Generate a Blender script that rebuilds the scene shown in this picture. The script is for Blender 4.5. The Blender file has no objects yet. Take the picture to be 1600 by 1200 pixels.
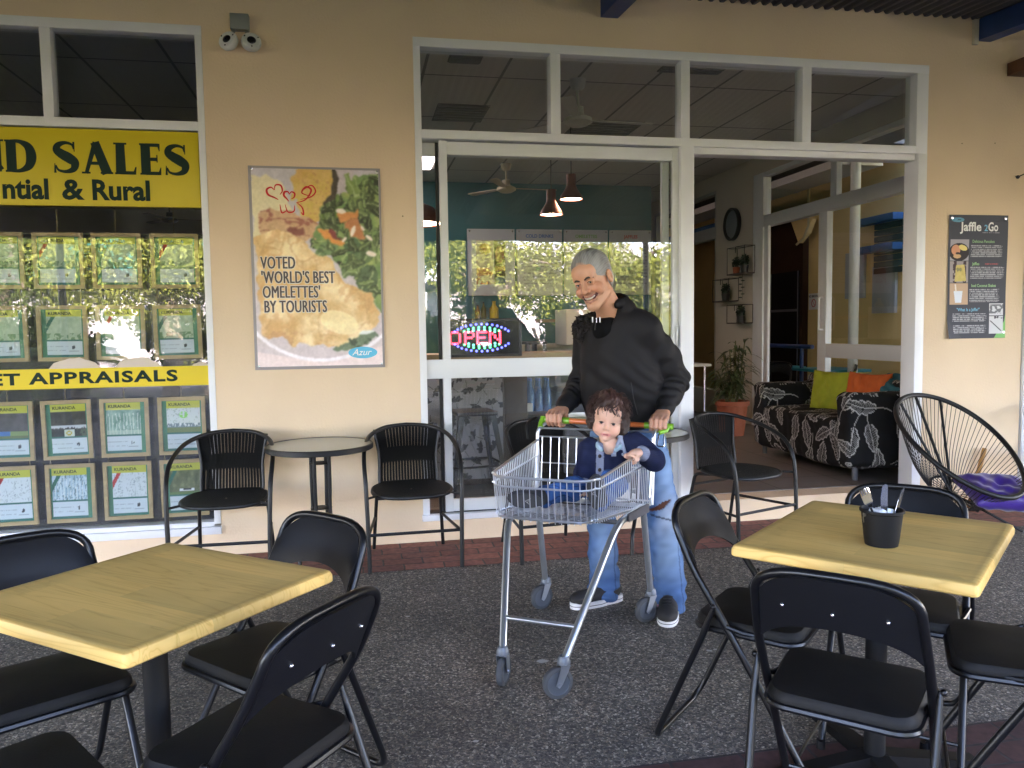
import bpy, bmesh, math, random
import numpy as np
from mathutils import Vector, Matrix
random.seed(7)
SC = bpy.context.scene
COL = SC.collection
PI = math.pi
R = math.radians
# ------------------------------------------------------------------ camera
def cam_axes(yaw, pitch, roll):
    cy, sy = math.cos(yaw), math.sin(yaw); cp, sp = math.cos(pitch), math.sin(pitch)
    fwd = Vector((sy*cp, cy*cp, sp)); right = Vector((cy, -sy, 0)); up = right.cross(fwd)
    cr, sr = math.cos(roll), math.sin(roll)
    return right*cr + up*sr, -right*sr + up*cr, fwd
cam = bpy.data.cameras.new('camera'); cam_ob = bpy.data.objects.new('camera', cam); COL.objects.link(cam_ob)
r_, u_, f_ = cam_axes(.1923, -.0705, -.0142)
m = Matrix(((r_.x, u_.x, -f_.x, 0), (r_.y, u_.y, -f_.y, -5.0034), (r_.z, u_.z, -f_.z, 1.36), (0, 0, 0, 1)))
cam_ob.matrix_world = m
cam.sensor_width = 36; cam.lens = 1238.4/1600*36; cam.clip_start = .05; cam.clip_end = 500
SC.camera = cam_ob
# ------------------------------------------------------------------ light
SUN_EL, SUN_AZ = R(33), R(22)      # azimuth measured from +Y towards +X : the sun stands behind the building
world = bpy.data.worlds.new('World'); SC.world = world; world.use_nodes = True
wn = world.node_tree; bg = wn.nodes['Background']
sky = wn.nodes.new('ShaderNodeTexSky'); sky.sky_type = 'NISHITA'; sky.sun_disc = False
sky.sun_elevation = SUN_EL; sky.sun_rotation = SUN_AZ
wn.links.new(sky.outputs[0], bg.inputs[0]); bg.inputs[1].default_value = .15
sl = bpy.data.lights.new('sun', 'SUN'); sl.energy = 3.4; sl.angle = R(.5); sl.color = (1, .95, .87)
so = bpy.data.objects.new('sun', sl); COL.objects.link(so)
sd = Vector((math.sin(SUN_AZ)*math.cos(SUN_EL), math.cos(SUN_AZ)*math.cos(SUN_EL), math.sin(SUN_EL)))
so.rotation_euler = sd.to_track_quat('Z', 'Y').to_euler()
SC.view_settings.view_transform = 'Standard'; SC.view_settings.look = 'None'
SC.view_settings.exposure = 4.92; SC.view_settings.gamma = 1
SC.view_settings.use_white_balance = True; SC.view_settings.white_balance_temperature = 6750; SC.view_settings.white_balance_tint = 30
SC.render.engine = 'CYCLES'
SC.cycles.use_denoising = True
try: SC.cycles.denoiser = 'OPENIMAGEDENOISE'
except Exception: pass
SC.cycles.max_bounces = 10; SC.cycles.diffuse_bounces = 6; SC.cycles.transparent_max_bounces = 24
SC.cycles.glossy_bounces = 5; SC.cycles.caustics_reflective = False; SC.cycles.caustics_refractive = False
SC.cycles.sample_clamp_indirect = 6
# ------------------------------------------------------------------ objects
ROOTM = {}
def props(o, label=None, cat=None, group=None, kind=None):
    if label: o['label'] = label
    if cat: o['category'] = cat
    if group: o['group'] = group
    if kind: o['kind'] = kind
    return o
def thing(name, label, cat, loc=(0, 0, 0), rz=0, group=None):
    o = bpy.data.objects.new(name, None); COL.objects.link(o); o.empty_display_size = .1
    o.location = loc; o.rotation_euler = (0, 0, rz); o['_'] = 1; del o['_']
    ROOTM[o.name] = Matrix.Translation(loc) @ Matrix.Rotation(rz, 4, 'Z')
    return props(o, label, cat, group)
def root_of(o):
    while o.parent: o = o.parent
    return o
def copy_tree(o, parent=None):
    c = o.copy(); COL.objects.link(c); c.parent = parent
    for ch in list(o.children):
        copy_tree(ch, c)
    return c
class MB:
    """mesh builder"""
    def __init__(s): s.v = []; s.f = []; s.mi = []; s.sm = []; s.M = Matrix.Identity(4); s.cur = 0
    def add(s, vs, fs, smooth=False):
        b = len(s.v); M = s.M
        s.v += [tuple(M @ Vector(p)) for p in vs]
        s.f += [tuple(b+i for i in f) for f in fs]; s.mi += [s.cur]*len(fs); s.sm += [smooth]*len(fs); return s
    def box(s, x0, x1, y0, y1, z0, z1):
        if x0 > x1: x0, x1 = x1, x0
        if y0 > y1: y0, y1 = y1, y0
        if z0 > z1: z0, z1 = z1, z0
        v = [(x0,y0,z0),(x1,y0,z0),(x1,y1,z0),(x0,y1,z0),(x0,y0,z1),(x1,y0,z1),(x1,y1,z1),(x0,y1,z1)]
        return s.add(v, [(0,3,2,1),(4,5,6,7),(0,1,5,4),(1,2,6,5),(2,3,7,6),(3,0,4,7)])
    def bbox(s, x0, x1, y0, y1, z0, z1, b=.004):
        """box with bevelled edges"""
        bm = bmesh.new(); bmesh.ops.create_cube(bm, size=1)
        for v in bm.verts: v.co = Vector(((x0+x1)/2+v.co.x*abs(x1-x0), (y0+y1)/2+v.co.y*abs(y1-y0), (z0+z1)/2+v.co.z*abs(z1-z0)))
        bmesh.ops.bevel(bm, geom=bm.edges[:]+bm.verts[:], offset=b, segments=3, profile=.5, affect='EDGES')
        bm.verts.index_update()
        s.add([v.co[:] for v in bm.verts], [[v.index for v in f.verts] for f in bm.faces], True); bm.free(); return s
    def quad(s, a, b, c, d): return s.add([a, b, c, d], [(0, 1, 2, 3)])
    def tube(s, pts, r, n=10, closed=False, cap=True, rs=None):
        P = [Vector(p) for p in pts]; N = len(P)
        if N < 2: return s
        T = []
        for i in range(N):
            if closed: t = P[(i+1) % N]-P[i-1]
            else: t = P[min(i+1, N-1)]-P[max(i-1, 0)]
            T.append(t.normalized() if t.length > 1e-9 else Vector((0, 0, 1)))
        up = Vector((0, 0, 1)) if abs(T[0].z) < .9 else Vector((1, 0, 0))
        a = T[0].cross(up).normalized(); vs = []
        for i in range(N):
            a = (a - T[i]*a.dot(T[i]))
            a = a.normalized() if a.length > 1e-6 else T[i].orthogonal().normalized()
            b = T[i].cross(a); rr = rs[i] if rs else r
            for k in range(n):
                t = 2*PI*k/n; vs.append(P[i]+a*math.cos(t)*rr+b*math.sin(t)*rr)
        fs = []
        for i in range(N if closed else N-1):
            j = (i+1) % N
            for k in range(n): fs.append((i*n+k, i*n+(k+1) % n, j*n+(k+1) % n, j*n+k))
        if cap and not closed: fs += [tuple(range(n-1, -1, -1)), tuple((N-1)*n+k for k in range(n))]
        return s.add(vs, fs, True)
    def lathe(s, prof, c=(0, 0, 0), n=32, axis='Z'):
        vs = []; 
        for (r, z) in prof:
            for k in range(n):
                t = 2*PI*k/n; x, y = r*math.cos(t), r*math.sin(t)
                p = (x, y, z) if axis == 'Z' else ((z, x, y) if axis == 'X' else (y, z, x))
                vs.append((p[0]+c[0], p[1]+c[1], p[2]+c[2]))
        fs = [(i*n+k, i*n+(k+1) % n, (i+1)*n+(k+1) % n, (i+1)*n+k) for i in range(len(prof)-1) for k in range(n)]
        return s.add(vs, fs, True)
    def cyl(s, c, r, h, n=24, axis='Z'):
        return s.lathe([(0.0001, 0), (r, 0), (r, h), (0.0001, h)], c, n, axis)
    def sph(s, c, r, n=16, m=10, sc=(1, 1, 1)):
        vs = []; fs = []
        for i in range(m+1):
            p = PI*i/m
            for k in range(n):
                t = 2*PI*k/n; vs.append((c[0]+r*sc[0]*math.sin(p)*math.cos(t), c[1]+r*sc[1]*math.sin(p)*math.sin(t), c[2]+r*sc[2]*math.cos(p)))
        for i in range(m):
            for k in range(n): fs.append((i*n+k, (i+1)*n+k, (i+1)*n+(k+1) % n, i*n+(k+1) % n))
        return s.add(vs, fs, True)
    def prism(s, poly, z0, z1, plane='XY'):
        n = len(poly)
        def q(p, h): return (p[0], p[1], h) if plane == 'XY' else ((p[0], h, p[1]) if plane == 'XZ' else (h, p[0], p[1]))
        vs = [q(p, z0) for p in poly]+[q(p, z1) for p in poly]
        return s.add(vs, [tuple(range(n-1, -1, -1)), tuple(range(n, 2*n))]+[(i, (i+1) % n, n+(i+1) % n, n+i) for i in range(n)])
    def build(s, name, mats, parent=None, world=True, label=None, recalc=True):
        me = bpy.data.meshes.new(name); v = s.v
        if parent is not None and world:
            I = ROOTM[root_of(parent).name].inverted(); v = [tuple(I @ Vector(p)) for p in v]
        me.from_pydata(v, [], s.f)
        for mt in (mats if isinstance(mats, (list, tuple)) else [mats]): me.materials.append(mt)
        me.polygons.foreach_set('material_index', s.mi); me.polygons.foreach_set('use_smooth', s.sm)
        if recalc:
            bm = bmesh.new(); bm.from_mesh(me); bmesh.ops.recalc_face_normals(bm, faces=bm.faces); bm.to_mesh(me); bm.free()
        me.update()
        o = bpy.data.objects.new(name, me); COL.objects.link(o)
        if parent is not None: o.parent = parent
        if any(s.sm) and not all(s.sm): pass
        if any(s.sm):
            mod = o.modifiers.new('edge split', 'EDGE_SPLIT'); mod.split_angle = R(38); mod.use_edge_sharp = False
        if label: o['label'] = label
        return o
def mesh_np(name, V, F, mats, parent=None, smooth=True, colors=None, world=True, label=None):
    """numpy mesh (quads) with an optional per-vertex colour"""
    V = np.asarray(V, dtype=np.float64)
    if parent is not None and world:
        I = np.array(ROOTM[root_of(parent).name].inverted()); V = V @ I[:3, :3].T + I[:3, 3]
    F = np.asarray(F, dtype=np.int32); k = F.shape[1]
    me = bpy.data.meshes.new(name)
    me.vertices.add(len(V)); me.vertices.foreach_set('co', V.astype(np.float32).ravel())
    me.loops.add(F.size); me.loops.foreach_set('vertex_index', F.ravel())
    me.polygons.add(len(F)); me.polygons.foreach_set('loop_start', np.arange(0, F.size, k, dtype=np.int32))
    me.polygons.foreach_set('use_smooth', np.full(len(F), smooth))
    me.update(calc_edges=True); me.validate()
    for mt in (mats if isinstance(mats, (list, tuple)) else [mats]): me.materials.append(mt)
    if colors is not None:
        at = me.color_attributes.new('Col', 'FLOAT_COLOR', 'POINT')
        c = np.ones((len(V), 4), dtype=np.float32); c[:, :3] = colors; at.data.foreach_set('color', c.ravel())
    o = bpy.data.objects.new(name, me); COL.objects.link(o)
    if parent is not None: o.parent = parent
    if label: o['label'] = label
    return o
def bez(pts, n=8):
    """Catmull-Rom through pts"""
    P = [Vector(p) for p in pts]; out = []
    for i in range(len(P)-1):
        a = P[max(i-1, 0)]; b = P[i]; c = P[i+1]; d = P[min(i+2, len(P)-1)]
        for k in range(n):
            t = k/n; out.append(.5*((2*b)+(c-a)*t+(2*a-5*b+4*c-d)*t*t+(3*b-a-3*c+d)*t**3))
    out.append(P[-1]); return out
def rounded(pts, r=.03, n=5):
    """polyline with rounded corners"""
    P = [Vector(p) for p in pts]; out = [P[0]]
    for i in range(1, len(P)-1):
        a, b, c = P[i-1], P[i], P[i+1]; d1 = (a-b); d2 = (c-b); q = min(r, d1.length*.49, d2.length*.49)
        p1 = b+d1.normalized()*q; p2 = b+d2.normalized()*q
        for k in range(n+1):
            t = k/n; out.append(p1*(1-t)**2+b*2*t*(1-t)+p2*t*t)
    out.append(P[-1]); return out
# ------------------------------------------------------------------ materials
MATS = {}
def srgb(*c): return tuple((x/12.92 if x <= .04045 else ((x+.055)/1.055)**2.4) for x in (v/255 for v in c))
def mat(name, col=(.5, .5, .5), rough=.5, metal=0, spec=.5, var=0, vscale=8, bump=0, bscale=60, emit=None, es=1, col2=None, coat=0, sheen=0, stretch=None, attr=False, sss=0, vdetail=4):
    if name in MATS: return MATS[name]
    m = bpy.data.materials.new(name); m.use_nodes = True; nt = m.node_tree; b = nt.nodes['Principled BSDF']
    b.inputs['Base Color'].default_value = (*col, 1); b.inputs['Roughness'].default_value = rough
    b.inputs['Metallic'].default_value = metal; b.inputs['Specular IOR Level'].default_value = spec
    if coat: b.inputs['Coat Weight'].default_value = coat; b.inputs['Coat Roughness'].default_value = .15
    if sheen: b.inputs['Sheen Weight'].default_value = sheen; b.inputs['Sheen Roughness'].default_value = .4
    if sss: b.inputs['Subsurface Weight'].default_value = sss; b.inputs['Subsurface Radius'].default_value = (.012, .005, .003); b.inputs['Subsurface Scale'].default_value = 1
    src = None
    if attr:
        a = nt.nodes.new('ShaderNodeVertexColor'); a.layer_name = 'Col'; src = a.outputs[0]
        nt.links.new(src, b.inputs['Base Color'])
    if var or bump:
        tc = nt.nodes.new('ShaderNodeTexCoord'); mp = nt.nodes.new('ShaderNodeMapping'); nt.links.new(tc.outputs['Object'], mp.inputs[0])
        if stretch: mp.inputs['Scale'].default_value = stretch
    if var:
        n = nt.nodes.new('ShaderNodeTexNoise'); n.inputs['Scale'].default_value = vscale; n.inputs['Detail'].default_value = vdetail
        nt.links.new(mp.outputs[0], n.inputs[0])
        mr = nt.nodes.new('ShaderNodeMapRange'); mr.inputs['From Min'].default_value = .3; mr.inputs['From Max'].default_value = .7
        nt.links.new(n.outputs[0], mr.inputs[0])
        if attr:
            mr.inputs['To Min'].default_value = 1-var; mr.inputs['To Max'].default_value = 1+var*.5
            mx = nt.nodes.new('ShaderNodeVectorMath'); mx.operation = 'SCALE'; nt.links.new(src, mx.inputs[0]); nt.links.new(mr.outputs[0], mx.inputs['Scale'])
            nt.links.new(mx.outputs[0], b.inputs['Base Color'])
        else:
            mx = nt.nodes.new('ShaderNodeMix'); mx.data_type = 'RGBA'; nt.links.new(mr.outputs[0], mx.inputs[0])
            c2 = col2 or tuple(c*(1-var) for c in col)
            mx.inputs[6].default_value = (*col, 1); mx.inputs[7].default_value = (*c2, 1); nt.links.new(mx.outputs[2], b.inputs['Base Color'])
    if bump:
        n = nt.nodes.new('ShaderNodeTexNoise'); n.inputs['Scale'].default_value = bscale; n.inputs['Detail'].default_value = 5
        nt.links.new(mp.outputs[0], n.inputs[0]); bp = nt.nodes.new('ShaderNodeBump'); bp.inputs['Strength'].default_value = bump; bp.inputs['Distance'].default_value = .004
        nt.links.new(n.outputs[0], bp.inputs['Height']); nt.links.new(bp.outputs[0], b.inputs['Normal'])
    if emit: b.inputs['Emission Color'].default_value = (*emit, 1); b.inputs['Emission Strength'].default_value = es
    MATS[name] = m; return m
def glass_mat(name, tint=(.85, .88, .87), k=1.9, extra=.0, dust_haze=0):
    if name in MATS: return MATS[name]
    m = bpy.data.materials.new(name); m.use_nodes = True; nt = m.node_tree; nt.nodes.clear()
    o = nt.nodes.new('ShaderNodeOutputMaterial'); t = nt.nodes.new('ShaderNodeBsdfTransparent'); g = nt.nodes.new('ShaderNodeBsdfGlossy')
    t.inputs[0].default_value = (*tint, 1); g.inputs['Roughness'].default_value = 0; g.inputs[0].default_value = (1, 1, 1, 1)
    # window panes are never perfectly flat
    tc = nt.nodes.new('ShaderNodeTexCoord'); nz = nt.nodes.new('ShaderNodeTexNoise'); nz.inputs['Scale'].default_value = 1.6; nz.inputs['Detail'].default_value = 1
    nt.links.new(tc.outputs['Object'], nz.inputs[0]); bp = nt.nodes.new('ShaderNodeBump'); bp.inputs['Strength'].default_value = .12; bp.inputs['Distance'].default_value = .01
    nt.links.new(nz.outputs[0], bp.inputs['Height']); nt.links.new(bp.outputs[0], g.inputs['Normal'])
    fr = nt.nodes.new('ShaderNodeFresnel'); ge = nt.nodes.new('ShaderNodeNewGeometry'); io = nt.nodes.new('ShaderNodeMapRange')
    io.inputs['To Min'].default_value = 1.5; io.inputs['To Max'].default_value = 1/1.5; nt.links.new(ge.outputs['Backfacing'], io.inputs[0]); nt.links.new(io.outputs[0], fr.inputs[0])
    mu = nt.nodes.new('ShaderNodeMath'); mu.operation = 'MULTIPLY_ADD'; mu.use_clamp = True; mu.inputs[1].default_value = k; mu.inputs[2].default_value = extra
    mx = nt.nodes.new('ShaderNodeMixShader'); nt.links.new(fr.outputs[0], mu.inputs[0]); nt.links.new(mu.outputs[0], mx.inputs[0])
    nt.links.new(t.outputs[0], mx.inputs[1]); nt.links.new(g.outputs[0], mx.inputs[2]); nt.links.new(mx.outputs[0], o.inputs[0])
    if dust_haze:  # dust layer, also a pale haze put in to lift the dark panes
        n2 = nt.nodes.new('ShaderNodeTexNoise'); n2.inputs['Scale'].default_value = 5; n2.inputs['Detail'].default_value = 6; nt.links.new(tc.outputs['Object'], n2.inputs[0])
        mr = nt.nodes.new('ShaderNodeMapRange'); mr.inputs['From Min'].default_value = .35; mr.inputs['From Max'].default_value = .75; mr.inputs['To Min'].default_value = dust_haze*.6; mr.inputs['To Max'].default_value = dust_haze*2; nt.links.new(n2.outputs[0], mr.inputs[0])
        df = nt.nodes.new('ShaderNodeBsdfDiffuse'); df.inputs[0].default_value = (.55, .54, .52, 1); m2 = nt.nodes.new('ShaderNodeMixShader'); nt.links.new(mr.outputs[0], m2.inputs[0]); nt.links.new(mx.outputs[0], m2.inputs[1]); nt.links.new(df.outputs[0], m2.inputs[2]); nt.links.new(m2.outputs[0], o.inputs[0])
    MATS[name] = m; return m
# ------------------------------------------------------------------ value noise for printed pictures
class VN:
    def __init__(s, seed): s.g = np.random.RandomState(seed).rand(64, 64)
    def __call__(s, x, y, oct=4):
        t = 0; a = 1; w = 0
        for o in range(oct):
            xi = np.floor(x).astype(int); yi = np.floor(y).astype(int); fx = x-xi; fy = y-yi
            fx = fx*fx*(3-2*fx); fy = fy*fy*(3-2*fy); g = s.g
            v = (g[xi % 64, yi % 64]*(1-fx)+g[(xi+1) % 64, yi % 64]*fx)*(1-fy)+(g[xi % 64, (yi+1) % 64]*(1-fx)+g[(xi+1) % 64, (yi+1) % 64]*fx)*fy
            t = t+a*v; w += a; a *= .5; x = x*2+17.3; y = y*2+5.1
        return t/w
PRINT = mat('printed paper', attr=True, rough=.5, spec=.3)
GLOSSPRINT = mat('glossy print', attr=True, rough=.35, spec=.4, bump=.08, bscale=6)
def lin(c): return np.array(srgb(*c))
def grid_print(name, w, h, nx, ny, fn, parent, org, ax=(1, 0, 0), ay=(0, 0, 1), m=None, warp=None, world=True, label=None):
    """flat sheet whose vertex colours carry a picture; fn(u,v)->(..,3) sRGB 0..255 ; u right, v up in 0..1"""
    u, v = np.meshgrid(np.linspace(0, 1, nx), np.linspace(0, 1, ny), indexing='ij')
    c = fn(u, v); c = np.clip(c, 0, 255)/255.; c = np.where(c <= .04045, c/12.92, ((c+.055)/1.055)**2.4)
    ax = np.array(ax, float); ay = np.array(ay, float); nrm = np.cross(ax, ay)
    P = np.array(org, float)+u[..., None]*w*ax+v[..., None]*h*ay
    if warp is not None: P = P+warp(u, v)[..., None]*nrm
    idx = np.arange(nx*ny).reshape(nx, ny)
    F = np.stack([idx[:-1, :-1], idx[1:, :-1], idx[1:, 1:], idx[:-1, 1:]], -1).reshape(-1, 4)
    return mesh_np(name, P.reshape(-1, 3), F, m or PRINT, parent, True, c.reshape(-1, 3), world, label)
def text_obj(name, parts, mt, parent, label=None, world=True):
    """parts: list of dict(s, size, org, ax, ay, bold, align, sx, space, shear) -> one mesh of lettering"""
    V = []; F = []; MI = []; mats = []
    for p in parts:
        cu = bpy.data.curves.new('t', 'FONT'); cu.body = p['s']; cu.size = p['size']; cu.offset = p.get('bold', 0)*p['size']
        cu.align_x = p.get('align', 'LEFT'); cu.space_character = p.get('space', 1); cu.shear = p.get('shear', 0); cu.resolution_u = p.get('res', 3)
        cu.space_line = p.get('line', 1); cu.extrude = p.get('ext', 0)
        ob = bpy.data.objects.new('t', cu); COL.objects.link(ob); dg = bpy.context.evaluated_depsgraph_get()
        me = bpy.data.meshes.new_from_object(ob.evaluated_get(dg)); b = len(V)
        ax = Vector(p.get('ax', (1, 0, 0))); ay = Vector(p.get('ay', (0, 0, 1))); az = ax.cross(ay); o = Vector(p['org']); sx = p.get('sx', 1)
        V += [tuple(o+ax*v.co.x*sx+ay*v.co.y+az*v.co.z) for v in me.vertices]
        mm = p.get('mat', mt)
        if mm not in mats: mats.append(mm)
        F += [tuple(b+i for i in q.vertices) for q in me.polygons]; MI += [mats.index(mm)]*len(me.polygons)
        bpy.data.objects.remove(ob); bpy.data.curves.remove(cu); bpy.data.meshes.remove(me)
    mb = MB(); mb.v = V; mb.f = F; mb.mi = MI; mb.sm = [False]*len(F)
    return mb.build(name, mats, parent, world, label, recalc=False)
# ------------------------------------------------------------------ implicit solids (people, cushions, shoes)
class Vol:
    def __init__(s, lo, hi, h):
        s.lo = np.array(lo, float); s.h = h; s.n = np.ceil((np.array(hi, float)-s.lo)/h).astype(int)+1
        s.f = np.full(tuple(s.n), .2, np.float32)
    def region(s, lo, hi, mg):
        a = np.maximum(np.floor((np.array(lo)-mg-s.lo)/s.h).astype(int), 0); b = np.minimum(np.ceil((np.array(hi)+mg-s.lo)/s.h).astype(int)+1, s.n)
        if np.any(b <= a): return None, None
        g = [np.float32(s.lo[i])+np.arange(a[i], b[i], dtype=np.float32)*np.float32(s.h) for i in range(3)]
        return (slice(a[0], b[0]), slice(a[1], b[1]), slice(a[2], b[2])), (g[0][:, None, None], g[1][None, :, None], g[2][None, None, :])
    def put(s, sl, d, k, op):
        cur = s.f[sl]
        if op == 'sub': d = -d; hh = np.maximum(k-np.abs(cur-d), 0)/max(k, 1e-6); s.f[sl] = np.maximum(cur, d)+hh*hh*k*.25
        else: hh = np.maximum(k-np.abs(cur-d), 0)/max(k, 1e-6); s.f[sl] = np.minimum(cur, d)-hh*hh*k*.25
    def cap(s, a, b, ra, rb=None, k=.01, op='add'):
        rb = ra if rb is None else rb; a = np.array(a, float); b = np.array(b, float); m = max(ra, rb)
        sl, g = s.region(np.minimum(a, b)-m, np.maximum(a, b)+m, k+3*s.h)
        if sl is None: return s
        ab = b-a; L = max(ab@ab, 1e-9)
        t = np.clip(((g[0]-a[0])*ab[0]+(g[1]-a[1])*ab[1]+(g[2]-a[2])*ab[2])/L, 0, 1).astype(np.float32)
        d = np.sqrt((g[0]-a[0]-t*ab[0])**2+(g[1]-a[1]-t*ab[1])**2+(g[2]-a[2]-t*ab[2])**2)-(ra+(rb-ra)*t)
        s.put(sl, d, k, op); return s
    def chain(s, pts, rs, k=.01, op='add'):
        for i in range(len(pts)-1): s.cap(pts[i], pts[i+1], rs[i], rs[i+1], k, op)
        return s
    def ell(s, c, r, M=None, k=.01, op='add'):
        """M: 3x3 whose rows are the local axes"""
        c = np.array(c, float); r = np.array(r, float); m = max(r) if M is not None else r
        sl, g = s.region(c-m, c+m, k+3*s.h)
        if sl is None: return s
        d = [g[i]-np.float32(c[i]) for i in range(3)]
        if M is not None: d = [M[i][0]*d[0]+M[i][1]*d[1]+M[i][2]*d[2] for i in range(3)]
        k0 = np.sqrt((d[0]/r[0])**2+(d[1]/r[1])**2+(d[2]/r[2])**2)+1e-6; k1 = np.sqrt((d[0]/r[0]**2)**2+(d[1]/r[1]**2)**2+(d[2]/r[2]**2)**2)+1e-6
        s.put(sl, (k0*(k0-1)/k1).astype(np.float32), k, op); return s
    def box(s, c, hf, rd=.01, M=None, k=.01, op='add'):
        c = np.array(c, float); m = np.linalg.norm(hf)+rd if M is not None else np.array(hf)+rd
        sl, g = s.region(c-m, c+m, k+3*s.h)
        if sl is None: return s
        d = [g[i]-np.float32(c[i]) for i in range(3)]
        if M is not None: d = [M[i][0]*d[0]+M[i][1]*d[1]+M[i][2]*d[2] for i in range(3)]
        q = [np.abs(d[i])-(hf[i]-rd) for i in range(3)]
        dd = np.sqrt(np.maximum(q[0], 0)**2+np.maximum(q[1], 0)**2+np.maximum(q[2], 0)**2)+np.minimum(np.maximum(np.maximum(q[0], q[1]), q[2]), 0)-rd
        s.put(sl, dd.astype(np.float32), k, op); return s
    def cut(s, p, n):
        """keep the side opposite to n"""
        n = np.array(n, float); n /= np.linalg.norm(n); g = [np.float32(s.lo[i])+np.arange(s.n[i], dtype=np.float32)*np.float32(s.h) for i in range(3)]
        d = (g[0][:, None, None]-p[0])*n[0]+(g[1][None, :, None]-p[1])*n[1]+(g[2][None, None, :]-p[2])*n[2]
        s.f = np.maximum(s.f, d.astype(np.float32)); return s
    def mesh(s):
        f = s.f; h = s.h; n = f.shape; neg = f < 0
        c = [neg[i:n[0]-1+i, j:n[1]-1+j, k:n[2]-1+k] for i in (0, 1) for j in (0, 1) for k in (0, 1)]
        al = c[0].copy(); an = c[0].copy()
        for q in c[1:]: al &= q; an |= q
        act = an & ~al; I = np.argwhere(act); idx = np.full(act.shape, -1, np.int32); idx[act] = np.arange(len(I))
        P = np.zeros((len(I), 3)); W = np.zeros(len(I))
        cor = [(i, j, k) for i in (0, 1) for j in (0, 1) for k in (0, 1)]
        vals = {q: f[I[:, 0]+q[0], I[:, 1]+q[1], I[:, 2]+q[2]].astype(np.float64) for q in cor}
        for a in cor:
            for ax in range(3):
                if a[ax]: continue
                b = list(a); b[ax] = 1; b = tuple(b); va, vb = vals[a], vals[b]; m = (va < 0) != (vb < 0)
                t = va[m]/(va[m]-vb[m]); p = np.tile(np.array(a, float), (m.sum(), 1)); p[:, ax] = t; P[m] += p; W[m] += 1
        V = (I+P/W[:, None])*h+s.lo; Q = []
        for ax in range(3):
            u, w = (ax+1) % 3, (ax+2) % 3
            sa = [slice(None)]*3; sb = [slice(None)]*3; sa[ax] = slice(0, n[ax]-1); sb[ax] = slice(1, n[ax])
            for d in (u, w): sa[d] = slice(1, n[d]-1); sb[d] = slice(1, n[d]-1)
            A = neg[tuple(sa)]; B = neg[tuple(sb)]; off = np.zeros(3, int); off[u] = 1; off[w] = 1
            for flip, mk in ((0, A & ~B), (1, ~A & B)):
                E = np.argwhere(mk)+off
                if not len(E): continue
                def gi(du, dw):
                    e = E.copy(); e[:, u] += du; e[:, w] += dw; return idx[e[:, 0], e[:, 1], e[:, 2]]
                q = np.stack([gi(-1, -1), gi(0, -1), gi(0, 0), gi(-1, 0)], 1)
                Q.append(q[:, ::-1] if flip else q)
        Q = np.concatenate(Q); Q = Q[(Q >= 0).all(1)]
        return V, Q
def vnormals(V, F):
    a = V[F[:, 2]]-V[F[:, 0]]; b = V[F[:, 3]]-V[F[:, 1]]; fn = np.cross(a, b); N = np.zeros_like(V)
    for i in range(4): np.add.at(N, F[:, i], fn)
    return N/(np.linalg.norm(N, axis=1, keepdims=True)+1e-12)
def sn3(P, s, seed=0):
    """cheap smooth 3d noise, about -1..1"""
    rs = np.random.RandomState(seed); t = 0
    for i in range(5):
        k = rs.normal(size=3); k /= np.linalg.norm(k); k2 = rs.normal(size=3); k2 /= np.linalg.norm(k2)
        t = t+np.sin(P@k*s*(1+.35*i)+rs.rand()*6+1.3*np.sin(P@k2*s*.7+rs.rand()*6))
    return t/2.6
def bumpg(P, c, r): return np.exp(-((P-np.array(c))**2).sum(1)/(r*r))
# ------------------------------------------------------------------ setting
CREAM = mat('cream render', (.77, .595, .415), .85, var=.14, vscale=.9, bump=.5, bscale=70, spec=.2, col2=(.66, .50, .35), vdetail=9)
WHITE = mat('white powder coat', (.74, .74, .76), .38, var=.06, vscale=3, spec=.4)
WHITE2 = mat('white painted aluminium', (.66, .67, .68), .35, var=.06, vscale=4)
NAVY = mat('blue painted steel', (.012, .045, .17), .45, var=.2, vscale=5)
YELLOWWALL = mat('yellow render', (.78, .58, .24), .85, var=.1, vscale=1.5, bump=.2, bscale=80)
GLASS = glass_mat('window glass', dust_haze=.045)
def nodemat(name, rough=.7):
    m = bpy.data.materials.new(name); m.use_nodes = True; MATS[name] = m
    return m, m.node_tree, m.node_tree.nodes['Principled BSDF']
def N(nt, t, **kw):
    n = nt.nodes.new(t)
    for k, v in kw.items():
        if k.startswith('i_'): n.inputs[int(k[2:])].default_value = v
        else: setattr(n, k, v)
    return n
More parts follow.
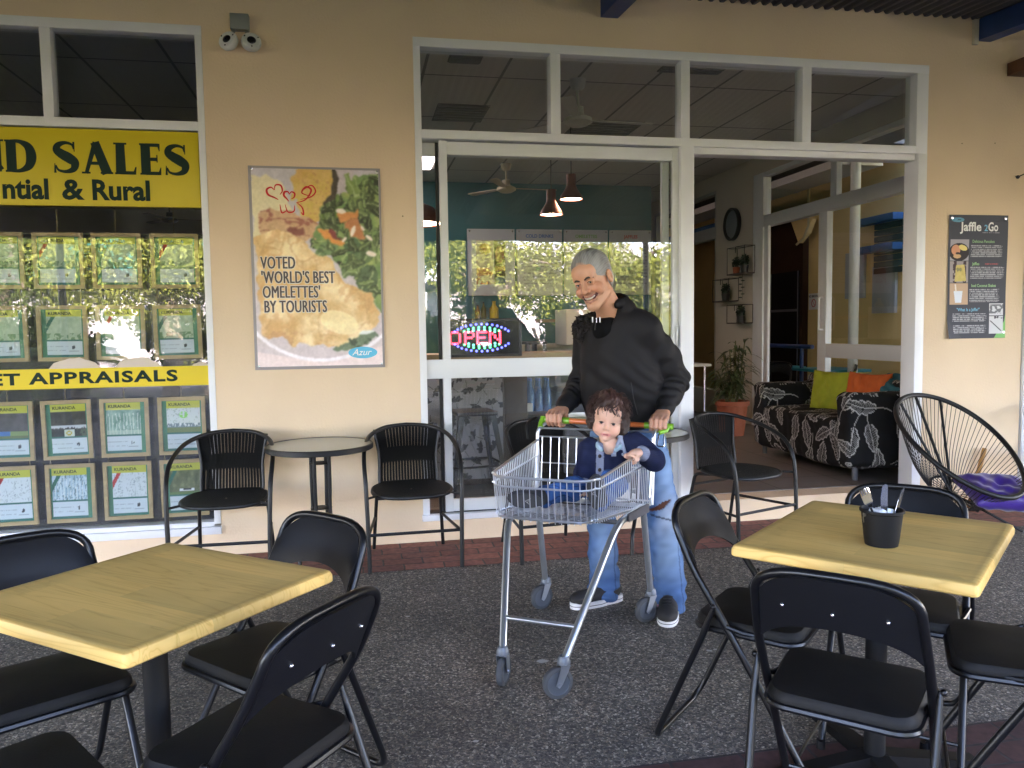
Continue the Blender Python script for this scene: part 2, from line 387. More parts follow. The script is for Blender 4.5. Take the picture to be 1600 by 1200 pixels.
# exposed aggregate paving
def aggregate():
    m, nt, b = nodemat('exposed aggregate'); L = nt.links.new
    tc = N(nt, 'ShaderNodeTexCoord')
    nz = N(nt, 'ShaderNodeTexNoise'); nz.inputs['Scale'].default_value = 60; nz.inputs['Detail'].default_value = 3
    L(tc.outputs['Object'], nz.inputs[0])
    ad = N(nt, 'ShaderNodeMixRGB', blend_type='LINEAR_LIGHT'); ad.inputs[0].default_value = .012; L(tc.outputs['Object'], ad.inputs[1]); L(nz.outputs['Color'], ad.inputs[2])
    v = N(nt, 'ShaderNodeTexVoronoi'); v.inputs['Scale'].default_value = 128; L(ad.outputs[0], v.inputs[0])
    e = N(nt, 'ShaderNodeTexVoronoi', feature='DISTANCE_TO_EDGE'); e.inputs['Scale'].default_value = 128; L(ad.outputs[0], e.inputs[0])
    sp = N(nt, 'ShaderNodeSeparateColor'); L(v.outputs['Color'], sp.inputs[0])
    cr = N(nt, 'ShaderNodeValToRGB'); cr.color_ramp.interpolation = 'LINEAR'
    el = cr.color_ramp.elements; el[0].position = 0; el[0].color = (.043, .039, .036, 1); el[1].position = 1; el[1].color = (.64, .56, .46, 1)
    for p, c in ((.3, (.10, .088, .076)), (.5, (.16, .132, .105)), (.66, (.215, .19, .168)), (.8, (.31, .24, .175)), (.93, (.44, .39, .325))):
        q = el.new(p); q.color = (*c, 1)
    L(sp.outputs[0], cr.inputs[0])
    st = N(nt, 'ShaderNodeMapRange'); st.inputs['From Max'].default_value = .12; L(e.outputs[0], st.inputs[0])
    mx = N(nt, 'ShaderNodeMix', data_type='RGBA'); L(st.outputs[0], mx.inputs[0]); mx.inputs[6].default_value = (.04, .035, .031, 1); L(cr.outputs[0], mx.inputs[7])
    n2 = N(nt, 'ShaderNodeTexNoise'); n2.inputs['Scale'].default_value = 1.1; n2.inputs['Detail'].default_value = 5; L(tc.outputs['Object'], n2.inputs[0])
    mr = N(nt, 'ShaderNodeMapRange'); mr.inputs['From Min'].default_value = .35; mr.inputs['From Max'].default_value = .65; mr.inputs['To Min'].default_value = .62; mr.inputs['To Max'].default_value = 1.25; L(n2.outputs[0], mr.inputs[0])
    sc = N(nt, 'ShaderNodeVectorMath', operation='SCALE'); L(mx.outputs[2], sc.inputs[0]); L(mr.outputs[0], sc.inputs['Scale']); L(sc.outputs[0], b.inputs['Base Color'])
    n3 = N(nt, 'ShaderNodeTexNoise'); n3.inputs['Scale'].default_value = 40; L(tc.outputs['Object'], n3.inputs[0])
    rr = N(nt, 'ShaderNodeMapRange'); rr.inputs['To Min'].default_value = .45; rr.inputs['To Max'].default_value = .8; L(sp.outputs[1], rr.inputs[0]); L(rr.outputs[0], b.inputs['Roughness'])
    bp = N(nt, 'ShaderNodeBump'); bp.inputs['Strength'].default_value = .8; bp.inputs['Distance'].default_value = .004; L(st.outputs[0], bp.inputs['Height']); L(bp.outputs[0], b.inputs['Normal'])
    return m
def brickmat(name, c1, c2, mortar, w=.23, h=.115, ms=.006, rot=0, bumpy=.5):
    m, nt, b = nodemat(name); L = nt.links.new; tc = N(nt, 'ShaderNodeTexCoord'); mp = N(nt, 'ShaderNodeMapping'); mp.inputs['Rotation'].default_value = (0, 0, rot)
    nzd = N(nt, 'ShaderNodeTexNoise'); nzd.inputs['Scale'].default_value = 9; L(tc.outputs['Object'], nzd.inputs[0])
    ad = N(nt, 'ShaderNodeMixRGB', blend_type='LINEAR_LIGHT'); ad.inputs[0].default_value = .008; L(tc.outputs['Object'], ad.inputs[1]); L(nzd.outputs['Color'], ad.inputs[2]); L(ad.outputs[0], mp.inputs[0])
    t = N(nt, 'ShaderNodeTexBrick'); t.inputs['Scale'].default_value = 1; t.inputs['Brick Width'].default_value = w; t.inputs['Row Height'].default_value = h; t.inputs['Mortar Size'].default_value = ms
    t.inputs['Mortar Smooth'].default_value = .3; t.inputs['Color1'].default_value = (*c1, 1); t.inputs['Color2'].default_value = (*c2, 1); t.inputs['Mortar'].default_value = (*mortar, 1); t.offset = .5
    L(mp.outputs[0], t.inputs[0]); nz = N(nt, 'ShaderNodeTexNoise'); nz.inputs['Scale'].default_value = 30; nz.inputs['Detail'].default_value = 6; L(tc.outputs['Object'], nz.inputs[0])
    mr = N(nt, 'ShaderNodeMapRange'); mr.inputs['From Min'].default_value = .3; mr.inputs['From Max'].default_value = .7; mr.inputs['To Min'].default_value = .7; mr.inputs['To Max'].default_value = 1.25; L(nz.outputs[0], mr.inputs[0])
    sc = N(nt, 'ShaderNodeVectorMath', operation='SCALE'); L(t.outputs['Color'], sc.inputs[0]); L(mr.outputs[0], sc.inputs['Scale']); L(sc.outputs[0], b.inputs['Base Color'])
    b.inputs['Roughness'].default_value = .8; bp = N(nt, 'ShaderNodeBump', invert=True); bp.inputs['Strength'].default_value = bumpy; bp.inputs['Distance'].default_value = .004; L(t.outputs['Fac'], bp.inputs['Height']); L(bp.outputs[0], b.inputs['Normal'])
    return m
AGG = aggregate()
BRICK = brickmat('red clay pavers', (.29, .105, .08), (.19, .072, .058), (.08, .06, .05))
BRICKD = brickmat('dark clay pavers', (.085, .035, .03), (.055, .025, .024), (.035, .028, .027))
ASPH = mat('dark asphalt', (.05, .05, .05), .9, var=.3, vscale=20)
def sheet(name, x0, x1, y0, y1, z, m, kind='structure'):
    o = MB().quad((x0, y0, z), (x1, y0, z), (x1, y1, z), (x0, y1, z)).build(name, m); return props(o, kind=kind)
sheet('ground', -90, 90, -110, 90, -.02, mat('dry grass and soil', (.08, .075, .035), .95, var=.5, vscale=.7, col2=(.04, .06, .02)))
sheet('paving', -22, 22, -8.6, 12, 0, AGG)
sheet('brick_strip', -9, 4.79, -.575, -.0, .004, BRICK)
sheet('brick_strip', -22, 22, -4.2, -2.755, .004, BRICKD)
sheet('garden_bed', -30, 30, -24.8, -10.6, .003, mat('mulch and ground cover', (.035, .03, .018), .95, var=.5, vscale=2, col2=(.02, .03, .01)))
sheet('footpath', -30, 30, -10.6, -8.6, .004, mat('pale concrete', (.2, .19, .18), .9, var=.15, vscale=2))
sheet('road', -60, 60, -19.5, -15, .0045, ASPH)
sheet('corridor_floor', 4.79, 7.0, .02, 12, .06, mat('corridor paving', (.3, .25, .2), .8, var=.2))
# ---- building
B = thing('shop_building', 'cream rendered shop building with white framed windows and open sliding door', 'building', (0, 0, 0))
w = MB()
Y0, Y1 = 0, .2
for a in ((-20, -3.6, 0, 3.9), (-.84, .385, 0, 3.9), (3.97, 4.79, 0, 3.9), (-3.6, -.84, 0, .145), (.385, 2.19, 0, .152), (-3.6, -.84, 3.14, 3.9), (.385, 3.97, 3.145, 3.9)):
    w.box(a[0], a[1], Y0, Y1, a[2], a[3])
w.box(2.19, 3.97, .0, .2, 0, .158)
w.build('front_wall', CREAM, B)
# wall blemishes: screws, plugs and scuffs
d = MB(); rs = random.Random(3)
for x, z in ((.30, 2.06), (4.25, 2.62), (4.52, 2.63)):
    d = MB(); d.lathe([(.0001, -.002), (.0035, -.002), (.005, 0)], (x, 0, z), 8, 'Y'); d.build('screw_hole', mat('dark hole', (.25, .18, .12), .9), B)
# windows
def bars(L, m, name, parent, b=.002):
    q = MB()
    for (x0, x1, y0, y1, z0, z1) in L: q.bbox(x0, x1, y0, y1, z0, z1, b)
    return q.build(name, m, parent)
lw = bars([(-3.6, -.84, -.006, .1, 3.085, 3.14), (-.878, -.84, -.005, .1, .2, 3.086), (-3.6, -3.56, -.005, .1, .2, 3.086), (-3.6, -.836, -.025, .1, .14, .185), (-3.56, -.878, .0, .09, .184, .212),
           (-3.56, -.878, -.003, .09, 2.54, 2.592), (-1.705, -1.65, -.001, .088, 2.591, 3.086), (-2.64, -2.585, -.001, .088, 2.591, 3.086)], WHITE, 'window', B)
def pane(x0, x1, z0, z1, y, parent, m=GLASS):
    q = MB().quad((x0, y, z0), (x1, y, z0), (x1, y, z1), (x0, y, z1)); return q.build('pane', m, parent, recalc=False)
for a in ((-1.65, -.878), (-2.585, -1.705), (-3.56, -2.64)): pane(a[0], a[1], 2.59, 3.087, .06, lw)
pane(-3.56, -.878, .21, 2.541, .06, lw)
cw = bars([(.385, 3.97, -.006, .12, 3.09, 3.145), (.385, .428, -.005, .12, .17, 3.091), (.428, 3.88, -.004, .11, 2.54, 2.592), (1.25, 1.315, -.002, .1, 2.591, 3.091), (2.13, 2.192, -.002, .1, 2.591, 3.091),
           (3.005, 3.07, -.002, .1, 2.591, 3.091), (3.88, 3.97, -.003, .12, 2.541, 3.091), (2.13, 2.222, -.005, .12, .16, 2.541), (3.9, 3.97, -.005, .14, .16, 2.541), (2.222, 3.9, .03, .14, 2.50, 2.541),
           (.38, 2.23, -.025, .12, .14, .178)], WHITE, 'window', B)
for a in ((.428, 1.25), (1.315, 2.13), (2.192, 3.005), (3.07, 3.88)): pane(a[0], a[1], 2.59, 3.092, .07, cw)
tr = MB(); tr.box(.428, 2.13, .02, .11, .170, .183); tr.build('door_track', mat('black rubber', (.02, .02, .02), .6), cw)
sdp = bars([(.535, .585, .03, .065, .18, 2.535), (2.085, 2.128, .03, .065, .18, 2.535), (.585, 2.085, .031, .064, 2.45, 2.53), (.43, 2.127, .027, .062, 1.045, 1.165), (.585, 2.085, .031, .064, .184, .262)], WHITE2, 'sliding_door', B)
pane(.585, 2.085, 1.165, 2.45, .048, sdp); pane(.585, 2.085, .262, 1.045, .048, sdp)
q = MB(); q.bbox(2.105, 2.12, .012, .03, 1.22, 1.36, .004); q.build('handle', mat('grey lock', (.4, .4, .4), .4, .6), sdp)
sd2 = bars([(.43, 2.05, .08, .11, 2.45, 2.53), (2.03, 2.08, .08, .11, .18, 2.5)], WHITE2, 'sliding_door', B); pane(.43, .53, .2, 2.45, .09, sd2)
q = MB(); q.box(.515, .534, .07, .1, .18, 2.53); q.build('brush_seal', mat('black rubber'), sd2)
# interior shell
INTW = mat('interior wall', (.50, .45, .38), .85, var=.08, vscale=1.2)
TEAL = mat('teal painted wall', (.022, .15, .165), .75, var=.1, vscale=1)
def tilemat():
    m, nt, b = nodemat('ceiling tiles'); L = nt.links.new; tc = N(nt, 'ShaderNodeTexCoord'); mp = N(nt, 'ShaderNodeMapping'); mp.inputs['Location'].default_value = (.05, .0, 0); L(tc.outputs['Object'], mp.inputs[0])
    t = N(nt, 'ShaderNodeTexBrick'); t.offset = 0; t.inputs['Scale'].default_value = 1; t.inputs['Brick Width'].default_value = .6; t.inputs['Row Height'].default_value = 1.2; t.inputs['Mortar Size'].default_value = .012
    t.inputs['Color1'].default_value = (.56, .54, .5, 1); t.inputs['Color2'].default_value = (.5, .48, .45, 1); t.inputs['Mortar'].default_value = (.2, .2, .19, 1); L(mp.outputs[0], t.inputs[0]); L(t.outputs[0], b.inputs['Base Color'])
    b.inputs['Roughness'].default_value = .9; return m
TILE = tilemat()
q = MB(); q.box(-5.9, 4.62, .2, 8.6, 3.3, 3.36); q.build('ceiling', TILE, B)
q = MB(); q.box(-6.2, 4.79, -.0, 9, 3.9, 4.05); q.build('roof', mat('roof sheet', (.3, .3, .3), .6), B)
fl = mat('dark floor tiles', (.13, .115, .105), .55, var=.25, vscale=2.5)
def tilefloor():
    m, nt, b = nodemat('interior floor tiles'); L = nt.links.new; tc = N(nt, 'ShaderNodeTexCoord'); t = N(nt, 'ShaderNodeTexBrick'); t.offset = 0
    t.inputs['Scale'].default_value = 1; t.inputs['Brick Width'].default_value = .6; t.inputs['Row Height'].default_value = .6; t.inputs['Mortar Size'].default_value = .006
    t.inputs['Color1'].default_value = (.17, .145, .13, 1); t.inputs['Color2'].default_value = (.14, .12, .11, 1); t.inputs['Mortar'].default_value = (.07, .06, .055, 1)
    L(tc.outputs['Object'], t.inputs[0]); L(t.outputs[0], b.inputs['Base Color']); b.inputs['Roughness'].default_value = .5; return m
q = MB(); q.box(-5.9, 4.62, .2, 8.6, .05, .163); q.build('floor_slab', tilefloor(), B)
q = MB(); q.box(-6, -5.9, .2, 8.6, 0, 3.9); q.box(-5.9, -.3, 8.5, 8.6, .163, 3.3); q.box(-.3, 4.62, 8.5, 8.6, .163, 3.3); q.build('back_wall', INTW, B)
q = MB(); q.box(-.36, -.26, .2, 8.5, .164, 3.299); q.build('party_wall', TEAL, B)
q = MB(); q.box(-.259, 4.08, 5.6, 5.72, .164, 3.299); q.build('teal_wall', TEAL, B)
SX0, SX1 = 4.62, 4.74
q = MB(); q.box(SX0, 4.789, .2, .42, .0, 3.299); q.box(SX0, SX1, 3.73, 4.7, .05, 3.299); q.box(SX0, SX1, 6.9, 8.6, .05, 3.299); q.box(SX0, SX1, .42, 3.73, 3.1, 3.299); q.box(SX0, SX1, 4.7, 6.9, 3.1, 3.299)
q.box(SX0, SX1, .42, 8.6, 3.36, 3.9); q.box(SX0+.001, SX1, 4.7, 6.9, .05, .5); q.build('side_wall', INTW, B)
sg = bars([(4.63, 4.72, .42, .5, .16, 3.1), (4.625, 4.725, 3.5, 3.73, .16, 3.1), (4.628, 4.722, .5, 3.5, 2.48, 2.61), (4.628, 4.722, .5, 3.5, 3.05, 3.1), (4.632, 4.7, 2.24, 2.38, .16, 2.48), (4.60, 4.624, 3.33, 3.42, .16, 2.478), (4.634, 4.7, .5, 2.24, 1.02, 1.16), (4.634, 4.7, .5, 2.24, .16, .26),
            (4.64, 4.7, 2.1, 2.2, 2.61, 3.05)], WHITE2, 'window', B)
def xpane(y0, y1, z0, z1, x, parent): return MB().quad((x, y0, z0), (x, y1, z0), (x, y1, z1), (x, y0, z1)).build('pane', glass_mat('side window glass', (.9, .92, .91), 1.4), parent, recalc=False)
xpane(.5, 2.24, .26, 1.02, 4.66, sg); xpane(.5, 2.24, 1.16, 2.48, 4.66, sg); xpane(.5, 2.1, 2.61, 3.05, 4.66, sg); xpane(2.2, 3.5, 2.61, 3.05, 4.66, sg)
q = MB(); q.tube(rounded([(4.62, 2.27, 1.3), (4.575, 2.27, 1.3), (4.575, 2.27, 1.62), (4.62, 2.27, 1.62)], .02), .009, 8); q.build('handle', WHITE, sg)
sg2 = bars([(4.628, 4.722, 4.7, 6.9, 2.49, 2.64), (4.63, 4.72, 4.7, 4.76, .5, 3.1), (4.63, 4.72, 6.84, 6.9, .5, 3.1), (4.632, 4.71, 5.75, 5.82, .5, 3.1), (4.628, 4.72, 4.7, 6.9, 3.06, 3.1)], mat('grey window frame', (.3, .3, .29), .5), 'window', B)
xpane(4.76, 5.75, .5, 2.49, 4.66, sg2); xpane(5.82, 6.84, .5, 2.49, 4.66, sg2)
# ---- verandah
V = thing('verandah_roof', 'dark corrugated verandah ceiling carried on blue steel beams', 'verandah roof', (0, 0, 0))
def zc(y): return 3.485+y*.07
NXc = 4300; xs = np.linspace(-19, 19, NXc); zz = .011*np.clip(np.sin(xs*2*PI/.076)*2.2, -1, 1)
ys = np.array([-.002, -6.7]); Pv = np.stack([np.stack([xs, np.full(NXc, y), zz+zc(y)], 1) for y in ys], 1).reshape(-1, 3); ii = np.arange(NXc-1)*2
mesh_np('ceiling_sheet', Pv, np.stack([ii, ii+2, ii+3, ii+1], 1), mat('dark corrugated steel', (.07, .07, .08), .6, .2), V, False)
q = MB(); q.box(-19, 19, -6.75, .0, 3.56, 3.6); q.build('roof_top', mat('roof sheet'), V)
def beam(x0, x1, y0=-6.5, y1=-.004):
    q = MB(); h = .155
    q.add([(x0, y1, zc(y1)-h), (x1, y1, zc(y1)-h), (x1, y0, zc(y0)-h), (x0, y0, zc(y0)-h), (x0, y1, zc(y1)-.012), (x1, y1, zc(y1)-.012), (x1, y0, zc(y0)-.012), (x0, y0, zc(y0)-.012)], [(0, 1, 2, 3), (7, 6, 5, 4), (0, 4, 5, 1), (1, 5, 6, 2), (2, 6, 7, 3), (3, 7, 4, 0)])
    return q.build('beam', NAVY, V)
for x in (-14.9, -12.2, -9.45, -6.7, -3.93, -1.17, 1.583, 4.34, 7.1, 9.85, 12.6, 15.3): beam(x, x+.115)
q = MB(); q.box(-19, 19, -6.62, -6.51, 2.66, 3.03); q.build('edge_beam', NAVY, V)
q = MB(); q.box(4.305, 4.338, -.03, -.003, 3.30, 3.47); q.build('bracket', mat('cream paint', (.55, .5, .42), .6), V)
for x in (-12.1, -9.4, -6.64, -3.87, -1.11, 1.64, 4.4, 7.15, 9.9, 12.6):
    q = MB(); q.lathe([(.045, 0), (.045, 2.66)], (x, -6.56, 0), 16); q.build('post', NAVY, V)
# far corner post of the front wall
q = MB(); q.bbox(4.80, 4.93, -.02, .12, 0, 3.3, .006); o = q.build('white_post', WHITE); props(o, 'white square post at the right end of the cream wall', 'post')
wb = thing('timber_bracket', 'brown timber bracket high on the wall at the right edge', 'bracket', (4.75, -.1, 3.1))
q = MB(); q.bbox(4.60, 4.80, -.16, -.001, 3.10, 3.19, .004); q.build('arm', mat('brown stained timber', (.12, .045, .02), .6, var=.3, vscale=10), wb)
q = MB(); q.bbox(4.66, 4.76, -.20, -.161, 2.98, 3.35, .004); q.build('upright', mat('brown stained timber'), wb)
q = MB(); q.tube([(4.70, -.002, 2.40), (4.68, -.05, 2.39), (4.72, -.07, 2.41), (4.85, -.08, 2.47), (5.0, -.08, 2.53)], .004, 6); q.sph((4.69, -.03, 2.39), .013, 8, 6); props(q.build('wall_hook', mat('black iron', (.02, .02, .02), .5)), 'small black wire hook on the wall above the dark menu poster', 'hook')
# ---- side corridor
K = thing('neighbouring_building', 'yellow rendered building across the side passage with dark doorway and blue beams', 'building', (7, 5, 0))
q = MB(); q.box(7.0, 7.2, -0, 14, 0, 4.6); q.box(7.2, 20, 0, .2, 0, 3.9); q.build('wall', YELLOWWALL, K)
q = MB(); q.box(6.9, 6.999, 6.42, 9.5, .06, 3.2); q.build('doorway', mat('dark brown timber', (.05, .024, .013), .85, var=.3, vscale=3, spec=.1), K)
q = MB(); q.box(6.87, 6.899, 6.5, 7.35, .06, 2.2); q.build('door', mat('near black door', (.012, .009, .008), .85, spec=.1), K)
q = MB(); q.box(6.855, 6.869, 6.5, 7.35, 1.56, 1.60); q.box(6.86, 6.869, 7.33, 7.36, .06, 2.2); q.box(6.86, 6.869, 6.49, 6.51, .06, 2.2); q.build('door_rail', mat('grey steel', (.10, .10, .10), .7, .0), K)
q = MB(); q.prism([(6.05, 2.95), (6.75, 3.15), (6.42, 2.62), (6.2, 2.75)], 6.82, 6.9, 'YZ'); q.build('corbel', YELLOWWALL, K)
q = MB(); q.tube([(6.8, 6.12, 3.4), (6.8, 6.12, 2.85), (6.8, 6.25, 2.68), (6.8, 6.44, 2.6)], .018, 8); q.build('conduit', mat('yellow conduit', (.5, .4, .2), .6), K)
q = MB()
for k in range(9): q.box(6.96-.03, 6.999, 4.15, 4.72, 2.02+k*.085, 2.09+k*.085)
q.build('louvre', mat('dark green slats', (.03, .055, .045), .6), K)
for z in (2.30, 2.68):
    q = MB(); q.bbox(6.75, 6.9, 4.1, 4.93, z, z+.09, .004); q.build('beam', mat('bright blue steel', (.015, .10, .26), .5), K)
for a in ((4.97, 5.40, 1.71, 2.36), (4.31, 4.78, 1.49, 2.12)):
    q = MB(); q.bbox(6.955, 6.998, a[0], a[1], a[2], a[3], .003); q.build('notice_board', mat('pale grey board', (.36, .40, .44), .5), K)
q = MB(); q.box(4.8, 6.5, -.0, 13.6, 3.55, 3.62); q.box(6.5, 7.0, -.0, .2, 3.55, 3.62); q.box(6.5, 7.0, 3.8, 13.6, 3.55, 3.62); q.build('passage_shade_cover', mat('dark corrugated steel'), K)  # unseen cover added to dim the passage, strip left open for sky light
q = MB(); q.box(5.9, 6.45, 3.9, 9.6, 3.3, 3.40); q.build('soffit', mat('white soffit', (.6, .58, .55), .8), K)
# part behind the second side window
q = MB(); q.box(6.4, 6.48, 7.0, 12.5, 3.05, 3.2); q.build('beam', mat('bright blue steel'), K)
q = MB(); q.box(4.8, 7.2, 13.6, 13.8, 0, 4.6); q.build('end_wall', YELLOWWALL, K)
q = MB(); q.box(5.6, 6.2, 13.2, 13.59, 3.3, 3.6); q.build('beam', mat('bright blue steel'), K)
ns = thing('no_smoking_sign', 'small white no smoking sign with red circle on the yellow wall outside', 'sign', (6.98, 6.24, 1.7))
q = MB(); q.box(6.985, 6.999, 6.1, 6.38, 1.58, 1.83); q.build('plate', mat('sign white', (.8, .78, .75), .5), ns)
text_obj('lettering', [dict(s='NO SMOKING', size=.05, org=(6.982, 6.375, 1.77), ax=(0, -1, 0), bold=.03, sx=.85)], mat('sign black', (.03, .03, .03), .5), ns)
q = MB(); q.lathe([(.05, -.001), (.062, -.001), (.062, 0), (.05, 0)], (6.982, 6.24, 1.68), 24, 'X')
q.add([(6.981, 6.2, 1.645), (6.981, 6.206, 1.637), (6.981, 6.28, 1.715), (6.981, 6.274, 1.723)], [(0, 1, 2, 3)]); q.build('symbol', mat('sign red', (.6, .02, .02), .5), ns)
pl = MB(); pl.lathe([(.06, .06), (.06, 3.6)], (6.05, 3.86, 0), 18); props(pl.build('white_pole', mat('pale grey paint', (.62, .66, .68), .5)), 'pale round pole standing in the side passage outside the glass', 'pole')
rl = thing('blue_railing', 'blue tubular railing in the passage behind the sofa', 'railing', (5.7, 5, .06))
q = MB(); q.tube([(5.8, 4.35, 1.06), (5.8, 5.9, 1.06)], .03, 10); q.build('rail', NAVY, rl)
for y in (4.6, 5.7):
    q = MB(); q.tube([(5.8, y, .06), (5.8, y, 1.04)], .025, 10); q.build('post', NAVY, rl)

q = MB(); q.box(-6, 4.78, 9.01, 14.5, 0, 4.05); q.build('rear_light_block', CREAM, B)  # unseen block added to keep open sky light off the passage end
gm = MB(); rs = random.Random(6)
for (x, y, r) in ((.707, -1.937, .028), (.76, -1.95, .012), (1.41, -1.99, .016), (1.44, -1.985, .012), (.2, -1.3, .014), (-.1, -2.0, .012), (1.9, -1.4, .013), (2.6, -1.9, .015), (.35, -2.5, .012)):
    n = 14; gm.add([(x+r*(.6+.5*rs.random())*math.cos(2*PI*k/n), y+r*.7*(.6+.5*rs.random())*math.sin(2*PI*k/n), .003) for k in range(n)], [tuple(range(n))])
props(gm.build('pavement_spots', mat('dried chewing gum', (.45, .43, .40), .9)), kind='stuff'); bpy.data.objects['pavement_spots']['label'] = 'pale dried spots trodden into the dark pebble paving'; bpy.data.objects['pavement_spots']['category'] = 'stains'
# ------------------------------------------------------------------ street and garden behind the camera (seen in the window reflections)
LEAF = [mat('leaf bright green', (.26, .30, .045), .5, var=.5, vscale=3, col2=(.17, .21, .03), spec=.3), mat('leaf mid green', (.10, .15, .02), .5, var=.5, vscale=3, spec=.3), mat('leaf dark green', (.03, .06, .015), .5, var=.4, vscale=3, spec=.3)]
for lm in LEAF:
    pass
BARK = mat('pale bark', (.33, .26, .19), .9, var=.4, vscale=6, bump=.6, bscale=12)
def leafcloud(cl, n, size, seed, droop=.3):
    """cl: list of (centre, radii); returns quads V,F"""
    rs = np.random.RandomState(seed); C = []; 
    for (c, r) in cl:
        k = int(n*(r[0]*r[1]*r[2])/sum(a[1][0]*a[1][1]*a[1][2] for a in cl))+20
        p = rs.normal(size=(k, 3)); p /= np.linalg.norm(p, axis=1, keepdims=True); p *= (rs.rand(k, 1)**.45); C.append(p*np.array(r)+np.array(c))
    C = np.concatenate(C); n = len(C); a = rs.normal(size=(n, 3)); a[:, 2] -= droop; a /= np.linalg.norm(a, axis=1, keepdims=True)
    b = np.cross(a, rs.normal(size=(n, 3))); b /= np.linalg.norm(b, axis=1, keepdims=True); s = size*(.6+.8*rs.rand(n, 1))
    V = np.stack([C-a*s*.5, C+b*s*.22, C+a*s*.5, C-b*s*.22], 1).reshape(-1, 3); return V, np.arange(4*n).reshape(-1, 4)
def clumps(c, R0, n, seed):
    rs = np.random.RandomState(seed); out = []
    for i in range(n):
        d = rs.normal(size=3); d /= np.linalg.norm(d); d *= rs.rand()**.5; r = R0[0]*(.22+.2*rs.rand())
        out.append(((c[0]+d[0]*R0[0]*.8, c[1]+d[1]*R0[1]*.8, c[2]+d[2]*R0[2]*.8), (r, r, r*.7)))
    return out
def tree_make(name, label, x, y, hgt, R0, li, seed, trunk_r=.14, n=15000, size=.10, bark=BARK, cat='tree', nc=22, tfrac=.55):
    t = thing(name, label, cat, (x, y, 0)); rs = random.Random(seed); q = MB(); zc_ = hgt-R0[2]
    top = (x+rs.uniform(-.3, .3), y+rs.uniform(-.3, .3), zc_); q.tube(bez([(x, y, -.05), (x+rs.uniform(-.15, .15), y, zc_*.5), top]), trunk_r, 10, rs=None)
    cl = clumps((x, y, zc_), R0, nc, seed)
    for c, r in cl[:12]: q.tube([Vector(top)+(Vector((0, 0, -zc_*.35*rs.random()))), tuple((top[i]+c[i])/2+rs.uniform(-.2, .2) for i in range(3)), c], .04, 6, rs=[trunk_r*.6, trunk_r*.35, .012])
    q.build('trunk', bark, t)
    V, F = leafcloud(cl, n, size, seed); mesh_np('crown', V, F, LEAF[li], t, False)
    return t
tree_make('garden_tree', 'pale trunked leafy tree reflected in the left shop window', -3.4, -10.2, 3.7, (2.1, 1.7, 1.15), 0, 11, .16)
tree_make('garden_tree', 'bushy green tree reflected left of the open sign in the cafe window', -.6, -11.6, 3.7, (1.9, 1.6, 1.2), 1, 12)
tree_make('garden_tree', 'yellow green tree reflected behind the head of the man', 2.9, -11.0, 3.8, (2.3, 1.7, 1.25), 0, 13)
tree_make('garden_tree', 'spreading tree reflected at the right side of the cafe window', 6.2, -12.4, 4.0, (2.3, 2.1, 1.4), 0, 14)
tree_make('garden_tree', 'broad tree beyond the left of the verandah', -7.6, -13.5, 4.2, (3.0, 2.2, 1.5), 1, 15)
tree_make('garden_tree', 'dark tree beyond the right of the verandah', 10.5, -15.0, 4.4, (3.2, 2.6, 1.6), 2, 16)
tree_make('garden_tree', 'distant tree beside the green roofed house', 1.0, -34, 10, (4.5, 4, 3.6), 1, 17, .3, 7000, .4)
tree_make('garden_tree', 'distant round tree left of the green roofed house', -13.0, -33, 9, (4.5, 4, 3.6), 2, 18, .3, 7000, .4)
def shrub(name, label, x, y, R0, li, seed, n=6000, size=.095):
    t = thing(name, label, 'shrub', (x, y, 0)); q = MB(); rs = random.Random(seed)
    for k in range(7): q.tube([(x, y, 0), (x+rs.uniform(-.5, .5)*R0[0], y+rs.uniform(-.5, .5)*R0[1], R0[2]*1.2)], .02, 5)
    q.build('stem', BARK, t); V, F = leafcloud(clumps((x, y, R0[2]), R0, 14, seed), n, size, seed); mesh_np('foliage', V, F, LEAF[li], t, False)
for i, (x, y, r, li, lb) in enumerate(((-5.4, -9.6, .8, 1, 'rounded shrub under the pale trunked tree'), (.9, -9.5, .75, 0, 'bright shrub reflected below the menu boards'), (2.1, -9.9, .85, 1, 'mid green shrub reflected right of the open sign'), (4.3, -9.5, .9, 1, 'broad shrub between the yellow green tree and the spreading tree'), (7.9, -9.8, .8, 2, 'dark shrub right of the spreading tree'))):
    shrub('garden_shrub', lb, x, y, (r*1.25, r, r*.85), li, 30+i)
for i, (x, y, r, li) in enumerate(((-9.0, -12.0, 1.5, 1), (-6.2, -12.6, 1.35, 2), (-3.2, -12.9, 1.45, 0), (-.4, -13.2, 1.3, 1), (1.9, -13.0, 1.5, 0), (4.6, -13.3, 1.4, 1), (7.3, -13.0, 1.5, 0), (10.2, -13.4, 1.5, 2), (-12.2, -12.5, 1.5, 0))):
    shrub('hedge_bush', 'tall hedge bush %s of the garden reflected in the windows' % ('second from the left end', 'third from the left end', 'fourth from the left end', 'fifth from the left end', 'fourth from the right end', 'third from the right end', 'second from the right end', 'at the right end', 'at the left end')[i], x, y, (r*1.1, r*.8, r*.8), li, 50+i, 8000, .105)
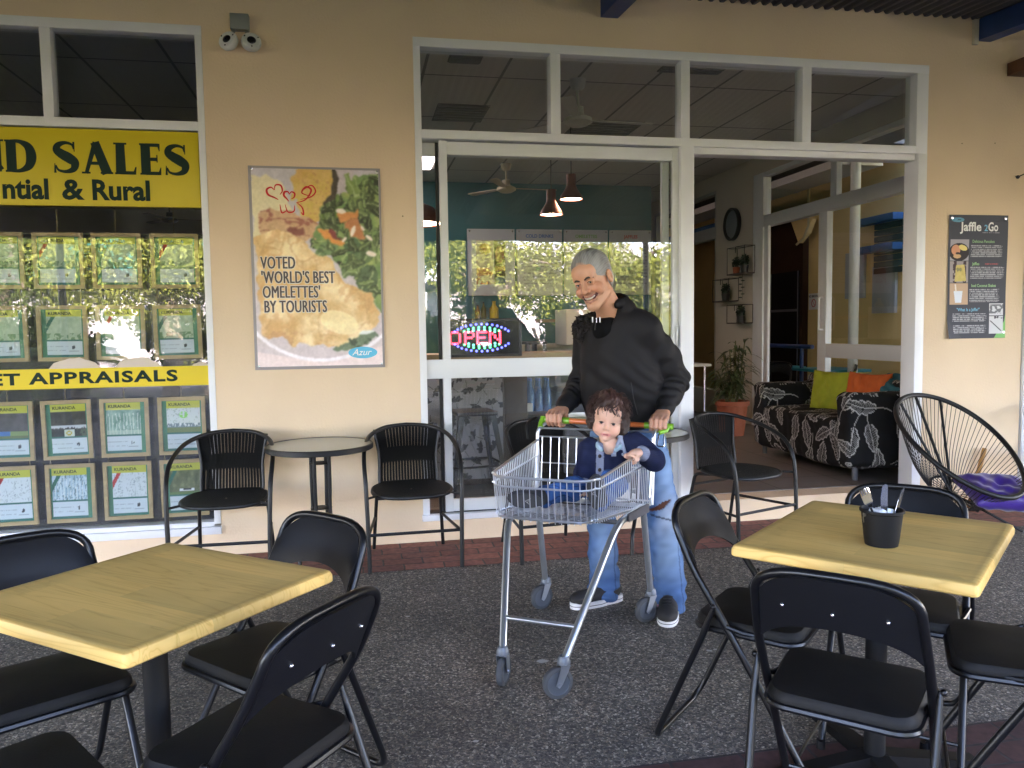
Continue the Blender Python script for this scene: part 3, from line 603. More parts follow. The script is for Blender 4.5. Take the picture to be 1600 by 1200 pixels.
def palm(name, label, x, y, h, L, n, seed, arch=.9):
    t = thing(name, label, 'palm', (x, y, 0)); rs = random.Random(seed); q = MB(); q.tube([(x, y, 0), (x+.03, y, h*.5), (x, y, h)], .12, 10); q.build('trunk', mat('brown palm trunk', (.12, .08, .05), .9, var=.4, vscale=12), t)
    V = []; F = []
    for i in range(n):
        a = 2*PI*i/n+rs.uniform(-.2, .2); el = rs.uniform(.15, 1.25); P = []
        for k in range(9):
            s = k/8; r = L*s*math.cos(el)*(1-.15*s); z = h+L*s*math.sin(el)-arch*L*s*s*.75; P.append(Vector((x+r*math.cos(a), y+r*math.sin(a), z)))
        side = Vector((-math.sin(a), math.cos(a), 0))
        for k in range(36):
            s = .12+.86*k/36; i0 = min(int(s*8), 7); p = P[i0].lerp(P[i0+1], s*8-i0); tdir = (P[i0+1]-P[i0]).normalized(); ll = L*.26*math.sin(PI*min(s+.12, 1))+.03
            for sg_ in (-1, 1):
                e = p+(side*sg_*.85+tdir*.6+Vector((0, 0, -.25))).normalized()*ll; b = len(V); wv = tdir*.012
                V += [tuple(p-wv), tuple(p+wv), tuple(e+wv*.2), tuple(e-wv*.2)]; F.append((b, b+1, b+2, b+3))
    mesh_np('fronds', np.array(V), np.array(F), LEAF[0], t, False)
palm('garden_palm', 'feathery palm reflected between the upper framed listings', -4.5, -8.9, .9, 1.5, 22, 1)
palm('garden_palm', 'low arching palm reflected at the left edge of the cafe window', -1.7, -9.2, .8, 1.4, 20, 2)
palm('garden_palm', 'small palm reflected behind the shoulder of the man', 3.4, -8.9, .55, 1.1, 20, 3)
def house(label, x, y, w_, d_, h, roofm, wallm, grp=None):
    t = thing('street_building', label, 'building', (x, y, 0)); q = MB(); q.box(x-w_/2, x+w_/2, y-d_, y, 0, h); q.build('wall', wallm, t)
    q = MB(); e = .6; q.add([(x-w_/2-e, y+e, h), (x+w_/2+e, y+e, h), (x+w_/2+e, y-d_-e, h), (x-w_/2-e, y-d_-e, h), (x-w_/2+1.5, y-d_/2, h+1.7), (x+w_/2-1.5, y-d_/2, h+1.7)], [(0, 1, 5, 4), (1, 2, 5), (2, 3, 4, 5), (3, 0, 4), (3, 2, 1, 0)]); q.build('roof', roofm, t)
    n = max(int(w_/2.6), 2)
    for k in range(n):
        cx = x-w_/2+(k+.5)*w_/n; q = MB(); q.box(cx-.65, cx+.65, y, y+.05, .9, 2.2); q.build('window', mat('dark window', (.03, .04, .05), .15), t)
white_w = mat('white weatherboard', (.62, .61, .59), .7, var=.06)
house('white building with green roof across the road', -4.5, -21, 11, 7, 3.0, mat('green roof', (.03, .2, .13), .5), white_w)
house('white building with pale roof across the road to the right', 8.5, -22, 11, 7, 3.0, mat('pale roof', (.6, .6, .6), .5), white_w)
house('cream building with green roof at the far left of the road', -24, -34, 13, 7, 3.4, mat('green roof'), mat('cream boards', (.6, .5, .36), .7))
# ------------------------------------------------------------------ outdoor furniture
BLKTUBE = mat('black gloss tube', (.006, .006, .007), .3, spec=.35)
VINYL = mat('black vinyl', (.0075, .0068, .0065), .6, var=.2, vscale=9, bump=.12, bscale=240, spec=.22)
VINYLS = mat('black vinyl back', (.006, .0062, .008), .5, bump=.1, bscale=200, spec=.3)
PLB = mat('black plastic', (.006, .006, .0065), .55, spec=.25)
def rrect(hw, hd, r, n=8, flare=0):
    out = []
    for cx, cy, a0 in ((hw-r, hd-r, 0), (-hw+r, hd-r, 90), (-hw+r, -hd+r, 180), (hw-r, -hd+r, 270)):
        for k in range(n+1):
            a = R(a0+90*k/n); x = cx+r*math.cos(a); y = cy+r*math.sin(a); out.append((x*(1+flare*y/hd), y))
    return out
def folding_chair(name, label):
    t = thing(name, label, 'folding chair', group='black folding chairs around the timber tables')
    hw = .195; r = .0115
    # main tube : front feet, up and back, over the top
    side = [(hw, .21, .012), (hw, .07, .25), (hw, -.085, .50), (hw-.004, -.155, .60), (hw-.012, -.205, .70)]
    top = []
    for k in range(17):
        a = PI*k/16; x = (hw-.012)*math.copysign(abs(math.cos(a))**.55, math.cos(a)); z = .70+.085*math.sin(a)**.75; top.append((x, -.205-(z-.70)*.42, z))
    L = rounded(side, .06, 5); Rr = [Vector((-p[0], p[1], p[2])) for p in reversed(L)]
    q = MB(); q.tube(list(L)[:-1]+top+Rr[1:], r, 10); q.build('frame', BLKTUBE, t, False)
    # back pad
    q = MB(); n = 24; prof = []
    for k in range(n+1):
        u = -1+2*k/n; x = u*(hw-.012); zt = .70+.083*max(0, 1-abs(u)**3.2)**.72; zb = .628-.0+.034*(1-abs(u)**2)+.0*(u); zb = .612+.038*math.cos(u*PI*.5)**1 - .03*abs(u)**6
        prof.append((x, zb, zt, -.03*(1-u*u)))
    V = []; F = []
    for (x, zb, zt, c) in prof:
        for j in range(7):
            s = j/6; z = zb+(zt-zb)*s; y = -.155-(z-.60)*.45+c*1.0; V.append((x, y+.012*math.sin(PI*s)*.9+.006, z))
        for j in range(7):
            s = 1-j/6; z = zb+(zt-zb)*s; y = -.155-(z-.60)*.45+c*1.0; V.append((x, y-.005, z))
    m = 14
    for i in range(n):
        for j in range(m): F.append((i*m+j, (i+1)*m+j, (i+1)*m+(j+1) % m, i*m+(j+1) % m))
    F.append(tuple(range(m-1, -1, -1))); F.append(tuple(n*m+j for j in range(m)))
    q.add(V, F, True); bp = q.build('backrest', VINYLS, t, False)
    q = MB()
    for x in (-.115, 0, .115): q.sph((x, -.155-(.695-.60)*.45-.03*(1-(x/.183)**2)-.006, .695), .0055, 8, 6)
    q.build('screw', mat('bright steel', (.75, .76, .8), .2, 1), bp, False)
    # seat
    out = rrect(.178, .165, .055, 6, .05); m = len(out); V = []; F = []
    lv = [(1.0, .415), (1.012, .425), (1.0, .442), (.96, .452), (.75, .459), (.4, .462), (.0, .463)]
    for s, z in lv: V += [(x*s, y*s, z) for x, y in out]
    for i in range(len(lv)-1):
        for k in range(m): F.append((i*m+k, i*m+(k+1) % m, (i+1)*m+(k+1) % m, (i+1)*m+k))
    F.append(tuple(range(m-1, -1, -1)))
    q = MB(); q.add(V, F, True); st = q.build('seat', VINYL, t, False)
    q = MB(); q.tube([(x*1.015, y*1.015, .418) for x, y in out], .0095, 8, True); q.build('seat_rim', BLKTUBE, st, False)
    # rear legs : an inverted U hinged on the main tube, ends on the floor with a cross bar
    pv = (-.085, .50)
    pts = [(hw+.016, -.08, .505), (hw+.014, -.12, .40), (hw-.004, -.27, .06), (hw-.035, -.295, .012), (-hw+.035, -.295, .012), (-hw+.004, -.27, .06), (-hw-.014, -.12, .40), (-hw-.016, -.08, .505)]
    q = MB(); P = rounded(pts, .03, 4); q.tube(P, .0105, 10, rs=[.006]+[.0105]*(len(P)-2)+[.006]); q.build('rear_legs', BLKTUBE, t, False)
    q = MB(); q.tube([(-hw, .165, .09), (hw, .165, .09)], .006, 8); q.build('stretcher', BLKTUBE, t, False)
    for s in (-1, 1):
        q = MB(); q.tube([(s*(hw+.008), -.045, .445), (s*(hw-.005), .0, .43), (s*(hw-.02), .05, .425)], .008, 8); q.build('seat_link', BLKTUBE, t, False)
        q = MB(); q.sph((s*(hw+.022), -.082, .503), .009, 8, 6); q.build('rivet', BLKTUBE, t, False)
        q = MB(); q.lathe([(.0001, 0), (.015, 0), (.014, .03), (.0001, .03)], (s*hw, .214, 0), 12); q.build('foot', PLB, t, False)
    return t
LBL = 'black folding chair '
chs = [((1.211, -3.236), .808, "back to the camera with three steel screws, nearest at the right table"),
       ((1.255, -2.71), -.80, "at the left side of the right table, just behind the shopping trolley"),
       ((1.712, -2.753), -2.30, "behind the right table, dark blue backrest top showing above it"),
       ((1.79, -3.15), 2.50, "at the right photo edge with only seat and legs showing"),
       ((-.84, -2.76), -1.02, "on the far left behind the left table, cut by the photo edge"),
       ((-.28, -2.68), -2.38, "behind the right corner of the left table, facing the camera"),
       ((-.255, -3.185), 2.50, "with screwed back to the camera, right of the left table"),
       ((-.72, -3.29), .62, "in the bottom left corner with only its seat showing")]
c0 = folding_chair('folding_chair', LBL+chs[0][2])
for i, ((x, y), th, lb) in enumerate(chs):
    o = c0 if i == 0 else copy_tree(c0); o.location = (x, y, 0); o.rotation_euler = (0, 0, th-PI/2); o['label'] = LBL+lb
# ---- timber topped pedestal tables
def woodmat():
    m, nt, b = nodemat('laminated pine'); L = nt.links.new; tc = N(nt, 'ShaderNodeTexCoord')
    mp = N(nt, 'ShaderNodeMapping'); mp.inputs['Scale'].default_value = (1, 1, 1); L(tc.outputs['Object'], mp.inputs[0])
    br = N(nt, 'ShaderNodeTexBrick'); br.inputs['Scale'].default_value = 1; br.inputs['Brick Width'].default_value = .62; br.inputs['Row Height'].default_value = .088; br.inputs['Mortar Size'].default_value = .0006; br.offset = .37
    br.inputs['Color1'].default_value = (.0, .0, .0, 1); br.inputs['Color2'].default_value = (1, 1, 1, 1); br.inputs['Mortar'].default_value = (.5, .5, .5, 1); L(mp.outputs[0], br.inputs[0])
    off = N(nt, 'ShaderNodeVectorMath', operation='MULTIPLY_ADD'); L(br.outputs['Color'], off.inputs[0]); off.inputs[1].default_value = (3.1, 1.7, 2.3); L(mp.outputs[0], off.inputs[2])
    st = N(nt, 'ShaderNodeVectorMath', operation='MULTIPLY'); L(off.outputs[0], st.inputs[0]); st.inputs[1].default_value = (.7, 9, 5)
    nz = N(nt, 'ShaderNodeTexNoise'); nz.inputs['Scale'].default_value = 2.0; nz.inputs['Detail'].default_value = 1.5; nz.inputs['Distortion'].default_value = .8; L(st.outputs[0], nz.inputs[0])
    mu = N(nt, 'ShaderNodeMath', operation='MULTIPLY'); mu.inputs[1].default_value = 16; L(nz.outputs[0], mu.inputs[0]); fr = N(nt, 'ShaderNodeMath', operation='PINGPONG'); fr.inputs[1].default_value = 1; L(mu.outputs[0], fr.inputs[0])
    cr = N(nt, 'ShaderNodeValToRGB'); e = cr.color_ramp.elements; e[0].position = 0; e[0].color = (.78, .485, .15, 1); e[1].position = 1; e[1].color = (.65, .37, .095, 1); q = e.new(.75); q.color = (.74, .45, .13, 1); L(fr.outputs[0], cr.inputs[0])
    # greyish hand-worn haze and darker grime towards the rim
    n2 = N(nt, 'ShaderNodeTexNoise'); n2.inputs['Scale'].default_value = 4; n2.inputs['Detail'].default_value = 4; L(tc.outputs['Object'], n2.inputs[0])
    mr = N(nt, 'ShaderNodeMapRange'); mr.inputs['From Min'].default_value = .4; mr.inputs['From Max'].default_value = .75; mr.inputs['To Max'].default_value = .5; L(n2.outputs[0], mr.inputs[0])
    mx = N(nt, 'ShaderNodeMix', data_type='RGBA'); L(mr.outputs[0], mx.inputs[0]); L(cr.outputs[0], mx.inputs[6]); mx.inputs[7].default_value = (.70, .46, .16, 1)
    sp = N(nt, 'ShaderNodeSeparateColor'); L(br.outputs['Color'], sp.inputs[0]); tone = N(nt, 'ShaderNodeMapRange'); tone.inputs['To Min'].default_value = .86; tone.inputs['To Max'].default_value = 1.1; L(sp.outputs[0], tone.inputs[0])
    at = N(nt, 'ShaderNodeVertexColor', layer_name='Col'); sa = N(nt, 'ShaderNodeSeparateColor'); L(at.outputs[0], sa.inputs[0]); mm = N(nt, 'ShaderNodeMath', operation='MULTIPLY'); L(sa.outputs[0], mm.inputs[0]); L(tone.outputs[0], mm.inputs[1])
    sc = N(nt, 'ShaderNodeVectorMath', operation='SCALE'); L(mx.outputs[2], sc.inputs[0]); L(mm.outputs[0], sc.inputs['Scale']); L(sc.outputs[0], b.inputs['Base Color'])
    b.inputs['Specular IOR Level'].default_value = .22; rr = N(nt, 'ShaderNodeMapRange'); rr.inputs['To Min'].default_value = .38; rr.inputs['To Max'].default_value = .55; L(n2.outputs[0], rr.inputs[0]); L(rr.outputs[0], b.inputs['Roughness'])
    bp = N(nt, 'ShaderNodeBump'); bp.inputs['Strength'].default_value = .08; bp.inputs['Distance'].default_value = .002; L(fr.outputs[0], bp.inputs['Height']); L(bp.outputs[0], b.inputs['Normal'])
    return m
WOOD = woodmat()
def ped_table(label, cx, cy, th, a, b_, ppos=None):
    t = thing('timber_table', label, 'table', (cx, cy, 0), th, 'timber topped pedestal tables')
    # slab with an eased edge
    nx, ny = 61, 61; V = []; col = []
    rs = VN(5)
    ring = []
    def slab():
        lv = [(-.004, .007), (-.0, .011), (0, .026), (-.004, .036), (-.011, .040)]
        out = []; r = .012
        pts = rrect(a/2, b_/2, r, 3); VV = []; FF = []
        for ins, z in lv:
            for x, y in pts: VV.append((x*(1+ins/(a/2)), y*(1+ins/(b_/2)), .70+z))
        m_ = len(pts)
        for i in range(len(lv)-1):
            for k in range(m_): FF.append((i*m_+k, i*m_+(k+1) % m_, (i+1)*m_+(k+1) % m_, (i+1)*m_+k))
        FF.append(tuple(range(m_-1, -1, -1))); return VV, FF, (len(lv)-1)*m_, m_
    VV, FF, b0, m_ = slab(); q = MB(); q.add(VV, FF, True)
    # concentric top rings so the rim grime can follow the edge
    prev = b0
    for s in (.97, .93, .86, .7, .4, .05):
        base = len(q.v); q.v += [(VV[b0+k][0]*s, VV[b0+k][1]*s, .7402) for k in range(m_)]
        for k in range(m_): q.f.append((prev+k, prev+(k+1) % m_, base+(k+1) % m_, base+k)); q.mi.append(0); q.sm.append(True)
        prev = base
    q.f.append(tuple(prev+k for k in range(m_))); q.mi.append(0); q.sm.append(True)
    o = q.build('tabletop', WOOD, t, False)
    at = o.data.color_attributes.new('Col', 'FLOAT_COLOR', 'POINT'); c = np.ones((len(o.data.vertices), 4), np.float32)
    for i, v in enumerate(o.data.vertices):
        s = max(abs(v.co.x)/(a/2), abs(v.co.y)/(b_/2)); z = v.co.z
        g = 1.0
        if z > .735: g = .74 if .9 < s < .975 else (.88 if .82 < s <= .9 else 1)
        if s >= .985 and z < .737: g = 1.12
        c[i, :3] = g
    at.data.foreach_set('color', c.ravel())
    px, py = ppos or (0, 0)
    q = MB(); q.lathe([(.03, .02), (.03, .69)], (px, py, 0), 24); q.build('column', PLB, t, False)
    q = MB(); q.bbox(px-.17, px+.17, py-.17, py+.17, .694, .7065, .003); q.build('top_plate', PLB, t, False)
    q = MB()
    for k in range(4):
        M = Matrix.Translation((px, py, 0)) @ Matrix.Rotation(k*PI/2+PI/4, 4, 'Z'); q.M = M
        q.add([(.02, -.03, .035), (.02, .03, .035), (.33, .025, .012), (.33, -.025, .012), (.02, -.03, .075), (.02, .03, .075), (.33, .025, .03), (.33, -.025, .03)], [(0, 3, 2, 1), (4, 5, 6, 7), (0, 1, 5, 4), (1, 2, 6, 5), (2, 3, 7, 6), (3, 0, 4, 7)])
        q.lathe([(.0001, 0), (.017, 0), (.017, .014), (.0001, .014)], (.305, 0, 0), 12)
    q.M = Matrix.Identity(4); q.build('base', PLB, t, False)
    return t
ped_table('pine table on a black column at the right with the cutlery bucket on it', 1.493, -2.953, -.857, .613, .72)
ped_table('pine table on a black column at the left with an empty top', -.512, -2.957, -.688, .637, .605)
# ---- black wicker bistro chairs
def wickermat():
    m = bpy.data.materials.new('black wicker'); m.use_nodes = True; nt = m.node_tree; b = nt.nodes['Principled BSDF']; L = nt.links.new; out = nt.nodes['Material Output']
    at = N(nt, 'ShaderNodeVertexColor', layer_name='Col'); s = N(nt, 'ShaderNodeSeparateColor'); L(at.outputs[0], s.inputs[0])   # R: across strands, G: along, B: open weave
    def wave(inp, f, ph=0):
        a = N(nt, 'ShaderNodeMath', operation='MULTIPLY_ADD'); a.inputs[1].default_value = f*2*PI; a.inputs[2].default_value = ph; L(inp, a.inputs[0]); c = N(nt, 'ShaderNodeMath', operation='SINE'); L(a.outputs[0], c.inputs[0]); return c.outputs[0]
    w1 = wave(s.outputs[0], 20); w2 = wave(s.outputs[1], 55)
    pr = N(nt, 'ShaderNodeMath', operation='MULTIPLY'); L(w1, pr.inputs[0]); L(w2, pr.inputs[1])
    bp = N(nt, 'ShaderNodeBump'); bp.inputs['Strength'].default_value = .9; bp.inputs['Distance'].default_value = .004; L(pr.outputs[0], bp.inputs['Height']); L(bp.outputs[0], b.inputs['Normal'])
    b.inputs['Base Color'].default_value = (.006, .0058, .0058, 1); b.inputs['Roughness'].default_value = .55; b.inputs['Specular IOR Level'].default_value = .3
    gt = N(nt, 'ShaderNodeMath', operation='MULTIPLY_ADD'); gt.inputs[1].default_value = .75; L(s.outputs[2], gt.inputs[0]); gt.inputs[2].default_value = -1.0+.0; 
    # hole where w1*open > threshold
    ho = N(nt, 'ShaderNodeMath', operation='MULTIPLY'); L(w1, ho.inputs[0]); L(s.outputs[2], ho.inputs[1])
    h2 = N(nt, 'ShaderNodeMath', operation='MULTIPLY_ADD'); L(w2, h2.inputs[0]); h2.inputs[1].default_value = .25; L(ho.outputs[0], h2.inputs[2])
    th = N(nt, 'ShaderNodeMath', operation='GREATER_THAN'); th.inputs[1].default_value = .93; L(h2.outputs[0], th.inputs[0])
    tr = N(nt, 'ShaderNodeBsdfTransparent'); mx = N(nt, 'ShaderNodeMixShader'); L(th.outputs[0], mx.inputs[0]); L(b.outputs[0], mx.inputs[1]); L(tr.outputs[0], mx.inputs[2]); L(mx.outputs[0], out.inputs[0])
    return m
WICK = wickermat()
FRM = mat('black satin tube', (.008, .008, .009), .42, spec=.35)
def wicker_chair(name, label):
    t = thing(name, label, 'bistro chair', group='black wicker bistro chairs along the wall'); r = .0125
    half = bez([(.258, .24, .006), (.262, .235, .28), (.268, .21, .50), (.272, .14, .615), (.262, .02, .68), (.225, -.13, .73), (.13, -.235, .762), (0, -.27, .772)], 7)
    P = list(half)+[Vector((-p[0], p[1], p[2])) for p in reversed(half[:-1])]
    q = MB(); q.tube(P, r, 10); q.build('hoop', FRM, t, False)
    q = MB()
    for s in (-1, 1):
        q.tube(rounded([(s*.215, -.275, .006), (s*.19, -.19, .40), (s*.17, -.05, .415)], .03), .011, 10)
        q.tube([(s*.262, .235, .21), (s*.205, -.24, .21)], .009, 8)
        q.tube([(s*.266, .21, .42), (s*.21, .17, .425)], .007, 8)
    q.tube([(-.262, .236, .22), (.262, .236, .22)], .009, 8); q.tube([(-.2, -.2, .33), (.2, -.2, .33)], .008, 8)
    q.build('legs_frame', FRM, t, False)
    # seat
    n = 48; out = []
    for k in range(n):
        a = 2*PI*k/n; c, s = math.cos(a), math.sin(a); x = .225*math.copysign(abs(c)**.72, c); y = .215*math.copysign(abs(s)**.72, s); out.append((x*(1+.08*y/.215), y))
    V = []; F = []; C = []
    lv = [1, .97, .8, .6, .4, .2, .02]; zz_ = [.428, .437, .434, .430, .427, .425, .424]
    for s, z in zip(lv, zz_):
        for x, y in out: V.append((x*s, y*s+.01, z-.012*(y*s/.2)**2*(1 if y > 0 else 0))); C.append((x*s/.45+.5, y*s/.45+.5, 0))
    for i in range(len(lv)-1):
        for k in range(n): F.append((i*n+k, i*n+(k+1) % n, (i+1)*n+(k+1) % n, (i+1)*n+k))
    st = mesh_np('seat', V, F, WICK, t, True, np.array(C), False)
    q = MB(); q.tube([(x, y+.01, .428-.012*(y/.2)**2*(1 if y > 0 else 0)) for x, y in out], .0105, 8, True); q.build('seat_rim', FRM, st, False)
    # woven back
    nu, nv = 33, 21; V = []; C = []
    for i in range(nu):
        u = -1+2*i/(nu-1)
        for j in range(nv):
            v = j/(nv-1); w_ = .168+.022*v+.006*math.cos(v*PI*2); x = u*w_; zt = .752+.016*(1-u*u); z = .43+(zt-.43)*v
            yb = -.185-.045*v; y = yb-.04*(1-u*u)+.018*math.sin(v*PI)*0+.10*(1-v)**3*(.35) ; y = yb-.035*(1-u*u)*(.4+.6*v); V.append((x, y, z))
            op = 1.0 if (v < .36 or .30 < abs(u) < .0) else (.93 if (abs(u-.0) < .75 and v > .62) else .4); C.append(((u+1)/2*.98, v, op))
    idx = np.arange(nu*nv).reshape(nu, nv); F = np.stack([idx[:-1, :-1], idx[1:, :-1], idx[1:, 1:], idx[:-1, 1:]], -1).reshape(-1, 4)
    bk = mesh_np('backrest', V, F, WICK, t, True, np.array(C), False)
    Va = np.array(V).reshape(nu, nv, 3); q = MB(); q.tube([tuple(p) for p in Va[0]], .009, 8); q.tube([tuple(p) for p in Va[-1]], .009, 8); q.tube([tuple(p) for p in Va[:, 0]], .010, 8); q.build('back_binding', FRM, bk, False)
    return t
w0 = wicker_chair('wicker_chair', '')
for i, (x, y, rz, lb) in enumerate((( .29, -.37, PI+.02, 'black wicker bistro chair between the small round table and the cafe window'),
        (-.745, -.36, PI-.03, 'black wicker bistro chair at the far left under the framed property listings'),
        (1.12, -.38, PI+.12, 'black wicker bistro chair mostly hidden behind the trolley and the child'),
        (2.37, -.36, PI+.36, 'black wicker bistro chair turned sideways at the open doorway'),
        (4.98, -.42, PI-.6, 'black wicker bistro chair at the right edge with only its arm in frame'))):
    o = w0 if i == 0 else copy_tree(w0); o.location = (x, y, .004 if i < 3 else .004); o.rotation_euler = (0, 0, rz); o['label'] = lb
# ---- round bistro tables
TGLASS = glass_mat('table glass', (.80, .84, .80), 1.6)
def frosted():
    m, nt, b = nodemat('rippled table glass'); b.inputs['Base Color'].default_value = (.80, .80, .72, 1); b.inputs['Roughness'].default_value = .1; b.inputs['Transmission Weight'].default_value = .0
    out = nt.nodes['Material Output']; t = N(nt, 'ShaderNodeBsdfTransparent'); t.inputs[0].default_value = (.85, .88, .84, 1); mx = N(nt, 'ShaderNodeMixShader'); mx.inputs[0].default_value = .72
    nt.links.new(t.outputs[0], mx.inputs[1]); nt.links.new(b.outputs[0], mx.inputs[2]); nt.links.new(mx.outputs[0], out.inputs[0]); return m
RGL = frosted()
def bistro(name, label):
    t = thing(name, label, 'round table', group='round bistro tables by the wall'); r = .30
    q = MB(); q.lathe([(.0001, .708), (r-.008, .708), (r-.008, .703), (.0001, .703)], (0, 0, 0), 64); q.build('glass_top', RGL, t, False)
    q = MB(); q.lathe([(r-.012, .7085), (r-.002, .711), (r+.003, .706), (r+.003, .682), (r-.003, .678), (r-.012, .684), (r-.012, .7085)], (0, 0, 0), 72)
    for k in range(2):
        a = k*PI/2+.5; q.tube([(math.cos(a)*(r-.01), math.sin(a)*(r-.01), .692), (-math.cos(a)*(r-.01), -math.sin(a)*(r-.01), .692)], .007, 8)
    q.build('top_frame', FRM, t, False)
    for k in range(4):
        a = k*PI/2+PI/4+.25; c, s = math.cos(a), math.sin(a)
        q = MB(); q.tube(bez([(c*.06, s*.06, .69), (c*.06, s*.06, .50), (c*.058, s*.058, .33), (c*.075, s*.075, .25), (c*.15, s*.15, .185), (c*.215, s*.215, .12), (c*.235, s*.235, .008)], 6), .0115, 10); q.build('leg', FRM, t, False)
    q = MB()
    for z in (.60, .34): q.lathe([(.05, z-.004), (.062, z), (.05, z+.004), (.045, z), (.05, z-.004)], (0, 0, 0), 24); q.lathe([(.0001, z-.002), (.052, z-.002), (.052, z+.002), (.0001, z+.002)], (0, 0, 0), 24)
    q.build('brace_ring', FRM, t, False)
    return t
b0 = bistro('bistro_table', 'round bistro table with rippled glass top between the two wicker chairs on the left')
b0.location = (-.226, -.37, .004)
b1 = copy_tree(b0); b1.location = (1.68, -.42, .004); b1['label'] = 'round bistro table behind the man, only its rim showing beside his hand'
# ---- string egg chair with cushion and the seat beyond
def acapulco():
    cx, cy = 3.87, -.50
    t = thing('string_chair', 'black string lounge chair with oval ring beside the doorway', 'lounge chair', (cx, cy, 0))
    # oval ring : high at the left back, low at the right front
    back = Vector((-.30, .13, .0)); Cn = Vector((cx, cy, .0))
    ax = Vector((.104, -.784, -.60)).normalized()       # from top to front lip
    bx = Vector((.98, .13, 0)); bx = (bx-ax*bx.dot(ax)).normalized(); nrm = ax.cross(bx)
    if nrm.z < 0: nrm = -nrm
    ctr = Vector((cx, cy, .565)); LA, LB = .475, .365
    def ring(a, s=1, d=0): 
        fl = 1-.10*math.cos(a)
        return ctr+ax*LA*math.cos(a)*s+bx*LB*math.sin(a)*s*fl-nrm*d
    q = MB(); q.tube([ring(2*PI*k/72) for k in range(72)], .0165, 10, True); q.build('ring', FRM, t)
    hub = ctr+ax*.16-nrm*.31
    # inner seat ring near the bottom
    def inner(a): return hub+ax*.15*math.cos(a)+bx*.13*math.sin(a)
    q = MB(); q.tube([inner(2*PI*k/36) for k in range(36)], .009, 8, True); q.build('seat_ring', FRM, t)
    q = MB(); n = 84
    for k in range(n):
        a = 2*PI*k/n; A = ring(a); Bp = inner(a); mid = A.lerp(Bp, .55)-nrm*.05
        q.tube(bez([A, mid, Bp], 4), .0023, 5, cap=False)
        if k % 3 == 0: q.tube([Bp, inner(a+PI)], .0028, 5, cap=False)
    q.build('cords', mat('black cord', (.015, .015, .016), .45), t)
    q = MB()
    feet = [(3.62, -.14, .0), (3.66, -.72, 0), (4.175, -.70, 0), (4.32, -.16, 0)]
    for i, f in enumerate(feet):
        a = [PI*.80, -PI*.80, -PI*.28, PI*.28][i]; q.tube([hub+ (Vector(f)-hub)*.0+Vector((0, 0, .0)), Vector(f)+Vector((0, 0, .006))], .0085, 8)
    q.tube([Vector((3.62, -.14, .22)).lerp(hub, .3), hub], .008, 8); q.tube([ring(PI*.85), hub], .009, 8); q.tube([ring(-PI*.85), hub], .009, 8); q.tube([ring(PI*1.0), hub], .010, 8)
    q.build('legs', FRM, t)
    return hub, ax, bx, nrm
hub, ax_, bx_, nr_ = acapulco()
def cushion(name, label, c, X, Y, hx, hy, th, m, seed=0, world=True, group=None, fold=.012):
    """pillow: corners pulled out, seams, soft dents"""
    X = Vector(X).normalized(); Y = Vector(Y); Y = (Y-X*Y.dot(X)).normalized(); Z = X.cross(Y); n = 41
    u, v = np.meshgrid(np.linspace(-1, 1, n), np.linspace(-1, 1, n), indexing='ij'); V = []
    pin = 1-.10*(1-u**2)*np.abs(v)**4; pin2 = 1-.10*(1-v**2)*np.abs(u)**4
    prof = ((1-u**4)*(1-v**4))**.5; P3 = np.stack([u.ravel()*2, v.ravel()*2, np.zeros(n*n)], 1); nz = sn3(P3, 3.3, seed).reshape(n, n)
    for sg_ in (1, -1):
        h = sg_*th*prof+fold*nz*prof
        V.append(np.stack([u*hx*pin2, v*hy*pin, h*(1-.35*np.exp(-(u**2+v**2)/.03)*(fold < .0101)*(fold > .0099))], -1).reshape(-1, 3))
    V = np.concatenate(V); A = np.array([X, Y, Z]); W = V @ A+np.array(c); idx = np.arange(n*n).reshape(n, n)
    F = np.stack([idx[:-1, :-1], idx[1:, :-1], idx[1:, 1:], idx[:-1, 1:]], -1).reshape(-1, 4); F = np.concatenate([F, F[:, ::-1]+n*n])
    o = mesh_np(name, W, F, m, None, True); bm = bmesh.new(); bm.from_mesh(o.data); bmesh.ops.remove_doubles(bm, verts=bm.verts, dist=.0008); bm.to_mesh(o.data); bm.free()
    return props(o, label, 'cushion', group)
cushion('purple_cushion', 'shiny purple cushion lying in the string lounge chair', tuple(hub+ax_*.17+bx_*.12+nr_*.185), (1, -.28, -.04), (.25, 1, .30), .215, .19, .070, mat('purple satin', (.036, .012, .17), .42, sheen=.3, bump=.12, bscale=60), 5, fold=.010)
wl = MB(); wl.tube([(4.36, .0-.03, .003), (4.40, -.045, .2), (4.46, -.05, .44)], .016, 8); props(wl.build('timber_stake', mat('amber timber', (.36, .17, .04), .5)), 'amber timber stake leaning on the wall behind the string chair', 'stake')
# ---- cutlery bucket
bk = thing('cutlery_bucket', 'small black bucket of cutlery on the right pine table', 'bucket', (1.425, -3.06, .7402))
bx0, by0 = 1.425, -3.06
q = MB(); q.lathe([(.0001, .742), (.043, .742), (.046, .76), (.054, .832), (.0585, .836), (.0585, .842), (.054, .843), (.051, .832), (.043, .75), (.0001, .748)], (bx0, by0, 0), 40); q.build('pail', PLB, bk)
q = MB(); q.tube([(bx0+.057*math.cos(a), by0+.057*math.sin(a)*.3-.0, .83-.05*math.sin(a)) for a in [PI*k/16 for k in range(17)]], .0016, 6); 
q2 = []
for s in (-1, 1): q.lathe([(.0001, 0), (.006, 0), (.006, .004), (.0001, .004)], (bx0+s*.056, by0, .83), 10, 'X')
q.M = Matrix.Identity(4); q.build('handle', mat('thin steel wire', (.5, .5, .5), .3, 1), bk)
STEEL = mat('polished steel', (.78, .79, .82), .16, 1)
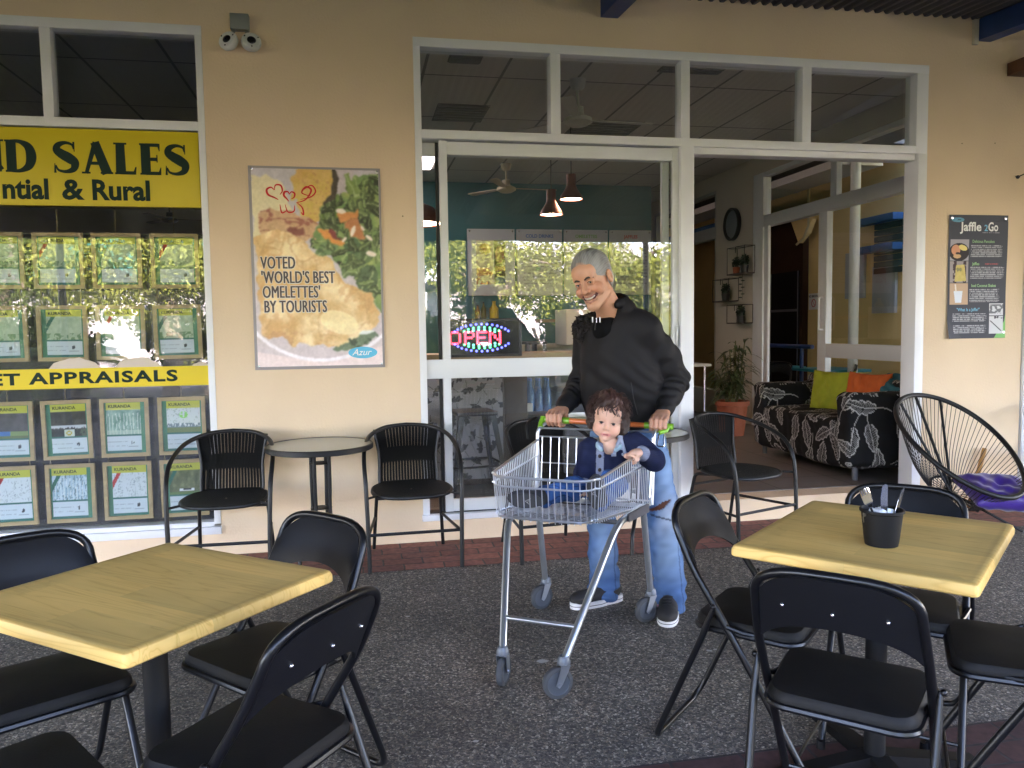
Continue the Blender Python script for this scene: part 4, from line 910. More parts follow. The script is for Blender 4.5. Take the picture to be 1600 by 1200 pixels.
def fork(label, base, top):
    t = thing('fork', label, 'fork', base); a = Vector(base); b = Vector(top); d = (b-a).normalized(); s = Vector((1, -.25, 0)); s = (s-d*s.dot(d)).normalized(); L = (b-a).length; q = MB()
    q.tube([a, a+d*L*.62], .0032, 8); q.build('handle', PLB, t)
    q = MB(); Z = d.cross(s)
    def pt(u, w_, h=0): return a+d*u+s*w_+Z*h
    k = L*.60; q.add([pt(k, -.002), pt(k, .002), pt(k+.02, .012), pt(k+.02, -.012), pt(k+.045, .0125), pt(k+.045, -.0125)], [(0, 1, 2, 3), (3, 2, 4, 5)])
    q.add([pt(k, -.002, .0015), pt(k, .002, .0015), pt(k+.02, .012, .0015), pt(k+.02, -.012, .0015), pt(k+.045, .0125, .0015), pt(k+.045, -.0125, .0015)], [(3, 2, 1, 0), (5, 4, 2, 3)])
    for j in range(4): q.tube([pt(k+.044, -.0105+j*.007), pt(L-.004, -.0095+j*.0066), pt(L, -.0095+j*.0066)], .0016, 6, rs=[.0019, .0016, .0008])
    q.build('tines', STEEL, t)
fork('steel fork with black handle leaning left in the bucket', (bx0+.005, by0, .76), (bx0-.068, by0-.01, .905))
fork('second steel fork close behind the first in the bucket', (bx0+.012, by0+.02, .76), (bx0-.05, by0+.01, .90))
def knife(label, base, top, yaw):
    t = thing('knife', label, 'knife', base); a = Vector(base); b = Vector(top); d = (b-a).normalized(); s = Vector((math.cos(yaw), math.sin(yaw), 0)); s = (s-d*s.dot(d)).normalized(); Z = d.cross(s); L = (b-a).length
    q = MB(); q.tube([a, a+d*L*.4], .0045, 8); q.build('handle', PLB, t)
    out = [(L*.38, -.004), (L*.42, -.010), (L*.75, -.0115), (L*.95, -.008), (L, .0), (L*.97, .006), (L*.6, .007), (L*.38, .005)]
    V = [tuple(a+d*u+s*w_+Z*h) for h in (-.0008, .0008) for u, w_ in out]; n = len(out)
    q = MB(); q.add(V, [tuple(range(n-1, -1, -1)), tuple(range(n, 2*n))]+[(i, (i+1) % n, n+(i+1) % n, n+i) for i in range(n)]); q.build('blade', mat('dark steel', (.32, .35, .42), .22, 1), t)
knife('upright round ended table knife in the middle of the bucket', (bx0, by0-.01, .76), (bx0+.002, by0-.01, .915), -.3)
knife('round ended table knife leaning right in the bucket', (bx0+.012, by0-.015, .76), (bx0+.052, by0-.02, .905), .5)
q = MB(); rs = random.Random(4)
for k in range(7):
    a = rs.uniform(0, 6); q.M = Matrix.Translation((bx0+rs.uniform(-.02, .022), by0+rs.uniform(-.02, .01), .822)) @ Matrix.Rotation(a, 4, 'Z') @ Matrix.Rotation(rs.uniform(-.4, .4), 4, 'X'); q.bbox(-.02, .02, -.008, .008, -.02, .022, .004)
q.M = Matrix.Identity(4); props(q.build('paper_napkins', mat('white paper', (.75, .77, .82), .8)), 'folded white paper napkins inside the cutlery bucket', 'napkins')
# ---- shopping trolley
CHROME = mat('zinc plated wire', (.70, .73, .79), .28, .95)
ZINC = mat('zinc plated tube', (.58, .62, .66), .3, .9, var=.15, vscale=6)
GREYT = mat('grey painted tube', (.16, .17, .18), .4, .6)
TO = Vector((.846, -1.835, 0)); TU = Vector((-.55008, -.83511, 0)); TV = Vector((-.83511, .55008, 0))
def tw(u, v, z): return TO+TU*u+TV*v+Vector((0, 0, z))
def trolley():
    t = thing('shopping_trolley', 'shallow wire shopping trolley with orange handle bar and a child sitting in it', 'shopping trolley', tuple(TO))
    uf, ub = .345, -.40
    hwf, hwb = .205, .275
    def rim(z0f, z0b, ins=0, arc=8, dz=0):
        """three sided front loop of the basket from rear-left to rear-right"""
        P = []; r = .07
        P.append((ub, hwb-ins, z0b)); P.append((uf-.0-r, hwf+.013-ins, z0f))
        for k in range(arc+1):
            a = PI/2*k/arc; P.append((uf-r+r*math.sin(a)-ins, hwf-r+r*math.cos(a)-ins, z0f))
        for k in range(arc+1):
            a = PI/2*k/arc; P.append((uf-r+r*math.cos(a)-ins, -(hwf-r+r*math.sin(a)-ins), z0f))
        P.append((uf-r, -(hwf+.013-ins), z0f)); P.append((ub, -(hwb-ins), z0b)); return [tw(*p) for p in P]
    q = MB(); zf, zb = .79, .83; bf, bb = .632, .56
    top = rim(zf, zb); bot = rim(bf, bb, .012); mid = rim(zf-.036, zb-.075, .0)
    q.tube(top, .0058, 8); q.tube(mid, .0042, 8); q.tube(bot, .0045, 8)
    # resample loops
    def resamp(P, n):
        d = [0]; 
        for i in range(1, len(P)): d.append(d[-1]+(P[i]-P[i-1]).length)
        out = []
        for k in range(n):
            s = d[-1]*k/(n-1); i = max(j for j in range(len(d)) if d[j] <= s+1e-9); i = min(i, len(P)-2); out.append(P[i].lerp(P[i+1], (s-d[i])/max(d[i+1]-d[i], 1e-9)))
        return out
    n = 76; T_ = resamp(top, n); B_ = resamp(bot, n)
    for a, b in zip(T_, B_): q.tube([a, b, b+Vector((0, 0, -.012))], .0019, 6, cap=False)
    # floor wires
    for k in range(23):
        u = ub+.02+(uf-ub-.04)*k/22; s = (u-ub)/(uf-ub); hw = hwb+(hwf-hwb)*s-.014; z = bb+(bf-bb)*s-.004
        if u > uf-.06: hw -= (u-(uf-.06))*.8
        q.tube([tw(u, hw, z), tw(u, -hw, z)], .0018, 6, cap=False)
    for k in range(11):
        f = -1+2*k/10; q.tube([tw(ub, f*(hwb-.014), bb-.008), tw(uf-.015-.05*max(0, abs(f)-.7)/.3, f*(hwf-.014), bf-.008)], .0018, 6, cap=False)
    q.build('basket', CHROME, t)
    # rear gate with child seat wires
    q = MB(); 
    for z, rr in ((.885, .0048), (.845, .004), (.72, .003), (.57, .004)): q.tube([tw(ub, hwb, z), tw(ub, -hwb, z)], rr, 8)
    for k in range(13):
        v = hwb-.02-(2*hwb-.04)*k/12; q.tube([tw(ub, v, .845), tw(ub+.03, v, .57)], .0024, 6, cap=False)
    q.build('rear_gate', CHROME, t)
    # uprights and handle
    for s in (1, -1):
        q = MB(); q.tube(rounded([tw(ub+.03, s*hwb, .56), tw(ub, s*(hwb+.004), .88), tw(-.45, s*(.29 if s < 0 else .235), .915)], .03), .0085, 10); q.tube([tw(ub+.06, s*(hwb-.004), .60), tw(ub+.01, s*(hwb), .86)], .005, 8); q.build('upright', CHROME, t)
    h = thing
    q = MB(); q.tube([tw(-.45, .26, .92), tw(-.45, -.345, .905)], .0125, 14); hb = q.build('handle', mat('orange plastic', (.62, .15, .035), .38, coat=.3), t)
    lime = mat('lime plastic', (.17, .42, .02), .4, coat=.3)
    q = MB(); q.tube([tw(-.45, .275, .9205), tw(-.45, .135, .917)], .0155, 14); q.tube([tw(-.45, .268, .93), tw(-.43, .272, .90), tw(-.41, .268, .885)], .014, 10); q.build('grip', lime, hb)
    q = MB(); q.tube([tw(-.45, -.225, .908), tw(-.45, -.355, .9045)], .0155, 14); q.tube([tw(-.45, -.335, .915), tw(-.43, -.33, .89), tw(-.41, -.30, .88)], .010, 10); q.build('grip', lime, hb)
    q = MB(); q.tube(bez([tw(-.44, .30, .93), tw(-.36, .315, .905), tw(-.33, .30, .84)], 6), .008, 8); q.build('hand_hook', mat('black plastic'), t)
    q = MB(); c = tw(-.41, -.30, .875); q.tube(rounded([c, c+Vector((-.02, -.02, -.05)), c+Vector((.01, -.03, -.055)), c+Vector((.02, -.01, .0))], .01), .0035, 6); q.build('coin_lock', mat('chrome', (.8, .8, .82), .15, 1), t)
    # legs : one bent tube each side
    for s in (1, -1):
        P = rounded([tw(.425, s*.122, .135), tw(.085, s*.235, .575), tw(-.30, s*.25, .575), tw(-.425, s*.257, .135)], .075, 8)
        q = MB(); q.tube(P, .0145, 12); q.build('side_frame', ZINC, t)
    q = MB(); q.tube([tw(.345, .149, .24), tw(.345, -.149, .24)], .009, 10); q.build('cross_bar', ZINC, t)
    q = MB(); q.tube([tw(-.20, .25, .572), tw(-.20, -.25, .572)], .010, 8); q.tube([tw(.07, .23, .58), tw(.07, -.23, .58)], .010, 8)
    for s in (1, -1): q.add([tuple(tw(.0, s*.262, .60)), tuple(tw(-.33, s*.272, .575)), tuple(tw(-.33, s*.272, .535)), tuple(tw(.0, s*.262, .565))], [(0, 1, 2, 3)]); q.add([tuple(tw(.0, s*.255, .60)), tuple(tw(-.33, s*.265, .575)), tuple(tw(-.33, s*.265, .535)), tuple(tw(.0, s*.255, .565))], [(3, 2, 1, 0)])
    q.build('under_frame', mat('dark bracket', (.10, .10, .11), .4, .4), t)
    # castors
    for (u, v, yaw) in ((.425, .122, 1.05), (.425, -.122, .15), (-.43, .257, .35), (-.43, -.257, .25)):
        c = tw(u, v, 0); d = Vector((math.cos(yaw), math.sin(yaw), 0)); s_ = Vector((-d.y, d.x, 0)); wc = c-d*.026*1+Vector((0, 0, .060))
        if yaw == 1.05: wc = c+Vector((.004, .012, .060))
        q = MB(); q.M = Matrix.Translation((c.x, c.y, 0)); q.lathe([(.0001, .148), (.017, .148), (.017, .158), (.021, .15), (.024, .140), (.024, .128), (.018, .122), (.0001, .122)], (0, 0, 0), 20); q.M = Matrix.Identity(4)
        cs = q.build('castor', mat('castor grey', (.13, .15, .18), .45, .3), t)
        q = MB()
        for s in (-1, 1):
            o = s_*s*.0185; pp = [c+o+d*.018+Vector((0, 0, .124)), c+o-d*.018+Vector((0, 0, .124)), wc+o-d*.013-Vector((0, 0, .004)), wc+o+d*.0-Vector((0, 0, .014)), wc+o+d*.013+Vector((0, 0, .0))]
            V = [tuple(p) for p in pp]+[tuple(p+s_*.0025*s) for p in pp]; q.add(V, [(0, 1, 2, 3, 4), (9, 8, 7, 6, 5)]+[(i, (i+1) % 5, 5+(i+1) % 5, 5+i) for i in range(5)])
            q.tube([wc+o, wc+o+s_*s*.006], .008, 8)
        V = [c+d*.018-s_*.021+Vector((0, 0, .124)), c+d*.018+s_*.021+Vector((0, 0, .124)), c-d*.018+s_*.021+Vector((0, 0, .124)), c-d*.018-s_*.021+Vector((0, 0, .124))]
        q.add([tuple(p) for p in V]+[tuple(p+Vector((0, 0, .003))) for p in V], [(0, 1, 2, 3), (7, 6, 5, 4), (0, 4, 5, 1), (1, 5, 6, 2), (2, 6, 7, 3), (3, 7, 4, 0)])
        q.build('fork', mat('pressed steel', (.30, .33, .38), .38, .9), cs)
        q = MB(); q.M = Matrix.Translation(wc) @ Matrix(((d.x, s_.x, 0, 0), (d.y, s_.y, 0, 0), (0, 0, 1, 0), (0, 0, 0, 1)))
        q.lathe([(.044, -.013), (.054, -.0125), (.0585, -.009), (.060, 0), (.0585, .009), (.054, .0125), (.044, .013)], (0, 0, 0), 40, 'Y'); q.build('tyre', mat('grey rubber', (.045, .05, .058), .75), cs)
        q = MB(); q.M = Matrix.Translation(wc) @ Matrix(((d.x, s_.x, 0, 0), (d.y, s_.y, 0, 0), (0, 0, 1, 0), (0, 0, 0, 1))); q.lathe([(.0001, -.010), (.042, -.010), (.045, -.013), (.045, .013), (.042, .010), (.0001, .010)], (0, 0, 0), 40, 'Y'); q.build('wheel_disc', mat('blue grey plastic', (.055, .068, .088), .5), cs)
    return t
trolley()
# ------------------------------------------------------------------ picture painting helpers
def inpoly(x, y, P):
    m = np.zeros(x.shape, bool); n = len(P); j = n-1
    for i in range(n):
        xi, yi = P[i]; xj, yj = P[j]
        c = ((yi > y) != (yj > y)) & (x < (xj-xi)*(y-yi)/((yj-yi) if abs(yj-yi) > 1e-9 else 1e-9)+xi); m ^= c; j = i
    return m
def paint(img, m, c, a=1.0):
    c = np.array(c, float); mm = (m.astype(float)*a)[..., None]; img[:] = img*(1-mm)+c*mm
def ellm(x, y, cx, cy, rx, ry, ang=0):
    c, s = math.cos(ang), math.sin(ang); dx, dy = x-cx, y-cy; return ((dx*c+dy*s)/rx)**2+((-dx*s+dy*c)/ry)**2 < 1
# ------------------------------------------------------------------ yellow shop signs
SIGNY = mat('yellow sign paint', (.60, .47, .015), .4, var=.06, vscale=2, spec=.4)
SIGNG = mat('dark green sign paint', (.006, .022, .016), .6, spec=.2)
def gstroke(q, P, W, o, s, y, wsc=1):
    P = [Vector((p[0], p[1])) for p in P]; L = []; Rr = []
    for i, p in enumerate(P):
        if wsc != 1: pass
        t = (P[min(i+1, len(P)-1)]-P[max(i-1, 0)]).normalized(); n = Vector((-t.y, t.x)); w = W[i]*wsc/2; L.append(p+n*w); Rr.append(p-n*w)
    for i in range(len(P)-1):
        a = [L[i], L[i+1], Rr[i+1], Rr[i]]; q.add([(o[0]+v.x*s, y, o[1]+v.y*s) for v in a], [(0, 1, 2, 3)])
def cr2(pts, W, n=7):
    P = bez([(p[0], p[1], w) for p, w in zip(pts, W)], n); return [(p.x, p.y) for p in P], [p.z for p in P]
def glyph(q, ch, o, s, y0):
    k = [0]
    def S(P, W, cur=False):
        if cur: P, W = cr2(P, W)
        k[0] += 1; gstroke(q, P, W, o, s, y0-k[0]*.00025, 1.22)
    def serif(x, y, w, up=1): S([(x-w/2, y), (x+w/2, y)], [.055, .055]); 
    if ch == 'S':
        S([(.63, .76), (.58, .90), (.38, .955), (.18, .88), (.13, .73), (.27, .60), (.47, .48), (.64, .33), (.60, .13), (.38, .045), (.16, .09), (.08, .24)], [.04, .06, .09, .15, .2, .24, .26, .22, .16, .09, .06, .04], True)
        S([(.63, .99), (.645, .68)], [.05, .02]); S([(.06, .0), (.055, .30)], [.06, .02]); return .76
    if ch == 'D':
        S([(.20, 0), (.20, 1)], [.24, .24]); S([(.20, .955), (.45, .955), (.70, .80), (.78, .5), (.70, .2), (.45, .045), (.20, .045)], [.09, .1, .2, .25, .2, .1, .09], True); S([(.02, .975), (.2, .975)], [.05, .05]); S([(.02, .025), (.2, .025)], [.05, .05]); return .98
    if ch == 'A':
        S([(.44, 1.0), (.13, 0)], [.13, .09]); S([(.42, 1.0), (.76, 0)], [.22, .25]); S([(.22, .33), (.62, .33)], [.085, .085]); S([(.0, .025), (.26, .025)], [.05, .05]); S([(.56, .025), (.94, .025)], [.05, .05]); return .97
    if ch == 'L':
        S([(.20, 0), (.20, 1)], [.25, .22]); S([(.20, .045), (.62, .045)], [.09, .09]); S([(.60, 0), (.66, .24)], [.09, .03]); S([(.0, .975), (.40, .975)], [.05, .05]); S([(.02, .025), (.2, .025)], [.05, .05]); return .72
    if ch == 'E':
        S([(.20, 0), (.20, 1)], [.24, .24])
        for y, x in ((.955, .60), (.5, .54), (.045, .62)): S([(.20, y), (x, y)], [.09, .09])
        S([(.60, 1), (.63, .76)], [.08, .02]); S([(.55, .40), (.55, .64)], [.03, .03]); S([(.61, 0), (.66, .24)], [.09, .02]); S([(.02, .975), (.2, .975)], [.05, .05]); S([(.02, .025), (.2, .025)], [.05, .05]); return .74
    if ch == 'N':
        S([(.18, 0), (.18, 1)], [.09, .09]); S([(.16, .98), (.78, .02)], [.24, .24]); S([(.78, 0), (.78, 1)], [.09, .09]); S([(.0, .975), (.24, .975)], [.05, .05]); S([(.04, .025), (.32, .025)], [.05, .05]); S([(.64, .975), (.92, .975)], [.05, .05]); return .98
ts = thing('shop_sign', 'large yellow sign with dark green words land sales across the left shop window', 'sign', (-2.2, .02, 2.095))
q = MB(); q.bbox(-3.5, -.883, .008, .03, 2.096, 2.532, .002); q.build('board', SIGNY, ts)
q = MB()
for ch, x in (('N', -2.086), ('D', -1.922), ('S', -1.672), ('A', -1.522), ('L', -1.348), ('E', -1.212), ('S', -1.075)): glyph(q, ch, (x, 2.281), .178, .0072)
for ch, x in (('N', -2.115),): pass
q.build('lettering', SIGNG, ts, recalc=False)
sb = .006
text_obj('small_lettering', [dict(s='ntial', size=.158, org=(-1.698, .0065, 2.135), align='RIGHT', bold=.034, sx=.92), dict(s='&', size=.158, org=(-1.578, .0063, 2.135), align='CENTER', bold=.03, sx=1.1), dict(s='Rural', size=.158, org=(-1.478, .0061, 2.135), bold=.034, sx=.95)], SIGNG, ts)
tb = thing('shop_banner', 'narrow yellow banner with green capitals appraisals across the left shop window', 'banner', (-2.2, .05, 1.043))
q = MB(); q.box(-3.55, -.880, .050, .0585, 1.043, 1.160); q.build('strip', mat('yellow film', (.70, .52, .012), .35, spec=.4), tb)
text_obj('lettering', [dict(s='ET', size=.092, org=(-1.925, .0495, 1.072), align='RIGHT', bold=.035, sx=1.5, space=1.1), dict(s='APPRAISALS', size=.092, org=(-1.872, .0495, 1.0735), bold=.035, sx=1.50, space=1.13)], SIGNG, tb)
for k, (x, s) in enumerate(((-1.63, .14), (-1.28, .13), (-.93, .05))):
    rs = random.Random(k); P = []
    for i in range(11): P.append((x-s+2*s*i/10, 1.1605+(.05+.02*rs.random())*math.sin(PI*i/10)**.6*(s/.14)))
    P = [(x-s, 1.1602)]+P[1:-1]+[(x+s, 1.1602)]; q = MB(); q.prism(P, .054, .0585, 'XZ'); q.build('torn_film', mat('pale torn film', (.6, .5, .42), .7), tb)
# ------------------------------------------------------------------ framed listings in the left window
PINE = mat('pale pine frame', (.55, .38, .19), .5, var=.25, vscale=5, stretch=(1, 1, 6))
CHAIN = mat('brass chain', (.35, .27, .12), .35, 1)
vn = VN(11)
def card(kind, seed, barside):
    def fn(u, v):
        rs = np.random.RandomState(seed); img = np.zeros(u.shape+(3,))+np.array([206, 220, 232.]); n1 = vn(u*9+seed*3.7, v*9+seed); n2 = vn(u*30+seed, v*14+seed*2.1)
        paint(img, v > .86, (196, 196, 70)); 
        ph = (v > .36) & (v <= .86)
        if kind == 'forest':
            base = np.stack([70+110*n1, 120+90*n1, 110+90*n1], -1); img[ph] = base[ph]; tr = (np.sin(u*62+5*n1) > .75) & (v < .78) & ph; paint(img, tr, (215, 230, 225), .8); paint(img, ph & (v < .45), (190, 210, 200), .6)
        elif kind == 'paleforest':
            base = np.stack([120+100*n1, 165+70*n1, 190+60*n1], -1); img[ph] = base[ph]; tr = (np.sin(u*70+6*n1) > .6) & ph & (v < .78); paint(img, tr, (225, 238, 245), .8); paint(img, (np.sin(u*55+9*n2) > .85) & ph, (60, 90, 95), .6)
        elif kind == 'river':
            base = np.stack([35+50*n1, 38+45*n1, 38+35*n1], -1); img[ph] = base[ph]; paint(img, ph & (v < .58) & (v > .50+.06*n2), (200, 205, 215)); lo = ph & (v < .50)
            paint(img, lo, (30, 40, 35)); paint(img, lo & (u > .36) & (u < .66), (205, 215, 205)); paint(img, lo & ellm(u, v, .5, .43, .09, .045) & ~ellm(u, v, .5, .43, .05, .02), (190, 170, 60)); paint(img, lo & (u > .70) & (n1 > .5), (70, 90, 70))
        elif kind == 'dusk':
            base = np.stack([55+35*n1, 58+30*n1, 62+30*n1], -1); img[ph] = base[ph]; lo = ph & (v < .50); paint(img, lo & (u < .5), (60, 120, 190)); paint(img, lo & (u >= .5), (120, 150, 90)); paint(img, lo & (v < .42), (95, 115, 70))
        elif kind == 'map':
            img[ph] = np.array([214, 224, 232]); ln = (np.abs(vn(u*7+seed, v*7)-.5) < .012) | (np.abs(vn(u*5+seed*2, v*6+3)-.45) < .010); paint(img, ph & ln, (150, 165, 175), .8); paint(img, ph & (n2 > .70), (180, 195, 200), .6)
        elif kind == 'greenmap':
            img[ph] = np.array([216, 224, 226]); ln = np.abs(vn(u*9+seed, v*9)-.5) < .018; paint(img, ph & ln, (150, 170, 160), .7); paint(img, ph & ellm(u, v, .5, .72, .13, .07) & (n1 > .4), (140, 225, 110)); lo = ph & (v < .55)
            paint(img, lo, (120, 140, 150)); paint(img, lo & (v < .47), (110, 130, 80)); paint(img, lo & (n2 > .55) & (v > .49), (230, 235, 240))
        elif kind == 'bush':
            base = np.stack([60+90*n1, 75+80*n1, 50+60*n1], -1); img[ph] = base[ph]; lo = ph & (v < .52); paint(img, lo & (v < .42), (90, 125, 70)); paint(img, lo & (u > .3) & (u < .75) & (v > .43) & (v < .49), (225, 232, 240)); paint(img, lo & (u > .4) & (u < .65) & (v > .455) & (v < .475), (40, 50, 60))
        else:
            base = np.stack([150+60*n1, 175+50*n1, 150+50*n1], -1); img[ph] = base[ph]; paint(img, ph & (v < .5) & (n1 > .5), (110, 145, 110))
        if seed % 3 != 1: paint(img, ((u-.0)+(.86-v)*.8 < .26) & ((u+(.86-v)*.8) > .14) & ph, (190, 40, 40) if seed % 2 else (20, 105, 90))
        paint(img, (v <= .36) & (v > .325), (25, 105, 100)); paint(img, (v < .05), (30, 110, 105))
        tx = (v < .30) & (v > .07) & (u < .6) & (np.sin(v*150) > .6) & (vn(u*40, v*30+seed, 1) > .35); paint(img, tx, (150, 165, 178), .7)
        paint(img, ellm(u, v, .74, .20, .055, .035, .5) & (n2 > .35), (60, 65, 75)); paint(img, (np.abs(v-.115) < .008) & (u > .62) & (u < .9), (120, 135, 150), .6)
        return img
    return fn
rows = {1: 1.79, 2: 1.366, 3: .795, 4: .413}; cols = [-2.02, -1.70, -1.382, -1.058]
kinds = {(3, 0): 'dusk', (3, 1): 'river', (3, 2): 'forest', (3, 3): 'greenmap', (4, 0): 'map', (4, 1): 'paleforest', (4, 2): 'map', (4, 3): 'bush'}
rown = {1: 'in the top row', 2: 'second row above the banner', 3: 'just below the banner', 4: 'in the bottom row'}; coln = ['leftmost column', 'second column', 'third column', 'rightmost column']
kn = {'dusk': 'dark sky photo', 'river': 'dark river photo', 'forest': 'green forest photo', 'greenmap': 'map and field photo', 'map': 'pale map', 'paleforest': 'pale forest photo', 'bush': 'bush house photo', 'plain': 'green landscape'}
for rw, z in rows.items():
    for ci, x in enumerate(cols):
        kd = kinds.get((rw, ci), 'plain'); hh = .352 if rw > 2 else .326; ww = .272; yy = .105
        t = thing('framed_listing', 'pine framed listing with %s, %s, %s' % (kn[kd], coln[ci], rown[rw]), 'framed notice', (x, yy, z-hh/2), 0, 'pine framed property listings')
        x0, x1, z0, z1 = x-ww/2, x+ww/2, z-hh/2, z+hh/2; fw = .022
        q = MB()
        def mit(a, b, c, d, y0=yy-.018, y1=yy):
            q.add([(a[0], y0, a[1]), (b[0], y0, b[1]), (c[0], y0, c[1]), (d[0], y0, d[1]), (a[0], y1, a[1]), (b[0], y1, b[1]), (c[0], y1, c[1]), (d[0], y1, d[1])], [(0, 1, 2, 3), (7, 6, 5, 4), (0, 4, 5, 1), (1, 5, 6, 2), (2, 6, 7, 3), (3, 7, 4, 0)])
        mit((x0, z0), (x1, z0), (x1-fw, z0+fw), (x0+fw, z0+fw)); mit((x1, z0), (x1, z1), (x1-fw, z1-fw), (x1-fw, z0+fw)); mit((x1, z1), (x0, z1), (x0+fw, z1-fw), (x1-fw, z1-fw)); mit((x0, z1), (x0, z0), (x0+fw, z0+fw), (x0+fw, z1-fw))
        q.build('frame', PINE, t)
        bs = 1 if (ci+rw) % 3 == 2 else 0
        q = MB(); q.box(x0+fw, x1-fw, yy-.004, yy-.001, z0+fw, z1-fw); q.build('mount', mat('green mount card', (.03, .22, .13), .6), t)
        ox = .010 if bs else .026
        cd = grid_print('card', ww-2*fw-.036, hh-2*fw-.006, 46, 60, card(kd, rw*7+ci*3+1, bs), t, (x0+fw+ox, yy-.0055, z0+fw+.003))
        text_obj('lettering', [dict(s='KURANDA', size=.026, org=(x0+fw+ox+.012, yy-.0062, z1-fw-.033), bold=.02, sx=1.0)], SIGNG, cd)
        q = MB()
        top = {1: 2.09, 2: rows[1]-.163, 3: 1.043, 4: rows[3]-.176}[rw]
        for hx in ((x,) if rw in (1, 3) else (x0+.03, x1-.03)):
            zc0 = z1; nl = max(int((top-zc0)/.012), 2)
            for k in range(nl):
                zz_k = zc0+(top-zc0)*(k+.5)/nl; a = (k % 2)*PI/2
                q.tube([(hx+.0035*math.cos(tt)*math.cos(a), yy-.006+.0035*math.cos(tt)*math.sin(a), zz_k+.0075*math.sin(tt)) for tt in [2*PI*j/8 for j in range(8)]], .0011, 4, True)
        q.build('chain', CHAIN, t); t.rotation_euler = (0, R(random.Random(rw*9+ci).uniform(-.9, .9)), 0)
# backing of the display and the office behind it
q = MB(); q.box(-3.55, -.885, .16, .18, .2, 1.955); props(q.build('display_board', mat('navy black board', (.006, .008, .018), .25, spec=.5)), 'glossy black board hanging behind the framed listings', 'board')
